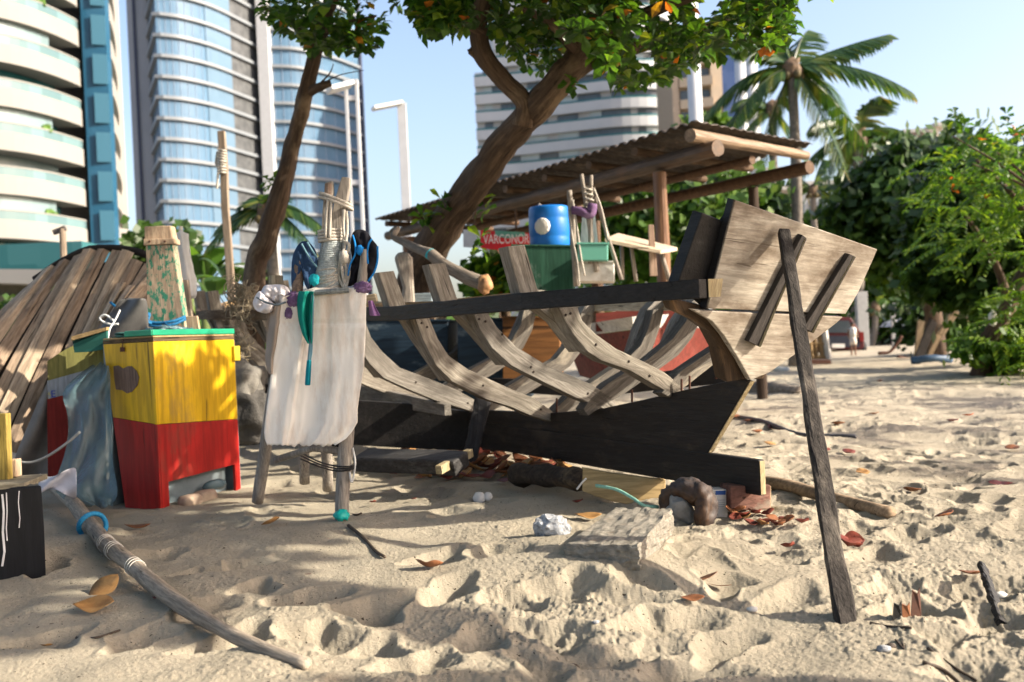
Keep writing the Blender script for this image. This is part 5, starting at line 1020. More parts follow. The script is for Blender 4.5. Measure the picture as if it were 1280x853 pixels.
ribbon(front[14:20], 0, ZT, .08, bluel, 'pale_glass', tB, off=.12)
zB0 = 1.15 + (443-18.75)/F*150
for k in range(-23, 3):
    z = zB0 + 3.13*k
    if z < 2: continue
    ribbon([side[0]] + front, z-.22, z+.28, .8, sil, 'sunshade', tB, off=.55)
zB2 = 1.15 + (436.7-62)/F*169
for k in range(-17, 6):
    z = zB2 + 3.13*k
    if z < 2: continue
    ribbon(f2_, z-.22, z+.28, .8, sil, 'sunshade', tB, off=.55)
def colb(x0, x1, Y, z1, mat, nm, parent, dep=3): a, b = PX(x0, Y), PX(x1, Y); m_ = MB(); m_.prism([a, b, b+Vector((0,dep,0)), a+Vector((0,dep,0))], Vector((0,0,z1))); return fix_normals(m_.build(nm, mat, parent))
colb(338,352,166.5,ZT,pale_m,'white_column',tB); colb(177,203,160.5,ZT,gryc,'concrete_column',tB,8); colb(184,187,160.2,ZT,darkgap,'dark_strip',tB,.2); colb(463,466.5,183.5,ZT,darkgap,'corner_glass',tB,2)
m_ = MB(); m_.prism([PX(205,164), PX(340,175), PX(462,186), PX(462,200)+Vector((0,0,0)), PX(205,190)], Vector((0,0,ZT-1))); fix_normals(m_.build('core', gryc, tB))
# mullions: thin vertical fins on the front glass
fin_m = plain('mullion', (.30,.38,.50), bs=0)
for q_ in (front[:20], f2_):
    for i in range(1, len(q_)-1, 2): m_ = MB(); m_.box(q_[i]+Vector((0,-.04,ZT/2)), (.08,.08,ZT)); m_.build('mullion', fin_m, tB)

# --- tower C, white slabs and dark windows
tC = thing('striped_tower', 'broad white apartment tower with horizontal bands and rounded right end', 'building', (5, 175, 0))
pc_ = curve([PX(607,168), PX(660,167), PX(720,164.5), PX(790,162), PX(838,163), PX(855,167), PX(862,175), PX(858,184)], 40)
dkw = glassm('dark window', (.06,.08,.10), .15); zC0 = 1.15+(421-163)/F*165
wlt = glassm('light window', (.30,.36,.38), .2)
for k in range(-11, 8):
    z = zC0 + 3.0*k
    if z < 3: continue
    p_ = pc_ if k < 4 else [PX(633,167.6)] + pc_[5:]
    bl = ribbon(p_, z-.55, z+1.05, 1.6, whc, 'balcony_band', tC); ribbon(p_, z+1.06, z+1.4, .06, glassm('blue rail', (.10,.20,.28)) if k == -11 else bpy.data.materials['blue rail'] if 'blue rail' in bpy.data.materials else gl_teal, 'rail', bl, off=-.1)
    L_ = len(p_); i = 1
    while i < L_-3:
        w_ = random.choice((1, 2, 2)); ribbon(p_[i:i+w_+1], z+1.06, z+2.44, .08, random.choice((dkw, dkw, dkw, wlt)), 'window', tC, off=-.85); i += w_ + random.choice((0, 0, 1))
inner = offset(pc_, -1.0); zc_ = zC0+9; m_ = MB(); m_.prism([p for p in inner] + [PX(862,196), PX(610,196)], Vector((0,0,zc_+2))); fix_normals(m_.build('wall', whc, tC))
m_ = MB(); inn2 = offset([PX(633,167.6)] + pc_[5:], -1.0); m_.prism([p+Vector((0,0,zc_)) for p in inn2] + [PX(862,196)+Vector((0,0,zc_)), PX(622,196)+Vector((0,0,zc_))], Vector((0,0,3*6))); fix_normals(m_.build('upper_wall', whc, tC))

# --- tower D, beige with a dark blue strip
bei = plain('beige render', (.50,.40,.29), (.42,.34,.25), bs=0, scale=.3); beid = plain('beige shade brown', (.36,.29,.22), bs=0); nav = glassm('navy glass', (.03,.06,.16), .15)
tD = thing('beige_tower', 'beige apartment tower with dark blue glass strip behind the leaves', 'building', PX(880, 140))
zD = 1.15+(412-25)/F*138
colb(854,862,139,zD,beid,'brown_pier',tD,14); colb(862,903,140,zD-1,bei,'wall',tD,14); colb(903,917,138.5,zD-5,bei,'corner_pier',tD,10); colb(917,938,141,zD-3,nav,'blue_strip',tD,10); colb(936,946,141,zD-6,whc,'white_edge',tD,10)
for k in range(1, 22):
    z = zD - 3 - 2.95*k*1.02
    if z < 6: break
    a, b = PX(862,139.9), PX(903,139.0); m_ = MB(); m_.prism([a+Vector((0,-.9,z)), b+Vector((0,-1.2,z)), b+Vector((0,.5,z)), a+Vector((0,.5,z))], Vector((0,0,1.25))); bl = fix_normals(m_.build('balcony', bei, tD))
    for (x0, x1) in ((864,876),(878,901)): a, b = PX(x0,139.75), PX(x1,139.6); m_ = MB(); m_.prism([a+Vector((0,0,z+1.3)), b+Vector((0,0,z+1.3)), b+Vector((0,.2,z+1.3)), a+Vector((0,.2,z+1.3))], Vector((0,0,1.4))); fix_normals(m_.build('window', dkw, tD))
# --- distant houses on the right
def house(x0, x1, yt, Y, mat, label, wins=3, rows_=3):
    t = thing('distant_building', label, 'building', PX((x0+x1)/2, Y)); zt = at((x0+x1)/2, yt, Y).z; a, b = PX(x0, Y), PX(x1, Y); m_ = MB(); m_.prism([a, b, b+Vector((2,12,0)), a+Vector((2,12,0))], Vector((0,0,zt))); fix_normals(m_.build('wall', mat, t))
    m_ = MB(); m_.box(((a+b)/2)+Vector((1,6,zt+.2)), ((b-a).length+.8,13,.4)); m_.build('roof', soff, t)
    for i in range(rows_):
        for j in range(wins):
            c = a.lerp(b, (j+.5)/wins) + Vector((0,-.05,zt-2.2-3*i))
            if c.z > 1: m_ = MB(); m_.box(c, ((b-a).length/wins*.5,.2,1.3)); m_.build('window', dkw, t)
    return t
house(1132,1172,166,120,plain('pinkish render', (.40,.30,.27),(.34,.25,.23), bs=0),'small pinkish building top above the trees at right',3,5); house(1172,1185,158,118,plain('cream render', (.62,.54,.44), bs=0),'cream building end beside the pinkish one at right',1,5)
house(975,1000,238,95,plain('tan render', (.42,.36,.30), bs=0),'tan building low behind the palm trunk',2,3); house(1003,1040,232,100,whc,'pale blue white building beyond the palm trunk',3,4)
house(944,972,215,110,whc,'white building glimpsed right of the shelter post',3,6)
# low white canopy with wall beneath at the far left
t = thing('low_pavilion', 'low white pavilion roof with planters below the left tower', 'building', at(10, 400, 34))
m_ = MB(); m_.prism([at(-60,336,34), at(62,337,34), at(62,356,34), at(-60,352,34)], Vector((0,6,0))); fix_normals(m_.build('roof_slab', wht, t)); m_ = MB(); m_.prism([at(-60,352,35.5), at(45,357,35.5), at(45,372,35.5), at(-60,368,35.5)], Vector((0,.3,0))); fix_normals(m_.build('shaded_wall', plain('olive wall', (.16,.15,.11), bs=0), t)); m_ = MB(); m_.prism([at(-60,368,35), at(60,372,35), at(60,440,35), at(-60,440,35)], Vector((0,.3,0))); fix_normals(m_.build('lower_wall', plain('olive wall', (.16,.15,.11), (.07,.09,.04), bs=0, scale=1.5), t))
m_ = MB(); m_.box((-36,60,4), (22,3,8)); o = m_.build('teal_ground_floor', gl_teal, tA)
# ================================================================== vegetation
rl = random.Random(11)
lf_almond = leafmat('almond leaves', [(0.0, (.022,.060,.012)), (.5, (.040,.105,.016)), (.82, (.09,.18,.02)), (.975, (.18,.25,.025)), (.988, (.42,.10,.02)), (1.0, (.50,.16,.03))], trans=.5, rough=.35)
lf_dark = leafmat('dark leaves', [(0, (.030,.065,.018)), (.7, (.055,.115,.025)), (1, (.10,.17,.04))], trans=.4)
lf_mid = leafmat('mid green leaves', [(0, (.045,.10,.018)), (.7, (.08,.17,.025)), (1, (.16,.25,.04))], trans=.45)
lf_bright = leafmat('bright feathery leaves', [(0, (.05,.12,.015)), (.6, (.10,.20,.02)), (1, (.22,.32,.04))], trans=.5)
lf_palm = leafmat('palm leaflets', [(0, (.02,.055,.015)), (.6, (.04,.09,.02)), (.93, (.12,.17,.03)), (1, (.30,.20,.05))], trans=.35, rough=.3)
lf_dry = leafmat('dry leaves', [(0, (.16,.055,.02)), (.5, (.26,.09,.03)), (.8, (.34,.16,.05)), (1, (.20,.10,.05))], trans=.2, rough=.6)
barkm = wood('brown bark', (.15,.10,.065), (.03,.02,.015), 'grain', grain=22, stain=(.26,.19,.12), stain_amt=.60, bs=1.8)
def leaf(vs, fs, p, d, n, Ln, W, fold=.25, droop=.25):
    """one obovate leaf from p along d with surface normal about n"""
    d = d.normalized(); s = d.cross(n); s = s.normalized() if s.length > 1e-4 else d.orthogonal().normalized(); n = s.cross(d).normalized(); o = len(vs)
    q = lambda a, b, c: vs.append(p + d*(a*Ln) + s*(b*W) + n*(c*Ln))
    q(0,0,0); q(.40,-.30,fold*.25); q(.38,0,-.02); q(.40,.30,fold*.25); q(.74,-.5,fold*.3-droop*.4); q(.74,0,-droop*.35); q(.74,.5,fold*.3-droop*.4); q(1.0,0,-droop)
    fs += [(o,o+1,o+2),(o,o+2,o+3),(o+1,o+4,o+5,o+2),(o+2,o+5,o+6,o+3),(o+4,o+7,o+5),(o+5,o+7,o+6)]
def rosette(vs, fs, c, axis, n=9, Ln=.2, W=.11):
    axis = axis.normalized(); u = axis.orthogonal().normalized(); v = axis.cross(u); a0 = rl.uniform(0, 6.3)
    for k in range(n):
        a = a0 + k*2.4; el = rl.uniform(-.1, .95); d = (u*math.cos(a)+v*math.sin(a))*math.cos(el) + axis*math.sin(el); d.z -= .25
        leaf(vs, fs, c + d*.02, d, axis + Vector((rl.uniform(-.3,.3), rl.uniform(-.3,.3), .2)), Ln*rl.uniform(.6, 1.15), W*rl.uniform(.8, 1.15), droop=rl.uniform(.1,.5))
def quad_leaf(vs, fs, c, sz):
    d = Vector((rl.gauss(0,1), rl.gauss(0,1), rl.gauss(0,1))).normalized(); s = d.orthogonal().normalized()*sz*.45; o = len(vs); vs += [c, c+d*sz*.5+s, c+d*sz, c+d*sz*.5-s]; fs.append((o,o+1,o+2,o+3))
def rnd_dir(): return Vector((rl.gauss(0,1), rl.gauss(0,1), rl.gauss(0,1))).normalized()
def crown(parent, center, rad, nclump, nleaf, csz, lsz, mat, nm='crown', big=False, shell=.55, seed=0):
    vs = []; fs = []; center = Vector(center)
    for i in range(nclump):
        d = rnd_dir(); r = rl.uniform(shell, 1.0)*(1+.28*mn.noise(d*2.1+Vector((seed,0,0)))); c = center + Vector((d.x*rad[0]*r, d.y*rad[1]*r, d.z*rad[2]*r))
        if mn.noise(c*.9/csz*.35 + Vector((seed*3.3,0,0))) < -.28: continue
        for j in range(nleaf):
            p = c + Vector((rl.gauss(0,1)*csz, rl.gauss(0,1)*csz, rl.gauss(0,.7)*csz))
            if big: leaf(vs, fs, p, rnd_dir()+Vector((0,0,-.2)), Vector((rl.uniform(-.5,.5),rl.uniform(-.5,.5),1)), lsz*rl.uniform(.7,1.2), lsz*.5)
            else: quad_leaf(vs, fs, p, lsz*rl.uniform(.6,1.3))
    me = MB(); me.v = vs; me.f = fs; me.m = [0]*len(fs); return me.build(nm, mat, parent)
def limb(parent, pts, r0, r1, nm='branch', mat=None, n=26, rough=.22):
    c = curve(pts, n); m_ = MB(); m_.tube(c, list(np.linspace(r0, r1, len(c))), 14, rough=rough); return m_.build(nm, mat or barkm, parent, shade=True)

def onhull(p):
    q_ = p - (sd/sd.z)*(p.z-.75); return -5.0 < q_.x < -2.7 and 6.9 < q_.y < 8.9 and rl.random() < .9
# --- main almond tree
b0 = at(512, 380, 11.3); b0.z = gz(b0.x, b0.y)-.1
main = thing('almond_tree', 'big leaning almond tree with thick brown trunk behind the boat', 'tree', b0)
trk = [b0, at(520,360,11.2), at(545,300,10.7), at(590,235,10.1), at(640,168,9.5), at(682,122,9.0), at(722,72,8.9), at(748,20,8.8), at(765,-60,8.7), at(800,-160,8.6)]
c = curve(trk, 63); rr_ = np.interp(np.linspace(0,1,len(c)), [0,.12,.25,.4,.55,.7,1], [.235,.215,.18,.150,.135,.12,.08]); m_ = MB(); m_.tube(c, list(rr_), 18, rough=.22); m_.build('trunk', barkm, main, shade=True)
limb(main, [at(652,158,9.1), at(655,128,9.05), at(628,100,9.0), at(604,66,8.9), at(598,30,8.8), at(608,-10,8.7), at(640,-70,8.5)], .092, .075)
limb(main, [at(700,100,9.0), at(760,70,9.3), at(850,45,9.6), at(940,15,9.8)], .08, .03); limb(main, [at(740,40,8.9), at(800,20,8.4), at(880,-10,8.0)], .08, .03); limb(main, [at(604,40,8.8), at(570,20,8.6), at(545,-5,8.4)], .05, .02); limb(main, [at(725,70,8.9), at(690,30,8.5), at(650,10,8.2)], .06,.02)
limb(main, [at(748,20,8.8), at(720,-60,8.9), at(680,-150,9.0)], .09,.04); limb(main, [at(765,-60,8.7), at(860,-140,8.9), at(960,-160,9.2)], .09,.04)
limb(main, [at(620,95,9.0), at(590,62,8.9)], .06, .05); limb(main, [at(596,60,8.9), at(586,66,8.9)], .035, .03, 'stub')
def bound(x): return float(np.interp(x, [522,535,560,590,600,640,660,700,740,790,840,880,905,930,960,1000,1030,1040], [30,46,50,34,60,62,92,118,105,118,100,80,62,58,74,40,14,0]))
vs = []; fs = []; cnt = 0
while cnt < 1350:
    x = rl.uniform(520, 1036); yb = bound(x); y = yb - 6 - abs(rl.gauss(0, 1))*(95 if x > 600 else 45) - (rl.uniform(0, 230) if rl.random() < .5 else 0)
    if y < -330: continue
    Y = rl.uniform(7.6, 10.6) if x > 640 else rl.uniform(7.8, 9.4)
    p = at(x, y, Y)
    if mn.noise(p*1.5) < -.09: continue
    if y < -5 and onhull(p): continue
    if 575 < x < 660 and y > -10 and Y < 9 and abs(x-606-(y-30)*.35) < 14: continue
    if mn.noise(Vector((x*.022, y*.022, 4.4))) < -.14: continue
    rosette(vs, fs, p, Vector((rl.gauss(0,.5), rl.gauss(0,.5), .8)), rl.choice((5,7,9)), rl.uniform(.10,.165), .085); cnt += 1
m_ = MB(); m_.v = vs; m_.f = fs; m_.m = [0]*len(fs); m_.build('crown', lf_almond, main)
vs = []; fs = []
for x, y, Y in ((552,250,10.2),(556,262,10.2),(540,270,10.3),(533,282,10.4),(600,250,10.2),(608,262,10.2),(598,310,10.9),(590,322,11.0),(545,290,10.5),(528,274,10.4),(602,298,10.7)):
    vs = []; fs = []; rosette(vs, fs, at(x, y, Y), Vector((rl.gauss(0,.5), rl.gauss(0,.5), .8)), 6, .17, .09); m_ = MB(); m_.v = vs; m_.f = fs; m_.m = [0]*len(fs); m_.build('trunk_shoot', lf_almond, main)
# unseen canopy added over boat and camera to cut the sky light
vs = []; fs = []; cnt = 0
while cnt < 2600:
    x = rl.uniform(-8.0, 5.0); y = rl.uniform(-6.0, 11.0); z = rl.uniform(5.2, 7.6)
    if (z-1.15-.7) < .40*y + .1: continue
    if mn.noise(Vector((x*.6, y*.6, z*.6))) < -.32: continue
    if onhull(Vector((x, y, z))): continue
    rosette(vs, fs, Vector((x, y, z)), Vector((rl.gauss(0,.5), rl.gauss(0,.5), .8)), 10, .26, .15); cnt += 1
m_ = MB(); m_.v = vs; m_.f = fs; m_.m = [0]*len(fs); m_.build('sky_block_crown', lf_dark, main)
for q_ in ((-4,4,6.4),(-1,1,6.8),(3,3,6.8),(2,7,6.2),(-3,8,6.4)): limb(main, [at(765,-60,8.7), (at(765,-60,8.7)+Vector(q_))*.5+Vector((0,0,.4)), Vector(q_)], .08, .02)
# --- left almond tree
b0 = at(305, 400, 11.0); b0.z = gz(b0.x, b0.y)-.1
lt = thing('almond_tree', 'slender dark trunked almond tree in front of the glass tower', 'tree', b0)
c = curve([b0, at(318,352,11.0), at(333,300,10.9), at(352,235,10.8), at(365,185,10.8), at(378,135,10.7), at(390,85,10.6), at(402,40,10.5), at(420,-20,10.4), at(450,-120,10.2)], 54); rr_ = np.interp(np.linspace(0,1,len(c)), [0,.2,.45,1], [.145,.118,.088,.065]); m_ = MB(); m_.tube(c, list(rr_), 16, rough=.28); m_.build('trunk', barkm, lt, shade=True)
limb(lt, [at(377,122,10.7), at(392,112,10.6), at(404,107,10.5), at(414,104,10.5)], .055, .035, 'stub', n=12); limb(lt, [at(400,105,10.5), at(412,92,10.5), at(417,80,10.5)], .010, .004, n=8); limb(lt, [at(402,105,10.5), at(425,94,10.5), at(455,88,10.5)], .008, .003, n=8)
limb(lt, [at(403,40,10.5), at(430,30,10.2), at(470,20,10.0)], .035, .012); limb(lt, [at(395,60,10.6), at(370,35,10.6), at(330,10,10.7)], .035, .012)
vs = []; fs = []; cnt = 0
while cnt < 260:
    if rl.random() < .55: x = rl.uniform(305, 392); y = rl.uniform(-120, float(np.interp(x, [300,320,350,392], [8,34,44,52])))
    elif rl.random() < .5: x = rl.uniform(385, 476); y = rl.uniform(28, 66) if x > 425 else rl.uniform(20, 62); 
    else: x = rl.uniform(400, 505); y = rl.uniform(-130, float(np.interp(x, [400,440,505], [20,14,2])))
    p = at(x, y, rl.uniform(9.8, 11.3))
    if mn.noise(p*1.7) < -.12: continue
    rosette(vs, fs, p, Vector((rl.gauss(0,.5), rl.gauss(0,.5), .8)), rl.choice((5,7,8)), rl.uniform(.12,.18), .09); cnt += 1
m_ = MB(); m_.v = vs; m_.f = fs; m_.m = [0]*len(fs); m_.build('crown', lf_almond, lt)
vs = []; fs = []
for x, y in ((338,232),(344,228),(335,226)):
    vs = []; fs = []; rosette(vs, fs, at(x, y, 10.8), Vector((-.3,0,.8)), 6, .12, .07); m_ = MB(); m_.v = vs; m_.f = fs; m_.m = [0]*len(fs); m_.build('trunk_shoot', lf_mid, lt)

# --- the almond tree to the right of the view whose shade falls on the left half of the beach
def shade_tree(base, zones, label, Ln=.21):
    t = thing('almond_tree', label, 'tree', base); vs = []; fs = []; k_ = sd/sd.z; ctr = Vector((0,0,0)); n_ = 0
    for (x0, x1, y0, y1, z0, z1, N, H0, H1, hole) in zones:
        for _ in range(N):
            tgt = Vector((rl.uniform(x0,x1), rl.uniform(y0,y1), rl.uniform(z0,z1)))
            if mn.noise(Vector((tgt.x*1.6, tgt.y*1.6, tgt.z*1.6+3))) < hole: continue
            H = rl.uniform(H0, H1); p = tgt + k_*(H-tgt.z); rosette(vs, fs, p, Vector((rl.gauss(0,.5), rl.gauss(0,.5), .8)), 9, Ln, .12); ctr += p; n_ += 1
    m_ = MB(); m_.v = vs; m_.f = fs; m_.m = [0]*len(fs); m_.build('crown', lf_almond, t); ctr /= max(1, n_)
    b_ = Vector(base); limb(t, [b_-Vector((0,0,.2)), b_+Vector((.1,.1,1.6)), b_.lerp(ctr, .6)+Vector((0,0,.8)), ctr], .17, .09, 'trunk')
    for i in range(7): d = rnd_dir(); limb(t, [b_.lerp(ctr, .6)+Vector((0,0,.8)), ctr+Vector((d.x*1.0, d.y*1.2, .1)), ctr+Vector((d.x*1.9, d.y*2.2, .4*d.z))], .06, .02)
    return t
shade_tree((5.6,1.6,.05), [(-3.6,-1.45,3.9,5.6,0,0,120,3.6,4.8,-.16), (-3.2,-1.2,5.6,7.2,0,.9,85,3.6,4.8,-.12), (-2.6,-1.95,6.6,7.6,.2,1.15,34,3.6,4.6,-.2), (-5.4,-2.9,8.5,9.5,1.5,2.1,34,3.8,5.0,-.1), (-2.2,-.9,5.2,6.2,.2,1.2,36,3.8,4.6,-.15),
    (-.5,.9,2.95,3.35,0,0,26,3.7,4.3,-.1)], 'almond tree just outside the frame shading the left of the beach')
shade_tree((13.5,9.5,.05), [(2.6,8.5,9.0,16,0,0,130,3.8,5.2,-.02), (2.0,4.5,6.2,9.0,0,0,30,4.2,5.2,.05)], 'almond tree outside the frame shading the far sand', .24)

# --- trees beyond
def ctree(px, py, rx, ry, Y, nclump, nleaf, lsz, mat, nm, label, trunk=None, csz=None, dep=None, shell=.45, group='trees beyond the beach'):
    c = at(px, py, Y); k = Y/F; rad = (rx*k, (dep or rx*k*.8), ry*k); tx_, r_ = trunk or (px, 8); b_ = at(tx_, 440, Y); b_.z = gz(b_.x, b_.y)-.1
    t = thing(nm, label, 'tree', b_, group); crown(t, c, rad, nclump, nleaf, csz or rx*k*.16, lsz, mat, shell=shell, seed=px*.01)
    limb(t, [b_, b_.lerp(c, .5)+Vector((.15,0,0)), c], r_*k, r_*k*.6, 'trunk', n=10)
    for i in range(4): d = rnd_dir(); limb(t, [b_.lerp(c, .6), c+Vector((d.x*rad[0]*.6, d.y*rad[1]*.5, d.z*rad[2]*.5))], r_*k*.5, r_*k*.15, 'branch', n=6)
    return t
ctree(1135,265,92,88,27,420,34,.30,lf_dark,'broad_tree','broad dense dark green tree behind the right hand palms', trunk=(1172,12))
ctree(1232,290,92,120,21.5,460,36,.26,lf_dark,'broad_tree','dark tree at the right edge behind bright feathery foliage', trunk=(1250,12))
ctree(850,285,105,75,25,330,30,.30,lf_mid,'broad_tree','mid green tree seen beneath the shelter roof', trunk=(800,9))
ctree(925,270,50,55,27,130,30,.30,lf_dark,'broad_tree','dark tree between the shelter post and the transom', trunk=(930,8))
ctree(626,352,38,26,17,80,26,.20,lf_almond,'almond_tree','low almond tree beneath the red banner', trunk=(625,6))
ctree(1040,290,42,45,48,120,26,.32,lf_mid,'broad_tree','pale green tree above the far corner of the transom', trunk=(1045,6))
ctree(1103,360,40,62,47,150,26,.34,lf_bright,'broad_tree','yellow green tree between transom corner and dark tree', trunk=(1105,5))
ctree(885,166,30,18,36,90,24,.34,lf_bright,'broad_tree','yellow green treetop between shelter roof and beige tower', trunk=(885,6))
ctree(205,320,50,34,24,100,26,.25,lf_dark,'broad_tree','dark bush like tree behind the green plank', trunk=(205,6))
ctree(60,395,55,28,30,80,24,.28,lf_dark,'hedge_tree','shaded tree below the low white pavilion', trunk=(60,5))
ctree(735,300,60,50,30,120,26,.3,lf_mid,'broad_tree','mid green tree behind the blue barrel', trunk=(735,5))
ctree(1180,395,70,36,30,120,26,.28,lf_dark,'broad_tree','dark low tree behind the leaning boards', trunk=(1200,5))
# near feathery tree, right edge: drooping compound leaves
b0 = at(1225, 470, 17.5); b0.z = gz(b0.x, b0.y)-.1
ft = thing('feathery_tree', 'tree with bright feathery compound leaves at the right edge', 'tree', b0); vs = []; fs = []
for i in range(400):
    x = rl.uniform(1150, 1420); y = rl.uniform(165, 455)
    if x < 1150 + 60*abs((y-250)/110)**1.2 - rl.uniform(0, 25): continue
    if y > 335 and x < 1238: continue
    c0 = at(x, y, rl.uniform(15, 18.5)); d = Vector((rl.uniform(-1,.4), rl.uniform(-.6,.3), rl.uniform(-.5,.35))).normalized(); s_ = d.cross(Vector((0,0,1))).normalized(); Ln = rl.uniform(.45,.8)
    for k in range(9):
        t_ = k/9; p = c0 + d*Ln*t_ + Vector((0,0,-.28*t_*t_*Ln))
        for sg in (-1, 1): leaf(vs, fs, p, s_*sg + d*.55 + Vector((0,0,-.2)), Vector((rl.uniform(-.2,.2),rl.uniform(-.2,.2),1)), .17*(1.1-.5*t_), .07)
m_ = MB(); m_.v = vs; m_.f = fs; m_.m = [0]*len(fs); m_.build('crown', lf_bright, ft)
limb(ft, [b0, at(1236,430,17.4), at(1262,380,17.3), at(1300,310,17.3), at(1340,240,17.3)], .2, .1, 'trunk'); limb(ft, [at(1262,380,17.3), at(1240,320,17), at(1200,260,16.6)], .08, .03); limb(ft, [at(1300,310,17.3), at(1270,250,17), at(1220,200,16.8)], .07, .03)
# thin almond sprays at the top right
b0 = at(1330, 450, 15); b0.z = gz(b0.x, b0.y); st = thing('almond_tree', 'loose almond tree with open sprays against the sky at right', 'tree', b0); vs = []; fs = []
for i in range(230):
    x = rl.uniform(1172, 1380); y = rl.uniform(140, 235) + 25*abs(math.sin(x*.05))
    if rl.random() < .5*(235-y)/95 or mn.noise(Vector((x*.03,y*.03,1))) < -.15: continue
    rosette(vs, fs, at(x, y, rl.uniform(14,16)), Vector((rl.gauss(0,.6), rl.gauss(0,.6), .8)), 6, .15, .085)
m_ = MB(); m_.v = vs; m_.f = fs; m_.m = [0]*len(fs); m_.build('crown', lf_almond, st); limb(st, [b0, at(1335,330,15), at(1310,250,15)], .12, .05, 'trunk')
for a, b in ((1245,190),(1190,170),(1275,165),(1215,205)): limb(st, [at(1310,250,15), at((1310+a)/2, (250+b)/2-4, 15), at(a, b, 15)], .03, .008)
# shrubs at the right
def shrub(px, py, rx, ry, Y, mat, label, n=90, lsz=.16):
    c = at(px, py, Y); k = Y/F; t = thing('shrub', label, 'shrub', (c.x, c.y, gz(c.x, c.y))); crown(t, c, (rx*k, rx*k*.8, ry*k), n, 26, rx*k*.16, lsz, mat, 'foliage', shell=.2, seed=px)
    for i in range(4): d = rnd_dir(); limb(t, [Vector((c.x, c.y, gz(c.x,c.y)-.05)), c + Vector((d.x*rx*k*.5, d.y*rx*k*.4, abs(d.z)*ry*k*.5))], .02, .008, 'stem', n=5)
shrub(1250,440,58,24,17.5,lf_bright,'bright green low shrub on the sand at the right edge',110,.15)
shrub(1226,430,26,18,19,lf_bright,'bright shrub at the foot of the leaning boards',50,.14)
shrub(1274,412,30,30,18,lf_mid,'darker green shrub at the right border of the view',60,.14)
# banana like plants at left
def banana(px, py, Y, n, Ln, label):
    b_ = at(px, py+60, Y); b_.z = 0; c = at(px, py, Y); t = thing('banana_plant', label, 'plant', b_); limb(t, [b_, c], .10, .07, 'stem', plain('green stem',(.12,.16,.05)), n=6)
    for i in range(n):
        a = i*2.4+rl.uniform(-.3,.3); el = rl.uniform(.5,1.25); d = Vector((math.cos(a)*math.cos(el), math.sin(a)*math.cos(el)*.7, math.sin(el))); s_ = d.cross(Vector((0,0,1))).normalized(); L1 = Ln*rl.uniform(.7,1.1); A = []; B = []; Cc = []
        for k in range(9):
            t_ = k/8; p = c + d*L1*t_ + Vector((d.x*.3, d.y*.3, -.55*L1*t_*t_)); w_ = .20*L1*math.sin(math.pi*min(1,t_*.9+.08))**.7; A.append(p+s_*w_+Vector((0,0,-.03))); Cc.append(p); B.append(p-s_*w_+Vector((0,0,-.03)))
        m_ = MB(); m_.grid([A, Cc, B]); m_.build('leaf_blade', lf_mid if i % 2 else lf_dark, t, shade=True)
banana(255,345,19,9,1.3,'banana plant left of the rough pole under the glass tower'); banana(238,350,22,8,1.3,'banana plant right behind the folded parasol'); banana(292,352,18,8,1.1,'banana plant between rough pole and left almond trunk')
banana(268,368,17,7,.9,'small banana plant low between parasol and pole')
# --- palms
def frond(parent, c, d, Ln, droop, leafL=.6, n=30, curl=0):
    d = d.normalized(); side = d.cross(Vector((0,0,1))); side = side.normalized() if side.length > .05 else Vector((1,0,0)); vs = []; fs = []; pts = []
    for k in range(n+1): t_ = k/n; pts.append(c + d*Ln*t_ + Vector((0,0,-droop*Ln*t_**2)))
    for k in range(3, n+1):
        t_ = k/n; tg = (pts[k]-pts[k-1]).normalized(); l_ = leafL*math.sin(math.pi*(.12+.80*t_))**.6
        for sg in (-1, 1):
            o = len(vs); p = pts[k]; dd = (side*sg*.75 + tg*.65 + Vector((0,0,-.55+rl.uniform(-.15,.15)))).normalized(); w_ = tg*.10*Ln/2.6
            vs += [p-w_*.5, p+w_*.5, p+dd*l_*.6+w_*.5+Vector((0,0,-.04)), p+dd*l_+Vector((0,0,-.15*l_)), p+dd*l_*.6-w_*.5+Vector((0,0,-.04))]; fs.append((o,o+1,o+2,o+3,o+4))
    m_ = MB(); m_.v = vs; m_.f = fs; m_.m = [0]*len(fs); m_.tube(pts, list(np.linspace(.03, .008, len(pts))), 5); return m_.build('frond', lf_palm, parent)
palmbark = plain('palm bark', (.20,.17,.14),(.11,.095,.08), scale=10, bs=.5)
def palm(px, py, Y, k, dirs, label, tx=None, leafL=.6):
    c = at(px, py, Y); b_ = at(tx or px+8, 430, Y); b_.z = 0; t = thing('coconut_palm', label, 'palm', b_, 'coconut palms'); limb(t, [b_, b_.lerp(c,.5)+Vector((.1,0,0)), c], .17*k, .12*k, 'trunk', palmbark, n=20, rough=.12)
    for (dx, dy, dz, Ln, dr) in dirs: frond(t, c, Vector((dx,dy,dz)), Ln*k, dr, leafL*k)
    for i in range(5): a = i*1.26; m_ = MB(); m_.blob(c+Vector((.22*k*math.cos(a), .22*k*math.sin(a), -.22*k)), (.10*k,.10*k,.12*k), amp=.05, sub=2); m_.build('coconut', plain('coconut', (.12,.10,.04),(.07,.05,.02)), t, shade=True)
    m_ = MB(); m_.blob(c+Vector((0,0,-.05*k)), (.24*k,.24*k,.32*k), amp=.4, seed=2); m_.build('crown_base', plain('palm fibre', (.15,.095,.05),(.08,.05,.03)), t, shade=True)
palm(990,85,26,1.0,[(1,.1,.42,2.9,.10),(1,-.3,.12,2.9,.45),(.7,.2,-.3,2.6,.55),(-1,.2,.25,2.4,.7),(-.8,-.3,-.1,2.4,.9),(-.3,.3,-.6,2.2,.5),(.25,-.4,-.5,2.2,.6),(-.1,.5,1,2.5,.5),(.4,.5,1,2.3,.3),(-.6,.2,.8,2.3,.45),(-1,.4,-.4,2.2,.4),(.9,.6,.3,2.2,.8)],'tall coconut palm with one long frond reaching right into the sky',992,.75)
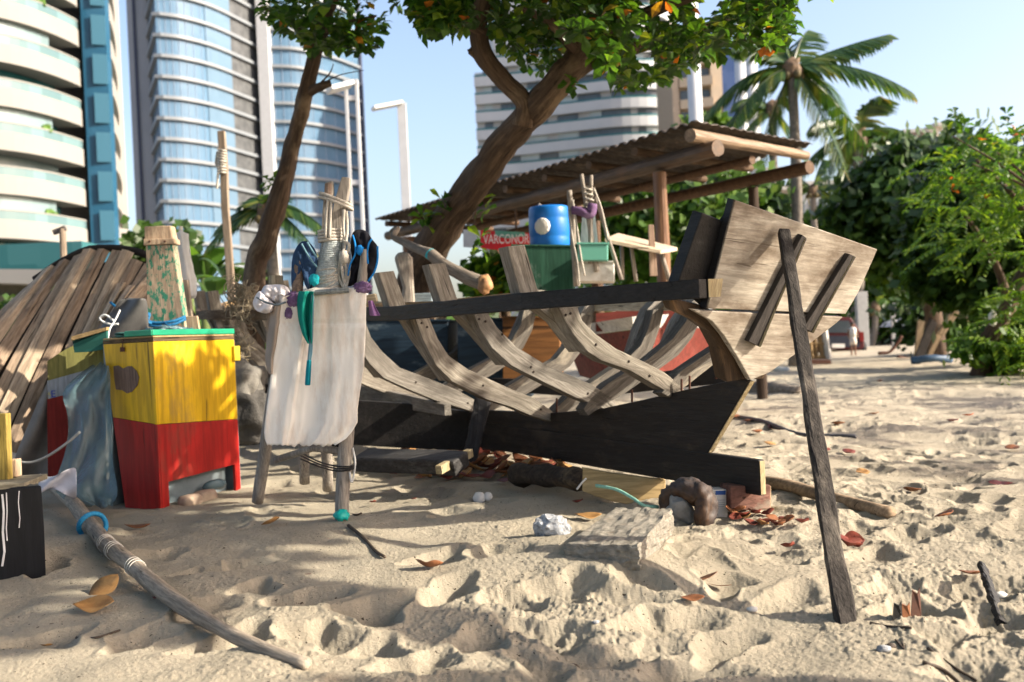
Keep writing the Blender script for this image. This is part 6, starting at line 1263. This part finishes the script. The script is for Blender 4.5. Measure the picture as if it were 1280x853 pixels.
palm(1072,172,46,1.75,[(1,0,.7,2.3,.8),(1,.3,.2,2.2,.7),(-.6,.2,.9,2.0,.6),(-1,0,.2,1.8,.8),(.2,-.3,1.0,2.1,.5),(.8,-.3,-.2,1.9,.5),(-.3,.3,-.5,1.8,.4),(.2,.2,-.7,1.7,.4),(-.9,-.3,-.3,1.7,.6)],'medium coconut palm right of the tall one',1070,.8)
palm(1016,238,38,.9,[(1,0,.6,1.9,.6),(-.6,.1,.9,1.7,.5),(.3,0,1.1,1.9,.3),(-1,0,.3,1.6,.7),(.9,0,0,1.6,.6)],'small far palm low behind the shelter roof corner',1016,.7)
palm(1093,385,45,1.1,[(1,0,.6,1.6,.7),(-.6,.1,.9,1.5,.6),(.3,0,1.1,1.7,.3),(-1,0,.3,1.5,.7)],'short young palm beside the far parked car',1088,.6)
palm(335,262,18,.8,[(1,-.2,.25,1.5,.7),(.8,.3,.5,1.4,.9),(-.9,.2,.3,1.4,.6),(-1,-.1,.0,1.4,.6),(.2,-.2,.9,1.2,.8),(-.5,.2,.8,1.2,.7),(.6,-.3,-.2,1.3,.5)],'young palm behind the left almond trunk',335,.5)
palm(965,135,30,.9,[(-1,0,.2,1.9,.7),(-.7,.1,.7,1.8,.6),(.2,0,.4,1.5,.9),(-.8,-.3,-.3,1.8,.6),(.5,0,-.5,1.6,.4)],'palm partly hidden left of the tall coconut palm',962,.7)
# leafy strip of distant trees behind everything so that the far edge of the beach is closed
vs = []; fs = []
for i in range(5200):
    x = rl.uniform(-60, 70); y = rl.uniform(52, 60) if x < 8 else rl.uniform(46, 52)
    zmax = 2.6+1.6*abs(mn.noise(Vector((x*.15, 1, 1))))*2 if x < 14 else 4.2+3*abs(mn.noise(Vector((x*.1,3,1))))
    quad_leaf(vs, fs, Vector((x, y, rl.uniform(0, zmax))), .9)
m_ = MB(); m_.v = vs; m_.f = fs; m_.m = [0]*len(fs); o = m_.build('distant_greenery', lf_mid); tag(o, 'hazy strip of distant greenery closing the far end of the beach', 'greenery', kind='stuff')

# ================================================================== far end of the beach, right
Yc = 38; car = thing('parked_car', 'dark red and black car parked at the far end of the sand', 'car', at(1055, 440, 38))
maroon = plain('maroon car paint', (.07,.010,.013),(.05,.008,.010), rough=.3, bs=0); carb = plain('dark car body', (.025,.03,.045), rough=.3, bs=0); cg = glassm('car glass', (.03,.04,.05), .05)
m_ = MB(); A = [at(x, y, Yc) for x, y in ((1022,437),(1022,420),(1030,398),(1040,396),(1064,397),(1074,412),(1080,420),(1081,438))]; m_.prism(A, Vector((.3,3.6,0))); fix_normals(m_.build('body', maroon, car, bevel=.05))
m_ = MB(); m_.prism([at(x, y, Yc-.03) for x, y in ((1030,416),(1034,401),(1061,401),(1070,416))], Vector((0,.03,0))); fix_normals(m_.build('rear_window', cg, car)); m_ = MB(); m_.prism([at(x, y, Yc-.05) for x, y in ((1026,420),(1073,420),(1075,434),(1026,434))], Vector((0,.04,0))); fix_normals(m_.build('tailgate', carb, car)); m_ = MB(); m_.prism([at(x, y, Yc-.07) for x, y in ((1040,430),(1056,430),(1056,435),(1040,435))], Vector((0,.03,0))); fix_normals(m_.build('number_plate', white_p, car))
for x in (1027, 1077): m_ = MB(); m_.box(at(x, 421, Yc-.05), (.16,.08,.35)); m_.build('tail_light', plain('tail light', (.18,.012,.012), rough=.3, bs=0), car); m_ = MB(); p = at(x, 437, Yc+.3); m_.lathe(p, [(.30,-.1),(.32,0),(.30,.1)], 18, axis=(1,0,0)); wz = m_.build('wheel', plain('tyre', (.02,.02,.02), bs=0), car)
def person(px, pyf, h, Y, shirt, pants, label, seat=False, face=0):
    g = at(px, pyf, Y); g.z = gz(g.x, g.y) if Y < 40 else g.z; t = thing('person', label, 'person', g); k = h/1.7
    me = bpy.data.meshes.new('person_body'); bm = bmesh.new(); J = {'pel':(0,0,.95,.13),'ch':(0,0,1.25,.15),'nk':(0,0,1.46,.065),'hd':(0,-.02,1.60,.10),'top':(0,-.01,1.68,.08),'sl':(-.18,0,1.38,.06),'el':(-.24,.02,1.12,.045),'hl':(-.22,-.10,.90,.04),'sr':(.18,0,1.38,.06),'er':(.24,.02,1.12,.045),'hr':(.22,-.10,.90,.04),'kl':(-.10,-.02,.50,.07),'fl':(-.11,0,.06,.05),'tl':(-.11,-.14,.03,.035),'kr':(.10,.03,.50,.07),'fr':(.12,.08,.06,.05),'tr':(.12,-.06,.03,.035),'pl':(-.09,0,.88,.10),'pr':(.09,0,.88,.10)}
    vd = {n_: bm.verts.new((v[0]*k, v[1]*k, v[2]*k)) for n_, v in J.items()}
    for a, b in (('pel','ch'),('ch','nk'),('nk','hd'),('hd','top'),('ch','sl'),('sl','el'),('el','hl'),('ch','sr'),('sr','er'),('er','hr'),('pel','pl'),('pl','kl'),('kl','fl'),('fl','tl'),('pel','pr'),('pr','kr'),('kr','fr'),('fr','tr')): bm.edges.new((vd[a], vd[b]))
    bm.to_mesh(me); bm.free(); o = bpy.data.objects.new('body', me); COL.objects.link(o); o.parent = t; WL[o.name] = g
    md = o.modifiers.new('skin', 'SKIN'); me.skin_vertices.new() if not me.skin_vertices else None
    for i, v in enumerate(J.values()): me.skin_vertices[0].data[i].radius = (v[3]*k, v[3]*k*.85)
    me.skin_vertices[0].data[0].use_root = True; s_ = o.modifiers.new('sub', 'SUBSURF'); s_.levels = 1; s_.render_levels = 1; me.materials.append(plain('skin', (.22,.12,.08), bs=0))
    m_ = MB(); m_.lathe(g+Vector((0,0,.93*k)), [(.15*k,0),(.165*k,.2*k),(.19*k,.45*k),(.10*k,.53*k)], 14); m_.build('shirt', plain('shirt', shirt, bs=0), t, shade=True); m_ = MB(); m_.lathe(g+Vector((0,0,.55*k)), [(.17*k,0),(.17*k,.2*k),(.155*k,.4*k)], 14); m_.build('shorts', plain('shorts', pants, bs=0), t, shade=True); m_ = MB(); m_.blob(g+Vector((0,.015*k,1.64*k)), (.105*k,.11*k,.10*k), amp=.1, sub=2); m_.build('hair', plain('hair', (.02,.015,.012), bs=0), t, shade=True)
    return t
person(1067, 441, 1.1, 33, (.75,.72,.68), (.70,.62,.55), 'person in white clothes standing just in front of the car')
person(1108, 427, 1.5, 52, (.10,.25,.50), (.5,.5,.55), 'distant person in blue by the red stall')
person(1117, 428, 1.5, 50, (.70,.75,.80), (.6,.3,.25), 'distant person in white right of the one in blue')
person(1122, 422, 1.5, 53, (.06,.05,.05), (.05,.05,.05), 'distant person in dark clothes beside the lamp post')
t = thing('red_stall', 'small red and white kiosk far away near the beach end', 'kiosk', at(1106, 430, 56)); a_ = at(1106, 414, 56); m_ = MB(); m_.box(a_, (1.5,1.2,1.0)); m_.build('counter', plain('kiosk red', (.5,.03,.03), bs=0), t); m_ = MB(); m_.box(a_+Vector((0,0,.62)), (1.7,1.4,.14)); m_.build('awning', plain('kiosk pale', (.6,.5,.48), bs=0), t)
def parasol(px, py, Y, w_, mat, label):
    c = at(px, py, Y); t = thing('beach_parasol', label, 'parasol', Vector((c.x, c.y, 0))); m_ = MB(); m_.lathe(c, [(w_,-.55),(w_*.9,-.38),(w_*.5,-.14),(.03,.03)], 8); m_.build('canopy', mat, t); m_ = MB(); m_.tube([Vector((c.x,c.y,0)), c], .04, 6); m_.build('pole', pale_m, t)
parasol(1140, 392, 45, 1.5, plain('grey white awning', (.60,.62,.68), bs=0), 'grey white parasol far off right of the lamp post')
m_ = MB(); m_.box(at(1146,415,46), (2.2,1.2,1.1)); t = m_.build('blue_counter', plain('dark blue counter', (.02,.04,.10), bs=0), bevel=.05); tag(t, 'dark blue counter beneath the far parasol', 'counter')
for x, yt, Y, r, lb in ((1116,381,40,.13,'short pale lamp post in front of the red kiosk'),(1154,360,30,.11,'pale post standing left of the dark tree trunk'),(1160,385,31,.22,'broad pale post touching the dark tree trunk'),(1076,365,44,.30,'wide pale concrete pillar behind the parked car'),(1091,370,47,.30,'second pale concrete pillar right of the parked car')):
    a = at(x, yt, Y); m_ = MB(); m_.box((a.x, a.y, a.z/2-.1), (r*1.6, r, a.z+.2)); o = m_.build('concrete_post', plain('pale post', (.36,.36,.35),(.30,.30,.29), bs=0), bevel=.02); tag(o, lb, 'post')
a = at(1116,381,40); m_ = MB(); m_.beam(a, a+Vector((.55,0,.05)), .1, .1); tag(m_.build('lamp_arm', pale_m), 'small lamp arm on top of the short pale post', 'lamp')
# wicker chair like frame near the transom corner
Yk = gp(1022,449).y; ch = thing('slatted_crate', 'pale slatted crate standing on end behind the prop pole', 'crate', at(1022, 448, Yk))
for i, x in enumerate((1011,1018,1025,1032)):
    m_ = MB(); m_.tube([at(x-2, 413, Yk), at(x+3, 448, Yk)], (.045 if i in (0,3) else .03)*Yk/13, 6); m_.build('slat', tan_wood if i < 3 else white_p, ch)
for y in (414, 430, 447): m_ = MB(); m_.tube([at(1009+(y-414)*.13, y, Yk), at(1031+(y-414)*.13, y, Yk)], .03*Yk/13, 6); m_.build('rail', tan_wood, ch)
plank_px([(1005,450),(1038,450),(1040,455),(1004,456)], gp(1020,457).y, (0,.3,0), rust, 'rusty_sheet', 'flat rusty sheet under the slatted crate', 'sheet')
# boards leaning against the right hand tree
lw = wood('leaning board', (.40,.30,.19),(.20,.14,.08),(.5,0,.8), grain=14)
for i, (pts, Y, lb) in enumerate((([(1222,342),(1230,347),(1192,402),(1180,420),(1172,416)], 24.5, 'broad board leaning left of the bright feathery tree'), ([(1234,352),(1239,356),(1212,402),(1206,402)], 24.2, 'narrow board leaning right of the broad one'), ([(1163,398),(1172,404),(1155,446),(1142,452)], 24.5, 'dark leaning board at the foot of the dark trunk'), ([(1176,405),(1183,409),(1164,448),(1156,454)], 24.8, 'pale leaning stick beside the dark leaning board'), ([(1148,400),(1156,402),(1150,446),(1143,453)], 25, 'short upright board left of the leaning ones'))):
    plank_px(pts, Y, (0,.08,0), lw if i != 2 else cleat_m, 'leaning_board', lb, 'board')
m_ = MB(); m_.tube(curve([at(1140,451,24), at(1155,449,23.8), at(1172,448,23.8), at(1187,450,24)], 12), .09, 8, rough=.4); o = m_.build('blue_tarp_roll', plain('blue tarp', (.05,.10,.17),(.03,.06,.11), rough=.5), shade=True); tag(o, 'rolled blue tarp lying under the leaning boards', 'tarp')
m_ = MB(); m_.blob(at(1241,398,17), (.07,.07,.14), amp=.1); tag(m_.build('white_bag', white_p, shade=True), 'white bag hanging among the right hand branches', 'bag')
def stick(pts, r, mat, nm, label, cat, lift=.5, rough=.2, n=14, group=None):
    P_ = []
    for x, y in pts: g = gp(x, y); P_.append(Vector((g.x, g.y, gz(g.x, g.y)+r*lift)))
    c = curve(P_, n); m_ = MB(); m_.tube(c, list(np.linspace(r, r*.75, len(c))), 10, rough=rough); o = m_.build(nm, mat, shade=True); return tag(o, label, cat, group)
stick([(948,606),(985,614),(1040,625),(1114,640)], .048, wood('brown log', (.36,.27,.18),(.2,.14,.09),(1,.2,0), grain=16), 'sand_log', 'smooth brown log lying on sand behind the prop pole', 'log')
stick([(925,488),(960,490),(1000,491)], .14, wood('grey sand log', (.30,.26,.21),(.16,.13,.10),(1,.1,0), grain=12), 'grey_log', 'thick grey log on the sand behind the transom', 'log', .2)
stick([(905,520),(950,530),(1000,543),(1070,548)], .030, plain('dark pipe', (.06,.065,.08),(.03,.03,.035), rough=.5), 'dark_pipe', 'thin dark pipe half buried between boat and pole', 'pipe')
stick([(955,462),(985,464)], .08, white_p, 'white_tube', 'white tube lying on the far sand beside the transom', 'tube')
# bent dry branch
for i, pts in enumerate(([(1098,442),(1112,440),(1122,428),(1127,420)], [(1122,446),(1135,449),(1158,452)])):
    m_ = MB(); m_.tube(curve([at(x, y, 28) for x, y in pts], 12), .05, 6, rough=.4); tag(m_.build('dry_branch', rust, shade=True), ['bent dry branch sticking up from the far sand','orange dry branch lying right of the bent one'][i], 'branch')

# ================================================================== slab, rocks, litter in front
conc = plain('gritty concrete', (.34,.315,.265),(.17,.155,.13), rough=.95, scale=34, bs=1.0, bd=.012, dirt=(.24,.20,.15), dirt_amt=.57)
zS = gz(*gp(770,690).xy)
bm = bmesh.new(); bmesh.ops.create_cube(bm, size=1.0); bmesh.ops.subdivide_edges(bm, edges=bm.edges, cuts=22, use_grid_fill=True)
sA, sB, sC, sD = gp(800,718,0.0), gp(842,650,.10), gp(770,640,.10), gp(706,690,0.02)
c_ = (sA+sB+sC+sD)/4; ex = (sA-sD); ey = (sC-sD)
for v in bm.verts:
    p = v.co.copy(); q_ = Vector((p.x, p.y, p.z)); k_ = 1 - .04*abs(p.z*2)**3
    a = (p.x+.5); b = (p.y+.5); base = sD.lerp(sA, a).lerp(sC.lerp(sB, a), b); base = c_ + (base-c_)*k_
    z = (gz(c_.x, c_.y) + .015) + .005 + (p.z)*.13 + .045*(b-.5)+.02*(a-.5)
    nn = Vector((mn.noise(p*6), mn.noise(p*6+Vector((5,0,0))), mn.noise(p*6+Vector((0,7,0)))))*.012 + Vector((mn.noise(p*17), mn.noise(p*17+Vector((5,0,0))), mn.noise(p*17+Vector((0,7,0)))))*.006
    v.co = Vector((base.x, base.y, z)) + nn
me = bpy.data.meshes.new('slab'); bm.to_mesh(me); bm.free(); o = bpy.data.objects.new('concrete_slab', me); COL.objects.link(o); me.materials.append(conc); tag(fix_normals(o), 'broken gritty concrete slab half sunk in the sand', 'slab')
gran = plain('speckled granite', (.55,.57,.60),(.22,.23,.25), rough=.9, scale=46, bs=1.0, bd=.01)
g = gp(690,672); m_ = MB(); m_.blob((g.x, g.y, gz(g.x,g.y)+.03), (.088,.075,.062), amp=.5, freq=1.1, sub=4, seed=21, sharp=True, power=.8); tag(m_.build('granite_rock', gran), 'pale speckled granite rock left of the concrete slab', 'rock')
def dleaf(px, py, Ln, W, ang, mat, label, group=None, curl=.5, tilt=0.0, lift=.012, on=None):
    W *= 1.45; curl *= .55
    g = gp(px, py); z = (on if on is not None else gz(g.x, g.y)) + lift; n_ = 10; A = []; B = []; Cc = []
    m3 = Matrix.Rotation(ang, 3, 'Z') @ Matrix.Rotation(tilt, 3, 'Y') @ Matrix.Rotation(rl.uniform(-.4,.4), 3, 'X')
    for k in range(n_+1):
        t_ = k/n_; w_ = W*math.sin(math.pi*t_**1.25)**.75 if 0 < t_ < 1 else .002; x = (t_-.5)*Ln; zz = curl*Ln*(t_-.5)**2*1.6 - curl*.1*Ln; c = curl*.9
        A.append(Vector((x, w_*.5, zz + c*w_*.5))); Cc.append(Vector((x, 0, zz))); B.append(Vector((x, -w_*.5, zz + c*w_*.55*(1+.3*math.sin(t_*9)))))
    m_ = MB(); m_.grid([[m3 @ p + Vector((g.x, g.y, z+.01)) for p in row] for row in (A, Cc, B)]); o = m_.build('dry_leaf', mat, shade=True, solid=.0012); tag(o, label, 'leaf', group); return o
rustl = plain('rust brown leaf', (.26,.105,.045),(.15,.06,.028), rough=.5, scale=14, bs=.5); goldl = plain('golden brown leaf', (.42,.24,.09),(.24,.12,.04), rough=.55, scale=14, bs=.5); redl = plain('dark red leaf', (.20,.045,.03),(.11,.03,.02), rough=.5, scale=14, bs=.5)
for (x, y, Ln, W, an_, mt, curl_, ti, lb) in ((880,727,.15,.045,.35,rustl,.5,-.12,'shiny orange brown curled leaf below the concrete slab'),(866,756,.10,.04,-.1,rustl,.5,0,'smaller curled leaf just below the shiny orange one'),(536,713,.14,.07,-.3,rustl,.9,.1,'folded rust brown leaf in the middle of the sand'),(118,764,.17,.08,.1,goldl,.6,0,'golden brown leaf lying flat beside the bent pole'),(130,741,.17,.09,.9,goldl,.5,-.5,'golden leaf standing upright behind the flat one'),(172,664,.15,.05,.1,rustl,.8,.05,'rust leaf by the blue rope ring'),(735,645,.16,.06,.2,goldl,.7,.1,'orange leaf lying on top of the granite rock mound'),(722,632,.07,.05,1,redl,.8,0,'dark round leaf behind the granite rock'),
    (466,629,.05,.045,0,redl,.6,0,'small round dark red leaf right of the trestle foot'),(517,625,.04,.03,0,redl,.6,0,'tiny dark red leaf near the middle of the shade'),(630,610,.10,.06,0,redl,.6,0,'dark red leaf in front of the leaf litter'),(900,730,.10,.02,-.4,rustl,.3,0,'thin leaf strip touching the shiny orange leaf'),(339,659,.11,.07,.3,goldl,.5,-.3,'pale leaf lit by sun left of the trestle'),(385,719,.03,.015,0,redl,.2,0,'tiny red leaf scrap on the lit sand'),
    (985,688,.07,.05,0,redl,1.0,0,'small reddish husk right of the slab'),(1003,662,.06,.05,1,redl,1.0,0,'reddish shell near the timber block'),(1078,596,.10,.07,.3,goldl,.6,0,'pale brown leaf behind the prop pole on far sand'),(1213,720,.10,.05,-.6,rustl,.6,0,'orange brown leaf on the dark stake top'),(1210,520,.12,.08,0,plain('orange scrap',(.6,.14,.05)),.5,0,'bright orange leaf on the far right sand'),(1190,530,.14,.08,.5,redl,.5,0,'dark red leaf left of the bright orange one'),
    (58,800,.05,.03,0,goldl,.5,0,'small pale leaf at the bottom left'),(195,752,.03,.02,0,redl,.4,0,'tiny brown scrap right of the golden leaves')):
    dleaf(x, y, Ln, W, an_, mt, lb, curl=curl_, tilt=ti)
for i, (x, y) in enumerate(((1066,680),(1060,684))): dleaf(x, y, .11, .09, i*1.3, redl, ['broken red husk lying right of the prop pole','inner half of the broken red husk'][i], curl=1.2, lift=.02)
FS = ((905,520),(920,525),(935,529),(965,535),(975,538),(947,545),(1048,532),(1092,520),(1030,565),(1060,570),(962,560),(1140,610),(1180,640),(1250,600),(1266,560),(1100,480))
for i, (x, y) in enumerate(FS):
    dleaf(x, y, rl.uniform(.10,.16), .07, rl.uniform(0,3), rl.choice((redl,rustl,goldl)), ['first','second','third','fourth','fifth','sixth','seventh','eighth','ninth','tenth','eleventh','twelfth','thirteenth','fourteenth','fifteenth','sixteenth'][sorted(FS).index((x, y))] + ' from the left of the dry leaves scattered on the far sand', 'dry leaves on the far sand', curl=rl.uniform(.4,.9))
for i in range(130):                       # the litter under the boat
    x = rl.triangular(455, 735, 640); y = rl.uniform(572, 606) if x > 520 else rl.uniform(560, 596)
    dleaf(x, y + (6 if x > 660 else 0), rl.uniform(.12,.20), rl.uniform(.06,.10), rl.uniform(0,6.3), rl.choice((rustl,rustl,goldl,redl)), 'dry brown leaf in the heap under the boat ribs', 'dry leaves heaped under the boat', curl=rl.uniform(.3,1.1), tilt=rl.uniform(-.6,.6), lift=rl.uniform(.01,.07))
for i in range(16):
    dleaf(915+4.6*i, rl.uniform(648,662), rl.uniform(.05,.10), .05, rl.uniform(0,6), rl.choice((redl,rustl,goldl)), ['first','second','third','fourth','fifth','sixth','seventh','eighth','ninth','tenth','eleventh','twelfth','thirteenth','fourteenth','fifteenth','sixteenth'][i] + ' from the left of the curled leaves below the timber block', 'leaves below the timber block', curl=.9, tilt=rl.uniform(-.5,.5))
twm = plain('dark twig', (.07,.05,.035),(.03,.022,.018), scale=20)
for pts, r, lb in (([(436,662),(455,674),(470,688),(481,698)], .010, 'dark crooked twig below the trestle foot'), ([(432,640),(445,648),(452,646)], .007, 'short twig right behind the trestle foot'), ([(1088,790),(1110,794),(1140,801)], .006, 'thin twig right of the prop pole foot'), ([(1160,822),(1195,830),(1220,836)], .006, 'long thin twig at the lower right'), ([(1155,838),(1180,836),(1205,846),(1215,853)], .008, 'forked twig at the bottom right corner'), ([(1120,810),(1130,818),(1128,812)], .004, 'tiny twig between the two long twigs'), ([(95,790),(120,800),(150,788)], .005, 'pale twig at the lower left'), ([(655,716),(640,745),(650,770)], .002, 'hair thin root on the lit sand')):
    stick(pts, r, twm, 'twig', lb, 'twig', .8)
# burnt stump pieces and stake at right
o = post('burnt_stake', gp(1252,765)-Vector((0,0,.05)), gp(1225,722)+Vector((0,-.02,.06)), .05, .035, black_wood, 'short burnt stake leaning in the sand at far right', 'stake', rough=.4)
g = gp(1135,782)
for i, (dx, h, mt, lb) in enumerate(((-.035,.075,black_wood,'black charred shard in the small pit'),(.0,.06,rustl,'brown charred shard between the other two'),(.045,.11,rust,'tall rusty shard at the right of the small pit'))):
    m_ = MB(); b_ = Vector((g.x+dx, g.y+.01*i, gz(g.x+dx,g.y)-.01)); m_.prism([b_+Vector((-.025,0,0)), b_+Vector((.02,.01,0)), b_+Vector((.018,.01,h)), b_+Vector((.004,0,h*.8)), b_+Vector((-.015,0,h*.95))], Vector((.005,.015,0))); tag(fix_normals(m_.build('charred_shard', mt)), lb, 'shard')
for i, (x, y, r, mt, lb) in enumerate(((745,783,.012,gran,'tiny white pebble by the footprint'),(940,763,.02,white_p,'crumpled white tissue scrap on the shaded sand'),(1250,728,.025,white_p,'bluish white scrap beside the burnt stake'),(1105,820,.02,gran,'pale pebble right of the prop pole foot'),(1113,816,.016,twm,'dark pebble by the pale pebble'),(715,822,.02,twm,'dark small stone on the sand at the bottom middle'))):
    g = gp(x, y); m_ = MB(); m_.blob((g.x, g.y, gz(g.x,g.y)+r*.3), (r*1.3,r,r*.6), amp=.4, seed=i, sub=2); tag(m_.build('pebble' if 'pebble' in lb or 'stone' in lb else 'paper_scrap', mt, shade=True), lb, 'pebble' if i in (0,3,4,5) else 'scrap')
# green and white net cord behind the slab
m_ = MB(); m_.tube(curve([at(745,607,5.7), at(770,612,5.6), at(790,622,5.5), at(805,632,5.45), at(822,634,5.5)], 24), .010, 6, rough=.4); tag(m_.build('green_cord', plain('pale green cord', (.25,.50,.40), scale=50), shade=True), 'pale green cord trailing in front of the curved yellow plank', 'cord')
m_ = MB(); m_.tube(curve([at(721,612,5.9), at(728,603,5.9), at(733,598,5.9)], 8), .006, 6); tag(m_.build('white_string', white_p), 'short white string at the left end of the yellow plank', 'string')
